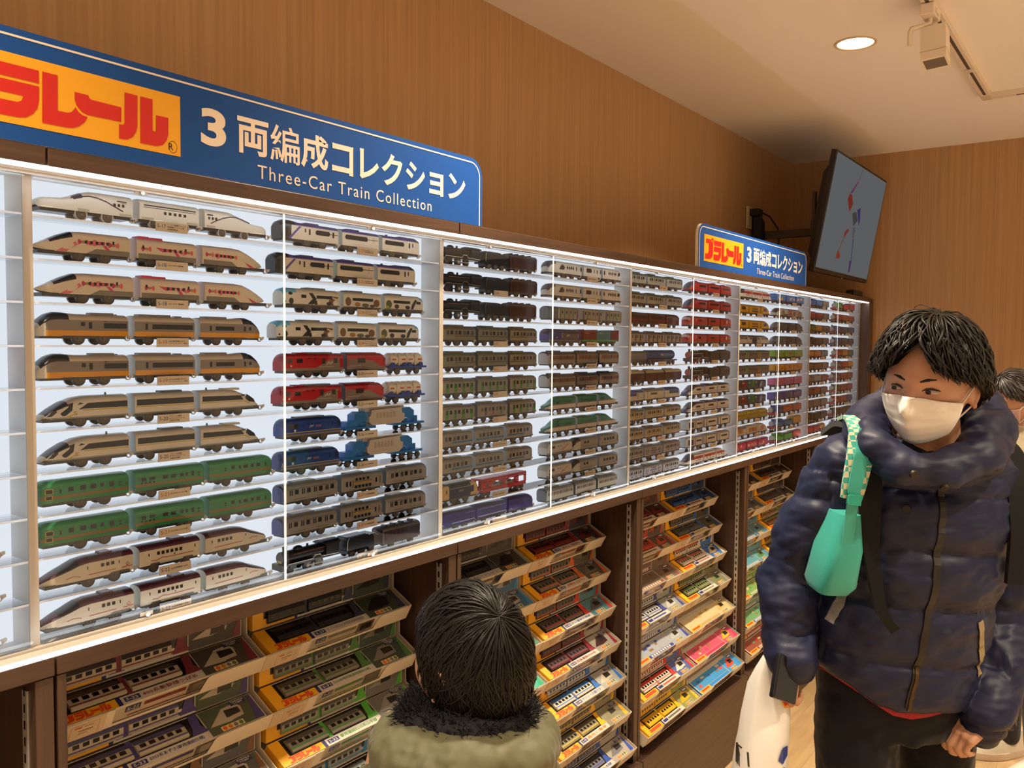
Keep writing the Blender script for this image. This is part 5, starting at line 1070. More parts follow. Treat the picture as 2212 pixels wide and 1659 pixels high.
def make_box(spec, H, near, rear):
    acc, tr, roof, pic, tcol, code, title, style = spec
    r = random.Random(str(spec)); root = thing('boxed_train', '', 'boxed toy')
    b = MB(); b.box(0, BL, 0, H, -BT, 0, CARTON); A = mat(acc, .5)
    b.add([(0, -.0003, -BT), (BL, -.0003, -BT), (BL, -.0003, 0), (0, -.0003, 0)], [(0, 1, 2, 3)], mat('#d2c4b0', .55))
    b.add([(-.0003, 0, -BT), (-.0003, H, -BT), (-.0003, H, 0), (-.0003, 0, 0)], [(0, 1, 2, 3)], YEL if style == 0 else A)
    # printing on the narrow side above the tray lip
    y = -.0007
    for x0, x1, z0, z1, m in ((.118, .146, -.019, -.006, NAV), (.152, .232, -.016, -.008, mat(tcol, .6)), (.125, .27, -.029, -.0265, mat(tcol, .6)), (.236, .285, -.031, -.004, mat('#6a5c4c', .6)), (.246, .279, -.026, -.009, mat(tr, .5))):
        b.add([(x0, y, z0), (x1, y, z0), (x1, y, z1), (x0, y, z1)], [(0, 1, 2, 3)], m)
    if near and code: add_text(b, code, .121, -.0011, -.0165, LOGOW, width=.022, height=.0078, bold=.02)
    o = b.build('carton', root)
    if style == 0:
        b = MB(); quad(b, 0, 0, .026, H, .0004, YEL); quad(b, 0, 0, .105, .0175, .0005, YEL); p = b.build('yellow_corner', root)
        b = MB()
        if not rear and near: add_logo(b, .016, -.0009, .082, .0205, -.0009, RED, flat)
        elif not rear: quad(b, .022, .004, .094, .0145, .0009, RED)
        if b.v: b.build('red_lettering', p)
        b = MB(); quad(b, .105, 0, .113, .0175, .0005, NAV); quad(b, .113, 0, .262, .0165, .0005, mat('#cfc7ba', .5)); quad(b, .118, .004, .146, .0135, .0008, NAV)
        if near and not rear and title: add_text(b, title, .151, -.0010, .0045, mat(tcol, .5), width=.105, height=.0088, tf=flat, bold=.012, res=1)
        else: quad(b, .151, .0055, .245, .0115, .0008, mat(tcol, .5))
        if near and code and not rear: add_text(b, code, .1205, -.0012, .0055, LOGOW, width=.022, height=.0062, tf=flat, bold=.02, res=1)
        b.build('title_strip', root)
        z0 = .0175 if not rear else .004
        b = MB(); quad(b, .026, z0, .268, H-.002, .0003, WINB)
        p = b.build('display_window', root)
        for i, (xa, xb) in enumerate(((.034, .128), (.138, .232))):
            t = MB(); yb, yt = z0+.003, H-.008
            t.prism([(yb, .0003), (yb, .0045), (yb+.004, .006), (yb+.62*(yt-yb), .006), (yt, .0012), (yt, .0003)], 'x', xa, xb, mat(tr, .4))
            quad(t, xa, yb+.64*(yt-yb), xb, yt, .0062, mat(roof, .4)) if False else None
            t.add([(xa, yb+.64*(yt-yb), .0061), (xb, yb+.64*(yt-yb), .0061), (xb, yt, .0014), (xa, yt, .0014)], [(0, 1, 2, 3)], mat(roof, .4))
            for k in range(5): quad(t, xa+.007+k*.017, yb+.36*(yt-yb), xa+.018+k*.017, yb+.60*(yt-yb), .0064, WINB)
            quad(t, xa, yb+.16*(yt-yb), xb, yb+.24*(yt-yb), .0064, A)
            t.build('boxed_car', p)
        b = MB(); b.poly([(.238, z0, .0012), (.272, z0, .0012), (.262, H*.55, .0012), (.268, H, .0012), (.250, H, .0012), (.244, H*.5, .0012)], A); quad(b, .128, z0, .138, H-.003, .0012, A)
        b.build('accent_band', root)
        px = .270
    else:
        b = MB(); quad(b, .006, .014, .262, H-.003, .0004, mat(pic, .5))
        for i in range(8):
            x, yy = r.uniform(.02, .23), r.uniform(.02, H-.016); w, h = r.uniform(.012, .03), r.uniform(.006, .012)
            quad(b, x, yy, x+w, yy+h, .0006+.0001*i, mat(r.choice([tr, roof, acc, '#c9b48a', '#8a6a3a']), .5))
        b.build('picture_panel', root)
        b = MB(); quad(b, .006, .002, .262, .013, .0005, A)
        if near or style == 1:
            for k in range(9): quad(b, .10+k*.016, .0035, .111+k*.016, .0115, .0008, mat('#d8cdb6', .5))
        quad(b, .004, .0015, .085, .0145, .0007, YEL); quad(b, .014, .0045, .075, .0118, .001, RED); b.build('title_strip', root)
        px = .266
    b = MB(); quad(b, px, .001, BL-.002, H-.001, .0005, mat(pic, .5))
    cx = px+.055; q = mat(tr, .4); fr = mat('#2a2723', .35)
    b.poly([(px+.006, .020, .0007), (cx-.01, H*.82, .0007), (cx+.004, H*.80, .0007), (cx-.004, .018, .0007)], q)
    b.poly([(cx-.014, .018, .0009), (cx+.024, .022, .0009), (cx+.028, H*.70, .0009), (cx+.018, H*.86, .0009), (cx-.012, H*.82, .0009)], q)
    b.poly([(cx-.010, H*.45, .0011), (cx+.022, H*.48, .0011), (cx+.022, H*.70, .0011), (cx-.008, H*.74, .0011)], fr)
    b.poly([(BL-.022, .002, .0010), (BL-.003, .002, .0010), (BL-.003, H-.004, .0010), (BL-.008, H-.004, .0010)], A)
    o = b.build('front_picture', root)
    if not rear:
        b = MB(); quad(b, px+.022, .0025, px+.070, .0135, .0012, mat('#e0c48a', .5))
        for i in range(4):
            x = px+.029+i*.0115
            b.poly([(x+.0046*math.cos(t_), .008+.0046*math.sin(t_), .0014) for t_ in np.linspace(0, 2*math.pi, 12, endpoint=False)], DOTS[i])
        b.build('feature_dots', root)
    b = MB(); quad(b, BL-.050, H-.0135, BL-.016, H-.0025, .0013, mat('#34344a', .5))
    if near:
        add_text(b, 'TAKARA', BL-.0475, -.0016, H-.0072, LOGOW, width=.029, height=.0036, tf=flat, bold=.02, res=1); add_text(b, 'TOMY', BL-.0435, -.0016, H-.0120, LOGOW, width=.021, height=.0036, tf=flat, bold=.02, res=1)
    else: quad(b, BL-.046, H-.0105, BL-.020, H-.0055, .0015, LOGOW)
    b.build('maker_label', root)
    return root
# accent, train, roof, picture, title colour, code, title, style
BX = {
 (0, 0): [('#7a2f38', '#b9ad98', '#2c1c20', '#4a443e', '#8a2f2a', 'S-22', '800系新幹線つばめ', 0), ('#4a3f7a', '#b3a893', '#4a4470', '#4d5540', '#3f3a7a', 'S-23', 'E353系あずさ(専用連結仕様)', 0), ('#7a5a3a', '#b0a898', '#3a3632', '#5a5a58', '#5a4a7a', 'S-24', 'パンダくろしお', 0), ('#9a2a28', '#a8302c', '#7a2a26', '#6a6460', '#8a2a26', 'S-25', 'EH500金太郎', 0), ('#2a4a9a', '#2a4a90', '#2c3c6a', '#6a6a70', '#2a3a7a', 'S-26', 'EF210桃太郎', 0)],
 (0, 1): [('#3a3f52', '#1f1c1a', '#181615', '#3f4a3c', '#8a8478', 'S-29', 'ライト付C61 20号機蒸気機関車', 0), ('#4f7a3c', '#7d7668', '#4d4c40', '#3f4a44', '#4f8a4a', 'S-31', 'E233系埼京線(専用連結仕様)', 0), ('#55a83a', '#8f8b82', '#5c5a52', '#6f6c66', '#4f9a48', 'S-32', '専用連結E235系山手線', 0), ('#2f7fa8', '#8f938f', '#6a6c6a', '#8d9088', '#2f6f9a', 'S-33', 'E233系京浜東北線', 0), ('#b03028', '#28305a', '#2c2c34', '#7a766c', '#8a2a26', 'S-34', 'EF65カートレイン', 0)],
 (1, 0): [('#4a4a4c', '#1f1c1a', '#1c1a19', '#4d4a44', '#6a6458', 'S-35', 'ブルートレイン', 0), ('#2f7fb8', '#9a9a9a', '#5c5c5c', '#3f6a8a', '#2f6a9a', 'S-36', 'スペーシアX', 0), ('#3a8a6a', '#7f8a84', '#4c5a52', '#5a6a62', '#2f7a5a', 'S-37', '中央線', 0), ('#2fa878', '#2a9a72', '#1f7a5a', '#3fae94', '#5a3f7a', 'S-38', 'E5系新幹線はやぶさ', 0), ('#a0704a', '#a89c88', '#8a8074', '#b09a7a', '#8a5a3a', 'S-39', 'カシオペア', 0), ('#b0803a', '#b08a5a', '#8a6a4a', '#b8966a', '#8a5a2a', 'S-39', 'CASSIOPEIA', 1), ('#7a7a72', '#a89f90', '#7a766c', '#9a9486', '#6a5a4a', 'S-39', '銀色', 0)],
 (1, 1): [('#8a2f2a', '#6a2420', '#4a1c1c', '#3c3a40', '#a0483a', 'S-40', '名鉄', 0), ('#d0682a', '#6f675c', '#4f4a42', '#5a5148', '#d0743a', 'S-42', '東武', 0), ('#c8382e', '#5a5652', '#3f3d3a', '#4f7f8a', '#4a5a8a', 'S-43', 'EF66電気機関車', 0), ('#8a2636', '#4a2a2c', '#3a2224', '#a0988c', '#9a3040', 'S-41', '阪急電鉄9000系', 0), ('#2f6fc0', '#cfc6b0', '#2f6fb8', '#a8a8a4', '#3f62b0', 'S-48', 'サフィール踊り子', 0), ('#f0b41c', '#8a8264', '#5a5648', '#8f8a72', '#d08a2c', 'S-49', '黄色い電車', 0), ('#2c4fa8', '#77767c', '#3a3c40', '#a8a296', '#2c4a90', 'S-50', '横浜線', 0)],
 (2, 0): [('#7a2a26', '#7a2a26', '#5a201e', '#4a2f2c', '#8a3a30', '', '', 0), ('#b8402c', '#b8402c', '#8a3426', '#5a4a44', '#8a5a2a', '', '', 0), ('#8a4a32', '#7a5a48', '#5a4a3c', '#6a5a50', '#b06a44', '', '', 1), ('#3a3f8a', '#b8b8b4', '#8a8c8e', '#8f9490', '#3a4a8a', '', '', 0), ('#2f3f9a', '#b0b2b0', '#54586a', '#9aa0a8', '#2a3a9a', '', '', 1), ('#c8302c', '#d0c8ba', '#c0302a', '#4f5f9a', '#b8564a', '', '', 0), ('#e0b01c', '#d8a81c', '#c89a18', '#8a8a4a', '#6a5a4a', '', '', 0)],
 (2, 1): [('#2f62a8', '#35609a', '#2c4a7a', '#39435a', '#a0503a', '', '', 0), ('#2f62a8', '#5a5648', '#4a4a3a', '#4d4a3c', '#b8a05a', '', '', 0), ('#d0c8ba', '#d0c4b0', '#b0503a', '#3f72b8', '#b0706a', '', '', 0), ('#8a8a7a', '#6f7a4a', '#5a6a3c', '#7a7458', '#8a7a5a', '', '', 0), ('#b59a62', '#c9a862', '#c08a3a', '#c8b488', '#5a6ab0', '', '', 2), ('#c8325c', '#d8b03a', '#3f8ac0', '#c8506a', '#c85a5a', '', '', 2), ('#2f86c8', '#d8503a', '#2f6ab0', '#3f90c8', '#3f6ab0', '', '', 2)],
 (3, 0): [('#5a4a3a', '#3a3632', '#2f2c2a', '#3a3a38', '#5a4a3c', '', '', 0), ('#4a4f7a', '#4a4a5a', '#3a3a44', '#5a5a5a', '#5a4a5a', '', '', 0), ('#3a7aa0', '#5a8aa0', '#8a4a3a', '#4f7a8a', '#8a5a6a', '', '', 1), ('#4a8aa8', '#5a8a4a', '#a04a3a', '#5a9aa8', '#a86a7a', '', '', 1), ('#4f9a3a', '#3f9a3a', '#a0503a', '#7aa05a', '#5a9a5a', '', '', 1), ('#2f72b0', '#2f72b0', '#5a8a4a', '#6a9a6a', '#8ab0c8', '', '', 1), ('#a8302c', '#a83030', '#6a8a4a', '#8a4a3a', '#c8705a', '', '', 1)],
 (3, 1): [('#5a4030', '#4a3c30', '#3c3028', '#3c342c', '#6a5a4a', '', '', 0), ('#4a4040', '#4a4440', '#3a3634', '#4a4640', '#7a7468', '', '', 0), ('#5a7a3a', '#9a5a3a', '#7a8a4a', '#5a6a3c', '#c8a86a', '', '', 0), ('#8a6a3a', '#7a5a3a', '#5a4a30', '#6a5a40', '#a88a5a', '', '', 0), ('#3a6a9a', '#3a6a9a', '#2f4a6a', '#5a7a8a', '#7a8a9a', '', '', 0), ('#3a6a9a', '#7a5a3a', '#2f4a6a', '#5a7a8a', '#7a8a9a', '', '', 0), ('#b0443a', '#c0b8b0', '#a0504a', '#8aa0b8', '#8a5a5a', '', '', 1)],
 (4, 0): [('#5a4a3a', '#4a3c30', '#3c3028', '#3c342c', '#6a5a4a', '', '', 0)]*3+[('#a88a2a', '#8a6a2a', '#6a5a2a', '#8a7a3a', '#b0703a', '', '', 1), ('#5a7a2a', '#8a5a2a', '#6a5a2a', '#7a7a3a', '#b0503a', '', '', 1), ('#a86a2a', '#8a6a2a', '#6a5a2a', '#8a7a3a', '#c8603a', '', '', 1), ('#a88a2a', '#8a6a2a', '#6a5a2a', '#8a7a3a', '#b0703a', '', '', 1)],
}
WORDS = {'#1f1c1a': 'black'}
def colour_word(h):
    r, g, b_ = [int(h[i:i+2], 16) for i in (1, 3, 5)]; mx, mn = max(r, g, b_), min(r, g, b_)
    if mx < 70: return 'black'
    if mx-mn < 26: return 'pale grey' if mx > 165 else 'grey'
    if r >= g >= b_: return ('cream' if mn > 130 else 'yellow' if g > .68*r and r > 150 else 'brown' if r < 165 and g > .5*r else 'orange' if g > .4*r else 'red')
    if r >= b_ > g: return 'maroon' if r < 130 else 'pink'
    if g >= r and g >= b_: return 'green' if b_ < .92*g else 'teal'
    return 'blue'
BAYW = ['first', 'second', 'third', 'fourth', 'fifth']
ROWW = ['top', 'second', 'third', 'fourth', 'fifth', 'sixth', 'seventh']
TRAYMESH = {}
def tray_meshes():
    kY, kZ = .0635, 0.0
    tY, tZ = kY+.046*UPY, kZ+.046*UPZ
    bY, bZ = tY+.030*UPZ, tZ-.030*UPY
    fY = kY+.024
    prof = [(-.0016, -.0392), (-.0016, .0004), (kY, .0004), (tY, tZ), (bY, bZ), (fY+.018, -.0392)]
    W0, W1 = 0.0, .826
    b = MB(); b.box(W0, W1, -.0016, fY+.018, -.0392, -.0376, TRAYM)
    b.add([(W0, fY+.018, -.0392), (W1, fY+.018, -.0392), (W1, bY, bZ), (W0, bY, bZ)], [(0, 1, 2, 3)], TRAYM)
    TRAYMESH['pan'] = b.mesh('pan')
    b = MB(); b.prism(prof, 'x', 0, .0016, TRAYM); TRAYMESH['end_plate'] = b.mesh('end_plate')
    def strip(segs):
        b = MB(); pts = [(0, -.0392), (.826, -.0392)]; top = []
        for x0, x1, full in segs:
            if full:
                for t_ in np.linspace(math.pi, math.pi/2, 5): top.append((x0+.012*(x0 > .01)+.012*math.cos(t_)*(x0 > .01), .0004-.012+.012*math.sin(t_)) if x0 > .01 else (x0, .0004))
                top.append((x1, .0004))
            else: top += [(x0+.001, -.0335), (x1-.006, -.0335)]
        seen = []
        for p in top:
            if not seen or abs(p[0]-seen[-1][0])+abs(p[1]-seen[-1][1]) > 1e-6: seen.append(p)
        b.prism(pts+seen[::-1], 'y', -.0030, -.0016, TRAYM); return b.mesh('front_lip')
    TRAYMESH['front_lip'] = strip([(0, .112, True), (.112, .285, False), (.285, .525, True), (.525, .722, False), (.722, .826, True)])
    c = MB(); c.add([(0, -.0026, -.036), (.185, -.0026, -.036), (.185, -.0026, -.002), (0, -.0026, -.002)], [(0, 1, 2, 3)], CLEARP)
    TRAYMESH['clear_guard'] = c.mesh('clear_guard')
    c = MB(); c.box(0, .086, -.0042, -.0032, -.0385, -.001, mat('#cdb698', .6)); TRAYMESH['price_card'] = c.mesh('price_card')
    c = MB(); y = -.0045
    for x0, x1, z0, z1, m in ((.028, .075, -.0075, -.0070, INK), (.028, .0284, -.034, -.0070, INK), (.075, .0754, -.034, -.0070, INK), (.034, .046, -.014, -.0105, mat('#b0603a', .6)), (.05, .066, -.013, -.012, INK), (.042, .066, -.022, -.0195, mat('#8a6a4a', .6)), (.042, .058, -.027, -.0262, INK)):
        c.add([(x0, y, z0), (x1, y, z0), (x1, y, z1), (x0, y, z1)], [(0, 1, 2, 3)], m)
    TRAYMESH['card_print'] = c.mesh('card_print')
PAPER_ = None
INK = mat('#4a3a2c', .7)
tray_meshes()
BOXP = {}
def put_box(spec, H, near, rear, loc, rx, label):
    key = (spec, H, near, rear)
    if key not in BOXP: root = BOXP[key] = make_box(spec, H, near, rear)
    else: root = copy_tree(BOXP[key])
    root.location = loc; root.rotation_euler = (rx, 0, 0); root['label'] = label; root['group'] = 'boxed trains on the sloping trays'
for bay in range(5):
    rows = 5 if bay == 0 else 7
    for i in range(rows):
        Y, Z = .057-.0203*i, 1.008-.1083*i; x0 = bay*.9+.033
        tr = thing('sloping_tray', 'cream sloping display tray, %s from above under the %s lit bay' % (ROWW[i], BAYW[bay]), 'tray', (x0, Y, Z), 'sloping trays in the shelf units'); tr.rotation_euler = (TH_, 0, 0)
        for nm in ('pan', 'front_lip'): mesh_obj(nm, TRAYMESH[nm], tr)
        for xx in (.107, .531): mesh_obj('clear_guard', TRAYMESH['clear_guard'], tr, (xx, 0, 0))
        for xx in (0, .412, .8244): mesh_obj('end_plate', TRAYMESH['end_plate'], tr, (xx, 0, 0))
        for c in range(2):
            L_ = BX.get((bay, c))
            xb = x0+(.0145 if c == 0 else .4265)
            kz = Vector((0, .0635*math.cos(TH_), .0635*math.sin(TH_)))
            if L_:
                spec = L_[i]; near = bay <= 1; col = colour_word(spec[1])
                w = '%s on %s tray, %s bay' % (side_[c], ROWW[i], BAYW[bay])
                put_box(spec, BH, near, False, (xb, Y, Z), TH_, 'lying boxed %s toy train, %s' % (col, w))
                if not (bay == 2 and c == 1 and i >= 4):
                    put_box(spec, .044, near, True, (xb, Y+kz.y+.0010, Z+kz.z+.0016), math.radians(92), 'upright boxed %s toy train at back, %s' % (col, w))
            xc = x0+(.012 if c == 0 else .416)
            pc = mesh_obj('price_card', TRAYMESH['price_card'], None); pc.location = (xc, Y, Z); pc.rotation_euler = (TH_, 0, 0)
            tag(pc, 'cream price card, %s on lip of %s tray under %s lit bay' % (side_[c], ROWW[i], BAYW[bay]), 'price card', 'price cards on the tray lips')
            mesh_obj('card_print', TRAYMESH['card_print'], pc)
# ------------------------------------------------------------------ people
from mathutils.bvhtree import BVHTree
from mathutils import noise as _ns
PAX = math.atan2(-.8067, .5910)          # their frames: x to the right of the shop aisle, y along it, z up
def aisle(lat, D, z=0.0): return (CAM[0]+.8067*D+.5910*lat, CAM[1]+.5910*D-.8067*lat, z)
class Frame:
    def __init__(s, lat, D): s.o = np.array([lat, D, 0.0]); s.loc = aisle(lat, D, 0)
    def __call__(s, *p): return tuple(np.array(p, float)-s.o)
def ring(c, a, b, z, n=28, tilt=None, power=2.0):
    out = []
    for i in range(n):
        t = 2*math.pi*i/n; ct, st = math.cos(t), math.sin(t)
        x = a*abs(ct)**(2/power)*(1 if ct >= 0 else -1); y = b*abs(st)**(2/power)*(1 if st >= 0 else -1)
        out.append((c[0]+x, c[1]+y, z+(tilt(x, y) if tilt else 0)))
    return out
def organic(name, b, voxel, smooth, m, parent, disp=None, it2=0):
    me = b.mesh('tmp'); o = bpy.data.objects.new('tmp', me); COL.objects.link(o)
    import bmesh
    bm = bmesh.new(); bm.from_mesh(me); bmesh.ops.remove_doubles(bm, verts=bm.verts, dist=1e-6); bmesh.ops.recalc_face_normals(bm, faces=bm.faces); bm.to_mesh(me); bm.free()
    r = o.modifiers.new('r', 'REMESH'); r.mode = 'VOXEL'; r.voxel_size = voxel; r.adaptivity = 0
    if smooth:
        s = o.modifiers.new('s', 'SMOOTH'); s.factor = .5; s.iterations = smooth
    dg = bpy.context.evaluated_depsgraph_get(); ev = o.evaluated_get(dg)
    nm = bpy.data.meshes.new_from_object(ev); bpy.data.objects.remove(o); bpy.data.meshes.remove(me)
    nm.name = name
    if disp:
        n = len(nm.vertices); co = np.empty(n*3); nm.vertices.foreach_get('co', co); co = co.reshape(-1, 3)
        no = np.array([v.normal[:] for v in nm.vertices]); co = co+no*disp(co, no)[:, None]
        nm.vertices.foreach_set('co', co.ravel()); nm.update()
    nm.materials.clear(); nm.materials.append(m)
    nm.polygons.foreach_set('use_smooth', [True]*len(nm.polygons))
    ob = bpy.data.objects.new(name, nm); COL.objects.link(ob); ob.parent = parent
    return ob
def limb(b, pts, R, m=None, n=16):
    for p, r in zip(pts, R): b.ell(p, (r, r, r), m, 14, 10)
    for (p, q, r0, r1) in zip(pts[:-1], pts[1:], R[:-1], R[1:]): b.cyl(p, q, r0, r1, m, n)
def noisef(co, sc, seed=0.0): return np.array([_ns.noise(Vector((p[0]*sc+seed, p[1]*sc+seed*.7, p[2]*sc))) for p in co])
def sstep(a, b, x):
    t = np.clip((x-a)/(b-a), 0, 1); return t*t*(3-2*t)
def headpt(az, t, k=1.0, off=0.0, child=False):
    """point of the head surface; az 0 = face (towards -y), t = angle from the crown"""
    st, ct = math.sin(t), math.cos(t); a, c = .0745+off, .116+off; bf, bb = .094+off, .098+off
    x = a*st*math.sin(az); ca = math.cos(az); y = -(bf if ca > 0 else bb)*st*ca; z = c*ct
    s = float(sstep(.0, -.115, z)); x *= 1-(.20 if child else .30)*s
    if ca < 0 and z < -.02: y *= 1-.5*float(sstep(-.02, -.11, z))
    if ca > 0:
        y *= 1-.06*float(sstep(.0, -.06, z))*abs(math.sin(az))
        f = ca**.5
        y -= f*(.026 if not child else .014)*math.exp(-(x/.0115)**2)*float(sstep(.022, -.026, z))*(1-float(sstep(-.032, -.046, z)))
        y += f*.0075*(math.exp(-((abs(x)-.031)/.016)**2-((z-.006)/.012)**2))
        y -= f*.0035*math.exp(-((z-.026)/.008)**2)*(abs(x) < .05)
        y -= f*.004*math.exp(-(x/.022)**2-((z+.062)/.008)**2); y -= f*.008*math.exp(-(x/.02)**2-((z+.1)/.014)**2)
        if child:
            g_ = math.exp(-((z+.040)/.034)**2); y -= f*.010*math.exp(-((abs(x)-.046)/.026)**2)*g_; x *= 1+.17*g_*ca**.35
    return np.array([x, y, z])*k
def rotm(yaw, pitch, roll): return np.array(Matrix.Rotation(yaw, 3, 'Z') @ Matrix.Rotation(pitch, 3, 'X') @ Matrix.Rotation(roll, 3, 'Y'))
def add_head(b, c, Rm, k, child=False, ears=(1, -1)):
    nu, nv = 72, 54; vs = []
    for j in range(nv+1):
        for i in range(nu): vs.append(Rm @ headpt(2*math.pi*i/nu, math.pi*max(.004, min(.996, j/nv)), k, 0, child)+c)
    fs = [(j*nu+i, (j+1)*nu+i, (j+1)*nu+(i+1) % nu, j*nu+(i+1) % nu) for j in range(nv) for i in range(nu)]
    b.add(vs, fs, SKIN, True); b.add(vs[:nu], [list(range(nu))], SKIN); b.add(vs[-nu:], [list(range(nu))[::-1]], SKIN)
    for s in ears:
        e = np.array([s*.0765, .014, -.006])*k
        b.ell(Rm @ e+c, (.006*k, .017*k, .029*k), SKIN, 12, 10, Rm)
        pts = [Rm @ (e+np.array([s*(.007+.004*math.cos(t)), .004+.019*math.sin(t)*.9+.004*math.cos(t), .030*math.cos(t)])*k)+c for t in np.linspace(-.5, 3.0, 12)]
        b.tube(pts, [.0042*k]*12, SKIN, 8)
        b.ell(Rm @ (e+np.array([s*.006, -.004, -.026])*k)+c, (.0055*k, .006*k, .008*k), SKIN, 10, 8)
def add_hand(b, wrist, d, nrm, k, curl=.5, thumb=1, spread=.3):
    """palm from the wrist along d; nrm points out of the palm; five bent fingers"""
    d = np.array(d, float); d /= np.linalg.norm(d); nrm = np.array(nrm, float); nrm -= d*np.dot(nrm, d); nrm /= np.linalg.norm(nrm)
    sd = np.cross(d, nrm); w = np.array(wrist, float)
    P = lambda u, v, n: w+(d*u+sd*v+nrm*n)*k
    limb(b, [P(-.03, 0, 0), P(.012, 0, 0)], [.023*k, .026*k], SKIN)
    for v in (-.028, -.010, .010, .027): limb(b, [P(.012, v*.7, 0), P(.085, v, 0)], [.014*k, .0115*k], SKIN, 12)
    for i, (v, L, r) in enumerate(((-.028, .068, .0082), (-.0095, .078, .0088), (.0095, .073, .0086), (.027, .056, .0076))):
        p = P(.086, v, 0); a = curl*(.7+.12*i); pts = [p]; dirv = d.copy()
        for s_, L_ in ((a*.8, .46), (a*1.25, .31), (a*.8, .23)):
            c_, n_ = math.cos(s_), math.sin(s_); ax = np.dot(dirv, d); an = np.dot(dirv, nrm)
            ax, an = ax*c_-an*n_, ax*n_+an*c_
            dirv = d*ax+nrm*an+sd*spread*v*1.2; dirv /= np.linalg.norm(dirv); p = p+dirv*L*L_*k; pts.append(p)
        limb(b, pts, [r*k, r*.98*k, r*.92*k, r*.8*k], SKIN, 10)
    t0 = P(.022, thumb*-.026, .006); t1 = P(.050, thumb*-.050, .016+.012*curl); t2 = P(.076, thumb*-.058+.012*thumb*curl, .026+.02*curl); t3 = P(.098, thumb*-.056+.022*thumb*curl, .032+.03*curl)
    limb(b, [t0, t1, t2, t3], [.013*k, .0115*k, .0098*k, .0082*k], SKIN, 10)
def skinmat(name, c):
    m = bpy.data.materials.new(name); m.use_nodes = True; p = m.node_tree.nodes['Principled BSDF']
    p.inputs['Base Color'].default_value = (*c, 1); p.inputs['Roughness'].default_value = .48; p.inputs['Subsurface Weight'].default_value = .12; p.inputs['Subsurface Radius'].default_value = (.010, .004, .002); p.inputs['Subsurface Scale'].default_value = .6
    return m
def cloth(name, c, rough=.6, bump=.25, sc=900, sheen=.15):
    m = bpy.data.materials.new(name); m.use_nodes = True; nt = m.node_tree; p = nt.nodes['Principled BSDF']
    p.inputs['Base Color'].default_value = (*c, 1); p.inputs['Roughness'].default_value = rough; p.inputs['Sheen Weight'].default_value = sheen; p.inputs['Sheen Roughness'].default_value = .4
    n = nt.nodes.new('ShaderNodeTexNoise'); n.inputs['Scale'].default_value = sc; b_ = nt.nodes.new('ShaderNodeBump'); b_.inputs['Strength'].default_value = bump; b_.inputs['Distance'].default_value = .001
    tc = nt.nodes.new('ShaderNodeTexCoord'); nt.links.new(tc.outputs['Object'], n.inputs['Vector']); nt.links.new(n.outputs['Fac'], b_.inputs['Height']); nt.links.new(b_.outputs[0], p.inputs['Normal'])
    return m
SKIN = skinmat('skin', (.52, .27, .16))
HAIRM = mat((.013, .0092, .0068), .42, 0, .28, name='black_hair')
def hair(name, parent, c, Rm, k, whorl, limit, N, lift, rad, seed, sweep=0.0, child=False, m=None, inner=None, wob=.10, lng=1.0, fly=0):
    """tufts that start on the scalp, run away from the whorl and end at the hairline"""
    rg = np.random.default_rng(seed); b = MB(); m = m or HAIRM
    w = np.array(whorl, float); w /= np.linalg.norm(w)
    e1 = np.cross(w, (1, 0, 0)); e1 /= np.linalg.norm(e1); e2 = np.cross(w, e1)
    def surf(d, off):
        az = math.atan2(d[0]/.0745, -d[1]/.095); q = math.sqrt((d[0]/.0745)**2+(d[1]/.096)**2); t = math.atan2(q, d[2]/.116)
        return headpt(az, t, k, off/k if k else off, child), az, t
    # cap under the tufts
    nu, nv = 56, 26; vs = []
    for j in range(nv+1):
        for i in range(nu):
            az = 2*math.pi*i/nu; t = limit(az if az <= math.pi else az-2*math.pi)*.93*j/nv+.001
            p = headpt(az, t, k, .0075, child); vs.append(Rm @ p+c)
    b.add(vs, [(j*nu+i, (j+1)*nu+i, (j+1)*nu+(i+1) % nu, j*nu+(i+1) % nu) for j in range(nv) for i in range(nu)], m, True)
    for s in range(N+fly):
        ph = rg.uniform(0, 2*math.pi); u0 = math.acos(1-rg.uniform(0, 1)**.8*1.45)*.97 if rg.uniform() > .25 else rg.uniform(0, .9)
        ln = rg.uniform(.55, 1.05)*lng; pts = []; steps = 7 if lng == 1 else 10
        bend = rg.normal(0, wob)+sweep; lf = lift*rg.uniform(.55, 1.15); r0 = rad*rg.uniform(.6, 1.25); ok = True
        if s >= N: lf = lift*rg.uniform(1.0, 1.35); r0 = .0005; bend *= 1.2; ln *= .8
        for q in range(steps+1):
            f = q/steps; u = u0+ln*f; p_ = ph+bend*f*f
            d = w*math.cos(u)+(e1*math.cos(p_)+e2*math.sin(p_))*math.sin(u)
            off = .004+lf*math.sin(math.pi*min(1, .18+.62*f))+.003*math.sin(9*f+s)*f
            p, az, t = surf(d, off)
            if t > limit(az)*(1+.03*math.sin(s*3.7)): break
            pts.append(Rm @ p+c)
        if len(pts) < 3: continue
        n = len(pts); b.tube(pts, [r0*(.5+.9*math.sin(math.pi*min(1, .15+.55*i/(n-1))))*(1 if i < n-1 else .12) for i in range(n)], m, 4, False)
    o = b.build(name, parent)
    return o
def bvh_of(o):
    me = o.data; return BVHTree.FromPolygons([v.co[:] for v in me.vertices], [p.vertices[:] for p in me.polygons])
def proj(bv, x, z, y0=-1.0, dy=(0, 1, 0)):
    h = bv.ray_cast(Vector((x, y0, z)), Vector(dy)); return h[0], h[1]
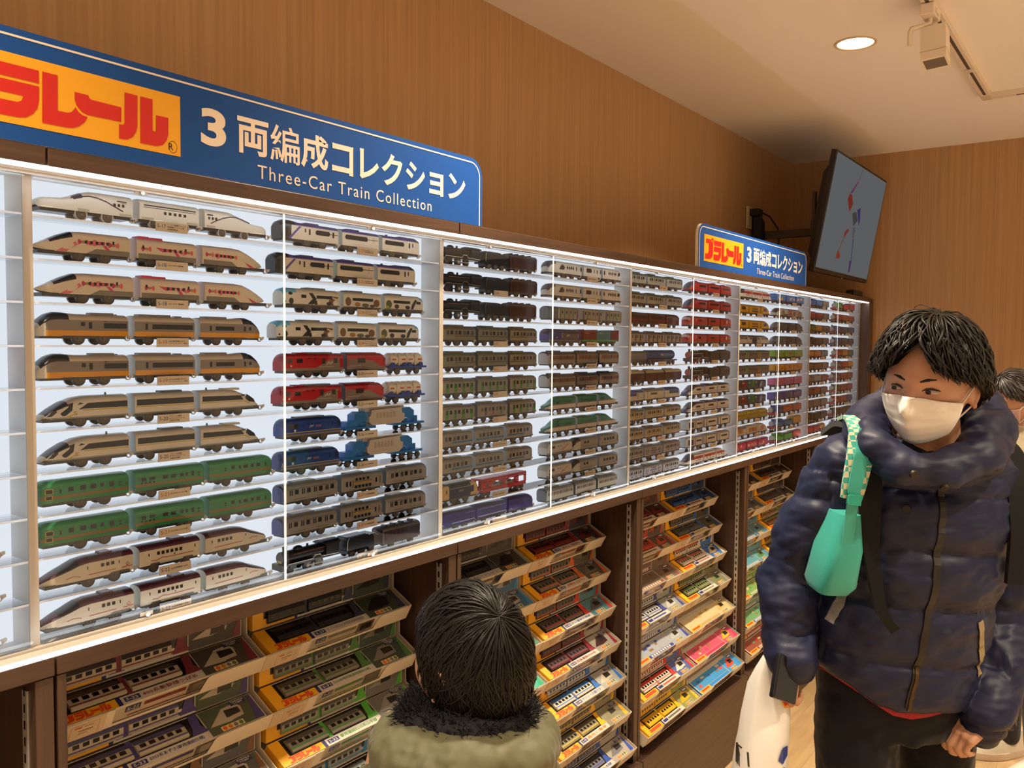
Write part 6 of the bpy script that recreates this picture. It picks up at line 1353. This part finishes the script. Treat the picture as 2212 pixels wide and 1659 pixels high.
def strip_on(bv, path, w, thick, m, off=.003, n=24):
    """a flat band that lies on a garment along a path of (x, z)"""
    b = MB(); P = np.array(path, float); tt = np.linspace(0, len(P)-1, n)
    q = np.stack([np.interp(tt, range(len(P)), P[:, 0]), np.interp(tt, range(len(P)), P[:, 1])], 1); rows = []
    last = 0
    for i in range(n):
        t = q[min(i+1, n-1)]-q[max(i-1, 0)]; t /= max(np.linalg.norm(t), 1e-9); nn = np.array([t[1], -t[0]]); r_ = []
        for s in (-.5, 0, .5):
            x, z = q[i]+nn*w*s; h, no = proj(bv, x, z)
            if h is None: y = last
            else: y = h.y; last = y
            r_.append((x, y-off, z))
        rows.append(r_)
    ring_ = []
    for r_ in rows: ring_.append([r_[0], r_[1], r_[2], (r_[2][0], r_[2][1]+thick, r_[2][2]), (r_[1][0], r_[1][1]+thick, r_[1][2]), (r_[0][0], r_[0][1]+thick, r_[0][2])])
    b.loft(ring_, m, True, False); return b
def shoe(b, c, ang, L, m, ms):
    R_ = np.array(Matrix.Rotation(ang, 3, 'Z')); T_ = lambda x, y, z: tuple(R_ @ np.array([x, y, 0])+np.array([c[0], c[1], z]))
    def outline(s, z): return [T_(s*L*.19*math.sin(t)*(1.05 if math.cos(t) > 0 else .92), -L*.5*math.cos(t)*.98, z) for t in np.linspace(0, 2*math.pi, 20, endpoint=False)]
    b.loft([outline(1, .002), outline(1.04, .012), outline(1.0, .028)], ms); 
    up = []
    for z, y0, y1, s in ((.028, -.47, .47, .95), (.05, -.42, .47, .92), (.07, -.25, .46, .82), (.09, -.06, .46, .72), (.105, .05, .46, .66)):
        up.append([T_(s*L*.19*math.sin(t), L*((y0+y1)/2-(y1-y0)/2*math.cos(t)), z) for t in np.linspace(0, 2*math.pi, 20, endpoint=False)])
    b.loft(up, m)

# ---------- the man in the navy jacket
NAVY = cloth('navy_nylon', (.0085, .0115, .040), .50, .12, 500, .0)
NAVY.node_tree.nodes['Principled BSDF'].inputs['Specular IOR Level'].default_value = .35
F = Frame(.835, 1.82)
man = thing('person', 'dark-haired person in navy padded jacket and white face mask standing at right', 'person', F.loc, None, PAX)
HC = np.array(F(.812, 1.668, 1.545)); HR = rotm(math.radians(-44), math.radians(10), math.radians(6))
b = MB(); add_head(b, HC, HR, 1.0)
limb(b, [F(.835, 1.71, 1.47), F(.868, 1.77, 1.36)], [.057, .062], SKIN)
b.loft([ring(F(.815, 1.81, 0), .13, .09, z_) for z_ in (.84,)]+[ring(F(.83, 1.80, 0), .14, .10, 1.05), ring(F(.86, 1.79, 0), .16, .10, 1.28), ring(F(.872, 1.785, 0), .08, .07, 1.40)], SKIN)
RW, LW = F(.576, 1.722, .998), F(.992, 1.732, .866)
limb(b, [F(.72, 1.78, 1.35), F(.588, 1.80, 1.12), RW], [.05, .038, .027], SKIN); limb(b, [F(1.03, 1.83, 1.32), F(1.085, 1.86, 1.05), LW], [.05, .038, .027], SKIN)
add_hand(b, np.array(RW)+np.array([-.004, -.006, -.012]), (-.25, -.2, -1), (.75, .55, -.1), .86, 1.1, 1)
add_hand(b, np.array(LW)+np.array([-.004, -.004, -.004]), (-.80, -.18, -.46), (.25, .30, -.85), .86, .9, 1)
for hx, kx, ax in (((.75, 1.80, .84), (.735, 1.765, .47), (.735, 1.83, .08)), ((.925, 1.84, .84), (.955, 1.85, .46), (.965, 1.93, .08))): limb(b, [F(*hx), F(*kx), F(*ax)], [.075, .055, .04], SKIN)
organic('body', b, .0034, 3, SKIN, man)
b = MB()
for s in (1, -1):
    b.ell(HR @ np.array([s*.031, -.0815, .006])+HC, (.0135, .006, .0042), mat('#b9a597', .3), 14, 8, HR); b.ell(HR @ np.array([s*.031-.003, -.0862, .0058])+HC, (.0056, .0025, .0038), mat('#1a0f0b', .2), 12, 8, HR)
b.build('eyes', man)
b = MB()
for s in (1, -1):
    pts = [HR @ np.array([s*x, -.0935+.030*(x/.05)**2, z_])+HC for x, z_ in ((.013, .025), (.024, .0285), (.036, .029), (.048, .024))]; b.tube(pts, [.0022, .0034, .003, .0012], HAIRM, 6)
    pts = [HR @ np.array([s*x, -.0885+.022*((x-.012)/.036)**2, z_])+HC for x, z_ in ((.016, .007), (.024, .0112), (.032, .0118), (.042, .0085), (.047, .006))]; b.tube(pts, [.001, .0019, .002, .0016, .0008], mat('#241510', .5), 6)
b.build('brows', man)
def lim_man(az):
    a = abs(az); return float(np.interp(a, [0, .25, .45, .8, 1.15, 1.45, 1.7, 2.2, 3.15], [.80, 1.00, 1.22, 1.36, 1.42, 1.52, 1.60, 1.92, 2.06]))
hair('hair', man, HC, HR, 1.0, (0.05, .02, 1), lim_man, 4300, .030, .0016, 3, .25, wob=.38, fly=40)
# face mask
WM = cloth('mask_fabric', (.80, .76, .71), .75, .15, 1500, .1)
nu, nv = 36, 20; vs = []
for j in range(nv+1):
    for i in range(nu+1):
        az = (i/nu-.5)*2*1.22; t0, t1 = 1.66+.05*abs(az)+.10*(1-abs(az)/1.22)*-.9, 2.62-.20*abs(az)**1.6
        t = t0+(t1-t0)*j/nv; p = headpt(az, t, 1.0, .007)
        ridge = .013*math.exp(-(p[0]/.02)**2)*math.exp(-((p[2]+.055)/.04)**2); pl = .0012*math.cos(j*1.9)*(1-abs(az)/1.3)
        s_ = float(sstep(.0, -.115, p[2])); p = p*np.array([1+.30*s_, 1+.05*s_, 1]); p = p+np.array([0, -ridge-pl, 0]); vs.append(HR @ p+HC)
b = MB(); b.add(vs, [(j*(nu+1)+i, (j+1)*(nu+1)+i, (j+1)*(nu+1)+i+1, j*(nu+1)+i+1) for j in range(nv) for i in range(nu)], WM, True)
mk = b.build('face_mask', man); sol = mk.modifiers.new('s', 'SOLIDIFY'); sol.thickness = .0014
b = MB()
for s in (1, -1):
    e = HR @ np.array([s*.083, .012, .012])+HC; e2 = HR @ np.array([s*.080, .018, -.030])+HC
    a0 = HR @ (headpt(s*1.2, 1.72, 1, .008))+HC; a1 = HR @ (headpt(s*1.2, 2.28, 1, .008))+HC
    b.tube([a0, (a0*.45+e*.55)+np.array([0, 0, .001]), e], .0016, WM, 6); b.tube([a1, (a1*.5+e2*.5), e2], .0016, WM, 6)
b.build('ear_loops', mk)
# jacket
hemtilt = lambda x, y: .075*float(sstep(-.03, -.17, x))+.0
b = MB()
b.loft([ring(F(.808, 1.80, 0), .170, .124, .885, tilt=hemtilt), ring(F(.810, 1.80, 0), .184, .136, .945, tilt=lambda x, y: .03*float(sstep(-.03, -.17, x))), ring(F(.825, 1.80, 0), .190, .140, 1.06), ring(F(.845, 1.79, 0), .192, .142, 1.18), ring(F(.866, 1.79, 0), .196, .140, 1.29), ring(F(.872, 1.79, 0), .180, .128, 1.37), ring(F(.875, 1.785, 0), .125, .105, 1.435)], NAVY)
RA = [F(.712, 1.78, 1.352), F(.640, 1.79, 1.25), F(.590, 1.80, 1.12), F(.578, 1.755, 1.04), F(.575, 1.716, .982)]; LA = [F(1.035, 1.825, 1.315), F(1.075, 1.85, 1.19), F(1.085, 1.865, 1.05), F(1.045, 1.805, .95), F(.978, 1.725, .855)]
limb(b, RA, [.086, .069, .060, .056, .049], NAVY); limb(b, LA, [.092, .080, .072, .064, .053], NAVY)
col = [F(.742, 1.605, 1.385), F(.700, 1.66, 1.425), F(.745, 1.80, 1.455), F(.87, 1.875, 1.485), F(.975, 1.845, 1.495), F(.985, 1.75, 1.455), F(.900, 1.64, 1.402), F(.81, 1.60, 1.383), F(.742, 1.605, 1.385)]
cc = np.array(col); tt = np.linspace(0, 8, 40); cp = [[np.interp(t_, range(9), cc[:, k_]) for k_ in range(3)] for t_ in tt]; cr = np.interp(tt, range(9), [.034, .037, .046, .062, .062, .054, .044, .037, .034])
b.tube(cp, list(cr), NAVY, 14, False)
for p_, r_ in zip(cp, cr): b.ell(p_, (r_, r_, r_), NAVY, 10, 8)
def quilt(co, no):
    z = co[:, 2]+.10*co[:, 0]; h = .118
    ph = ((z-.86)/h); s = np.abs(np.sin(math.pi*ph))**.55; d = .016*(s-.6)
    arm = (np.abs(co[:, 0]-.0) > .19); d = np.where(arm, .012*(np.abs(np.sin(math.pi*(co[:, 2]-.9)/.135+.5*co[:, 1]))**.55-.6), d)
    top = co[:, 2] > 1.36; an = np.arctan2(co[:, 1]+.08, co[:, 0]-.02); d = np.where(top, .006*(np.abs(np.sin(an*4.5+co[:, 2]*9))**.5-.5)+.006*noisef(co, 22, 4.4), d)
    n1 = noisef(co*np.array([1, 1, 1.7]), 14, 3.1); n2 = noisef(co*np.array([1, 1, 2.4]), 34, 7.7)
    return d+.0075*n1+.0036*n2
jk = organic('jacket', b, .0058, 4, NAVY, man, quilt)
jb = bvh_of(jk); ZIP = mat('#1d150d', .5); 
fx = lambda lat, z: (lat-F.o[0], z)
zp = strip_on(jb, [fx(.842, 1.345), fx(.835, 1.25), fx(.825, 1.12), fx(.808, 1.0), fx(.792, .90)], .013, .004, ZIP, .0035, 40).build('zip', jk)
b = strip_on(jb, [fx(.806, .985), fx(.792, .895)], .006, .004, mat('#4a3719', .45, .5), .006); b.build('zip_pull', jk)
b = strip_on(jb, [fx(.690, 1.145), fx(.672, 1.10), fx(.652, 1.055)], .013, .003, mat('#8f8a86', .4), .0035, 16); b.build('pocket_zip', jk)
b = strip_on(jb, [fx(.938, 1.072), fx(.953, 1.005), fx(.966, .945)], .015, .003, mat('#8d7a58', .45), .0035, 16); b.build('pocket_zip', jk)
b = MB()
for lat, z_ in ((.742, 1.383), (.80, 1.36), (.775, 1.30)):
    h, n_ = proj(jb, lat-F.o[0], z_)
    if h: b = MB(); b.cyl(h+n_*-.001, h+n_*.004, .0085, .0075, mat('#2c2116', .5, .3), 14); b.build('snap_button', jk)
# shirt, trousers, shoes
b = MB(); b.loft([ring(F(.808, 1.80, 0), .160, .116, .880, tilt=lambda x, y: .060*float(sstep(-.02, -.16, x))-.010*math.exp(-((x+.0)/.05)**2)), ring(F(.812, 1.80, 0), .150, .105, 1.0)], mat('#a01c20', .7), True, True); b.build('red_shirt', man)
TR = cloth('black_trousers', (.0085, .0085, .0105), .7, .2, 700, .2)
b = MB(); b.loft([ring(F(.825, 1.815, 0), .150, .108, .80), ring(F(.818, 1.81, 0), .156, .112, .90), ring(F(.818, 1.81, 0), .148, .104, .98)], TR)
limb(b, [F(.748, 1.80, .85), F(.738, 1.785, .66), F(.735, 1.765, .47), F(.735, 1.80, .26), F(.735, 1.83, .075)], [.088, .080, .070, .062, .056], TR); limb(b, [F(.930, 1.84, .85), F(.946, 1.85, .66), F(.955, 1.85, .46), F(.96, 1.89, .26), F(.965, 1.93, .075)], [.086, .078, .068, .061, .056], TR)
organic('trousers', b, .008, 4, TR, man, lambda co, no: .006*noisef(co*np.array([1, 1, .7]), 16, 1.3)+.003*noisef(co, 40, 5))
for p_, a_ in ((F(.735, 1.79, 0), -.25), (F(.965, 1.89, 0), .1)):
    b = MB(); shoe(b, p_, a_, .285, mat('#1c1a1a', .5), mat('#d8d2c8', .6)); b.build('shoe', man)
# backpack with black straps
SP = lambda m, v: setattr(m.node_tree.nodes['Principled BSDF'].inputs['Specular IOR Level'], 'default_value', v)
SP(TR, .15)
BK = cloth('black_webbing', (.008, .008, .008), .75, .3, 1200, .1)
SP(BK, .2)
bp = thing('backpack', 'black backpack worn by the person in the navy jacket', 'backpack', F.loc, None, PAX)
def band(b, pts, w, th, m, up=(1, 0, 0)):
    P = np.array(pts, float); tt = np.linspace(0, len(P)-1, 8*len(P)); q = np.stack([np.interp(tt, range(len(P)), P[:, k_]) for k_ in range(3)], 1)
    for _ in range(6): q[1:-1] = (q[:-2]+2*q[1:-1]+q[2:])/4
    W_ = np.interp(np.linspace(0, 1, len(q)), np.linspace(0, 1, len(w)), w) if hasattr(w, '__len__') else [w]*len(q); rr_ = []
    for i in range(len(q)):
        t = q[min(i+1, len(q)-1)]-q[max(i-1, 0)]; t /= np.linalg.norm(t); s = np.array(up, float); s -= t*np.dot(s, t); s /= np.linalg.norm(s); n_ = np.cross(t, s)
        rr_.append([q[i]-s*W_[i]/2-n_*th/2, q[i]+s*W_[i]/2-n_*th/2, q[i]+s*W_[i]/2+n_*th/2, q[i]-s*W_[i]/2+n_*th/2])
    b.loft(rr_, m, True, False)
b = MB(); band(b, [F(1.0, 1.95, 1.40), F(1.015, 1.87, 1.425), F(1.02, 1.77, 1.415), F(1.02, 1.70, 1.35), F(1.015, 1.672, 1.25), F(1.01, 1.672, 1.15)], .062, .012, BK); b.build('shoulder_strap', bp)
b = MB(); band(b, [F(.735, 1.94, 1.42), F(.725, 1.84, 1.452), F(.715, 1.75, 1.455), F(.705, 1.692, 1.41), F(.70, 1.665, 1.33), F(.70, 1.65, 1.22), F(.72, 1.64, 1.10), F(.752, 1.648, 1.065)], [.062, .062, .06, .055, .05, .03, .02, .02], .012, BK); b.build('shoulder_strap', bp)
b = MB(); b.loft([ring(F(.87, 2.03, 0), .145, .085, .98, power=3.5), ring(F(.87, 2.04, 0), .155, .095, 1.1, power=3.5), ring(F(.875, 2.03, 0), .15, .09, 1.32, power=3.5), ring(F(.875, 2.0, 0), .12, .06, 1.42, power=3)], BK); b.build('bag_body', bp)
# teal pouch on a gingham shoulder strap
TEAL = cloth('teal_nylon', (.035, .36, .30), .45, .1, 800, .1)
GING = bpy.data.materials.new('teal_gingham'); GING.use_nodes = True; nt = GING.node_tree; pb = nt.nodes['Principled BSDF']; tc = nt.nodes.new('ShaderNodeTexCoord'); ck = nt.nodes.new('ShaderNodeTexChecker'); ck.inputs['Scale'].default_value = 90; ck.inputs['Color1'].default_value = (.62, .58, .40, 1); ck.inputs['Color2'].default_value = (.035, .36, .30, 1)
nt.links.new(tc.outputs['Object'], ck.inputs['Vector']); nt.links.new(ck.outputs['Color'], pb.inputs['Base Color']); pb.inputs['Roughness'].default_value = .6
tb = thing('shoulder_pouch', 'teal pouch on gingham strap hanging from the person in navy', 'pouch', F.loc, None, PAX)
b = MB(); band(b, [F(.72, 1.82, 1.462), F(.705, 1.74, 1.475), F(.690, 1.672, 1.455), F(.672, 1.640, 1.41), F(.656, 1.628, 1.35), F(.652, 1.630, 1.325)], [.05, .055, .055, .05, .045, .04], .008, GING); b.build('gingham_strap', tb)
b = MB(); band(b, [F(.690, 1.668, 1.453), F(.672, 1.637, 1.41), F(.656, 1.625, 1.35), F(.653, 1.626, 1.335)], [.022, .026, .026, .022], .009, TEAL); b.build('teal_panel', tb)
b = MB(); band(b, [F(.656, 1.624, 1.352), F(.650, 1.628, 1.27), F(.645, 1.64, 1.18)], .021, .004, TEAL); b.build('webbing', tb)
b = MB(); b.prism([(-.0125, -.010), (.0125, -.010), (.0125, .010), (-.0125, .010)], 'y', -.005, .005, mat('#1fa38c', .4)); o_ = b.build('buckle', tb); o_.location = F(.654, 1.620, 1.325); o_.rotation_euler = (0, .1, 0); bevel(o_, .003)
b = MB(); R0 = [ring(F(.632, 1.685, 0), .030, .052, 1.135, power=4), ring(F(.636, 1.685, 0), .038, .062, 1.15, power=4), ring(F(.650, 1.685, 0), .036, .058, 1.22, power=4), ring(F(.662, 1.685, 0), .022, .046, 1.29, power=3)]
b.loft(R0, TEAL); b.build('pouch_body', tb)
# phone and carrier bag in the hand
ph = thing('smartphone', 'black smartphone in the hand of the person in navy', 'phone', aisle(.549, 1.672, .956))
b = MB(); b.box(-.034, .034, -.0065, .0065, -.043, .043, mat('#0e0d0d', .3)); bevel(b.build('phone_body', ph), .004, 3); b = MB(); b.box(-.031, .031, -.0070, -.0064, -.040, .040, mat('#161210', .2)); b.build('glass_front', ph)
ph.rotation_euler = (math.radians(-12), math.radians(24), PAX+math.radians(28))
BAGM = bpy.data.materials.new('white_plastic_bag'); BAGM.use_nodes = True; p_ = BAGM.node_tree.nodes['Principled BSDF']; p_.inputs['Base Color'].default_value = (.80, .77, .72, 1); p_.inputs['Roughness'].default_value = .32
sb = thing('carrier_bag', 'white plastic carrier bag with red and yellow mark hanging from hand', 'bag', aisle(.52, 1.73, .0), None, PAX)
b = MB(); rr_ = []
for z_, c_, a_, d_ in ((.985, .018, .016, .010), (.955, .016, .030, .016), (.92, .014, .040, .028), (.86, .008, .046, .045), (.78, .0, .050, .062), (.68, -.006, .056, .070), (.58, -.010, .060, .072), (.50, -.012, .060, .066), (.49, -.012, .040, .045)):
    rg = ring((c_, 0, 0), a_, d_, z_, 32, power=2.6); rr_.append([(p0[0]+.007*_ns.noise(Vector((p0[0]*40, p0[1]*40, z_*16))), p0[1]+.012*_ns.noise(Vector((p0[0]*30+5, p0[1]*30, z_*13))), p0[2]) for p0 in rg])
b.loft(rr_, BAGM); o_ = b.build('bag_film', sb); sbv = BVHTree.FromPolygons([v.co[:] for v in o_.data.vertices], [p.vertices[:] for p in o_.data.polygons])
def on_bag(name, pts, m, off):
    b = MB(); q = []
    for x, z_ in pts:
        h = sbv.ray_cast(Vector((x, -1, z_)), Vector((0, 1, 0)))[0]; q.append((x, (h.y if h else 0)-off, z_))
    b.poly(q, m); return b.build(name, o_)
on_bag('yellow_mark', [(.020, .925), (.040, .962), (.046, .94), (.047, .885), (.034, .888)], mat('#f0b21c', .4), .003)
on_bag('red_mark', [(.022, .922), (.036, .952), (.044, .935), (.045, .895), (.036, .892)], mat('#d8261a', .4), .0045)
on_bag('blue_mark', [(.018, .79), (.030, .812), (.044, .81), (.044, .79), (.03, .778)], mat('#30408c', .4), .003); on_bag('blue_mark', [(.008, .755), (.014, .772), (.036, .77), (.034, .75)], mat('#2c4ea0', .4), .003)
q = MB(); 
for x0, x1, z0, z1 in ((-.052, -.048, .760, .80), (-.052, -.038, .796, .80), (-.041, -.038, .775, .80), (-.052, -.038, .775, .778)):
    on_bag('black_outline', [(x0, z0), (x1, z0), (x1, z1), (x0, z1)], mat('#3a342e', .5), .003)
b = MB(); band(b, [(.016, .0, .975), (.012, -.004, 1.0), (.016, -.006, .985)], .012, .002, BAGM); b.build('handle', o_)

# ---------- the child seen from behind
F = Frame(-.065, 1.37)
kid = thing('person', 'child with black hair and olive fur-lined coat, seen from behind', 'person', F.loc, None, PAX)
HC = np.array(F(-.064, 1.372, 1.100)); HR = rotm(math.radians(-134), math.radians(-12), math.radians(4)); KK = 1.0
b = MB(); add_head(b, HC, HR, KK, True)
limb(b, [F(-.052, 1.365, 1.03), F(-.060, 1.37, .94)], [.040, .048], SKIN)
b.loft([ring(F(-.065, 1.37, 0), .09, .07, z_) for z_ in (.58, .75, .90)]+[ring(F(-.062, 1.37, 0), .05, .045, .97)], SKIN)
KH = F(-.222, 1.375, .905)
limb(b, [F(-.16, 1.38, .90), F(-.245, 1.36, .79), KH], [.035, .028, .019], SKIN); limb(b, [F(.03, 1.38, .90), F(.075, 1.37, .76), F(.06, 1.42, .64)], [.035, .028, .019], SKIN)
add_hand(b, np.array(KH)+np.array([0, 0, -.005]), (.15, .5, .9), (.6, .5, -.4), .72, .8, 1); add_hand(b, F(.06, 1.425, .63), (-.1, .1, -1), (-1, 0, 0), .72, .5, 1)
for s in (-.055, .055): limb(b, [F(-.065+s, 1.37, .58), F(-.065+s*1.1, 1.36, .32), F(-.065+s*1.2, 1.38, .06)], [.055, .042, .03], SKIN)
organic('body', b, .0034, 3, SKIN, kid)
def lim_kid(az):
    a = abs(az); return float(np.interp(a, [0, .6, .95, 1.12, 1.3, 1.5, 1.75, 2.2, 3.15], [1.16, 1.20, 1.26, 1.34, 1.46, 1.66, 1.96, 2.34, 2.52]))
hair('hair', kid, HC, HR, KK, (0.03, .45, .9), lim_kid, 6200, .013, .0012, 11, .45, True, wob=.5, lng=1.5, fly=60)
OLV = cloth('olive_coat', (.105, .098, .045), .62, .2, 700, .15); FURM = mat((.012, .010, .012), .8, 0, .3, name='black_fur')
b = MB()
b.loft([ring(F(-.065, 1.375, 0), .150, .115, .52), ring(F(-.065, 1.375, 0), .152, .118, .70), ring(F(-.068, 1.372, 0), .148, .112, .84), ring(F(-.07, 1.37, 0), .128, .098, .925), ring(F(-.066, 1.37, 0), .085, .075, .975)], OLV)
limb(b, [F(-.175, 1.375, .90), F(-.235, 1.345, .82), F(-.262, 1.345, .775)], [.055, .050, .048], OLV); limb(b, [F(-.258, 1.35, .77), F(-.240, 1.365, .84), F(-.226, 1.375, .89)], [.047, .042, .034], OLV)
limb(b, [F(.035, 1.38, .90), F(.075, 1.375, .78), F(.068, 1.41, .665)], [.055, .048, .038], OLV)
hp = [F(-.165, 1.44, .985), F(-.190, 1.36, .975), F(-.165, 1.275, .985), F(-.07, 1.235, .985), F(.02, 1.285, .975), F(.048, 1.37, .975), F(.030, 1.44, .985)]
hh = np.array(hp); tt = np.linspace(0, 6, 30); q_ = [[np.interp(t_, range(7), hh[:, k_]) for k_ in range(3)] for t_ in tt]; r_ = np.interp(tt, range(7), [.030, .040, .050, .056, .052, .042, .030])
for p0, r0 in zip(q_, r_): b.ell(p0, (r0, r0, r0*.95), OLV, 12, 8)
ct = organic('coat', b, .006, 4, OLV, kid, lambda co, no: .006*noisef(co*np.array([1, 1, 1.5]), 18, 2.2)+.0035*noisef(co*np.array([1.6, 1.6, .7]), 46, 9))
b = MB(); fp = [F(-.145, 1.435, 1.008), F(-.155, 1.36, 1.010), F(-.135, 1.305, 1.018), F(-.065, 1.278, 1.022), F(.000, 1.308, 1.015), F(.018, 1.37, 1.008), F(.010, 1.43, 1.005)]
ff = np.array(fp); tt = np.linspace(0, 6, 30); q_ = np.array([[np.interp(t_, range(7), ff[:, k_]) for k_ in range(3)] for t_ in tt])
for p0 in q_: b.ell(p0, (.032, .032, .026), FURM, 10, 8)
rg = np.random.default_rng(5)
for i in range(2600):
    c0 = q_[rg.integers(0, len(q_))]; d = rg.normal(size=3); d /= np.linalg.norm(d)
    if d[2] < -.4: d[2] *= -1
    s0 = c0+d*np.array([.030, .030, .024]); s1 = s0+(d+rg.normal(size=3)*.5)*.008; s2 = s1+(d*.5+rg.normal(size=3)*.7)*.007
    b.tube([s0, s1, s2], [.0011, .0009, .0002], FURM, 3, False)
b.build('fur_lining', kid)
KT = cloth('dark_kid_trousers', (.02, .02, .026), .75)
b = MB(); b.loft([ring(F(-.065, 1.375, 0), .115, .09, .50), ring(F(-.065, 1.375, 0), .112, .088, .60)], KT)
for s in (-.058, .058): limb(b, [F(-.065+s, 1.37, .55), F(-.065+s*1.1, 1.36, .32), F(-.065+s*1.2, 1.38, .07)], [.066, .054, .044], KT)
organic('trousers', b, .008, 3, KT, kid)
for s in (-.07, .07):
    b = MB(); shoe(b, F(-.065+s, 1.41, 0), math.pi+.3, .20, mat('#3a3f4a', .5), mat('#d0cabe', .6)); b.build('shoe', kid)

# ---------- the woman at the right edge
F = Frame(1.885, 3.2)
wom = thing('person', 'person with tied dark hair, mask and beige coat at right picture edge', 'person', F.loc, None, PAX)
HC = np.array(F(1.885, 3.2, 1.415)); HR = rotm(math.radians(-82), math.radians(14), 0); WK = .93
b = MB(); add_head(b, HC, HR, WK); limb(b, [F(1.905, 3.2, 1.35), F(1.94, 3.2, 1.24)], [.048, .055], SKIN)
b.loft([ring(F(1.95, 3.2, 0), .08, .13, z_) for z_ in (.80, 1.0, 1.2)]+[ring(F(1.94, 3.2, 0), .06, .06, 1.28)], SKIN)
for s in (-.08, .10): limb(b, [F(1.95, 3.2+s, .82), F(1.95, 3.2+s*1.1, .45), F(1.97, 3.2+s*1.2, .08)], [.075, .05, .038], SKIN)
for s in (-.19, .19):
    wr = F(1.88, 3.2+s, .80); limb(b, [F(1.95, 3.2+s*.85, 1.22), F(1.97, 3.2+s*1.05, 1.0), wr], [.045, .036, .025], SKIN); add_hand(b, np.array(wr)+np.array([-.005, 0, -.01]), (-.2, 0, -1), (0, -s, 0), .9, .5, 1 if s < 0 else -1)
organic('body', b, .004, 2, SKIN, wom)
hair('hair', wom, HC, HR, WK, (0, -.35, 1), lambda az: float(np.interp(abs(az), [0, .5, .9, 1.3, 1.6, 2.0, 3.15], [.95, 1.12, 1.40, 1.50, 1.62, 2.15, 2.30])), 900, .010, .0024, 17, 0, wob=.08, m=mat((.022, .015, .011), .4, 0, .6, name='dark_brown_hair'))
b = MB(); b.ell(F(1.985, 3.2, 1.455), (.035, .032, .045), HAIRM, 14, 10); b.tube([F(1.985, 3.2, 1.45), F(2.02, 3.2, 1.40), F(2.025, 3.2, 1.30)], [.022, .026, .006], HAIRM, 10); b.build('hair_tail', wom)
PM = cloth('pink_mask', (.48, .32, .31), .75, .1, 1500)
nu, nv = 24, 14; vs = []
for j in range(nv+1):
    for i in range(nu+1):
        az = (i/nu-.5)*2*1.15; t = 1.66+.05*abs(az)+(2.58-.2*abs(az)-1.66-.05*abs(az))*j/nv; vs.append(HR @ headpt(az, t, WK, .008)+HC)
b = MB(); b.add(vs, [(j*(nu+1)+i, (j+1)*(nu+1)+i, (j+1)*(nu+1)+i+1, j*(nu+1)+i+1) for j in range(nv) for i in range(nu)], PM, True); mk = b.build('face_mask', wom); mk.modifiers.new('s', 'SOLIDIFY').thickness = .0014
b = MB()
for s in (1, -1):
    e = HR @ (np.array([s*.084, .014, .016])*WK)+HC; e2 = HR @ (np.array([s*.082, .016, -.030])*WK)+HC
    b.tube([HR @ headpt(s*1.12, 1.74, WK, .009)+HC, e], .0016, WM, 6); b.tube([HR @ headpt(s*1.12, 2.25, WK, .009)+HC, e2], .0016, WM, 6)
b.build('ear_loops', mk)
BG = cloth('beige_coat', (.36, .29, .18), .8, .3, 500, .3)
b = MB(); b.loft([ring(F(1.96, 3.2, 0), .16, .20, .62), ring(F(1.96, 3.2, 0), .15, .19, .9), ring(F(1.955, 3.2, 0), .14, .195, 1.12), ring(F(1.95, 3.2, 0), .125, .175, 1.24), ring(F(1.945, 3.2, 0), .085, .09, 1.325)], BG)
for s in (-.17, .17): limb(b, [F(1.95, 3.2+s, 1.20), F(1.975, 3.2+s*1.2, 1.0), F(1.90, 3.2+s*1.15, .84)], [.07, .062, .05], BG)
organic('coat', b, .009, 4, BG, wom, lambda co, no: .006*noisef(co, 14, 4))
b = MB()
for s in (-.08, .10): limb(b, [F(1.95, 3.2+s, .72), F(1.95, 3.2+s*1.1, .45), F(1.97, 3.2+s*1.2, .09)], [.085, .062, .05], KT)
organic('trousers', b, .009, 3, KT, wom)
for s in (-.10, .12):
    b = MB(); shoe(b, F(1.935, 3.2+s, 0), math.radians(-80), .25, mat('#d9cfbd', .6), mat('#cbb8a0', .6)); b.build('shoe', wom)
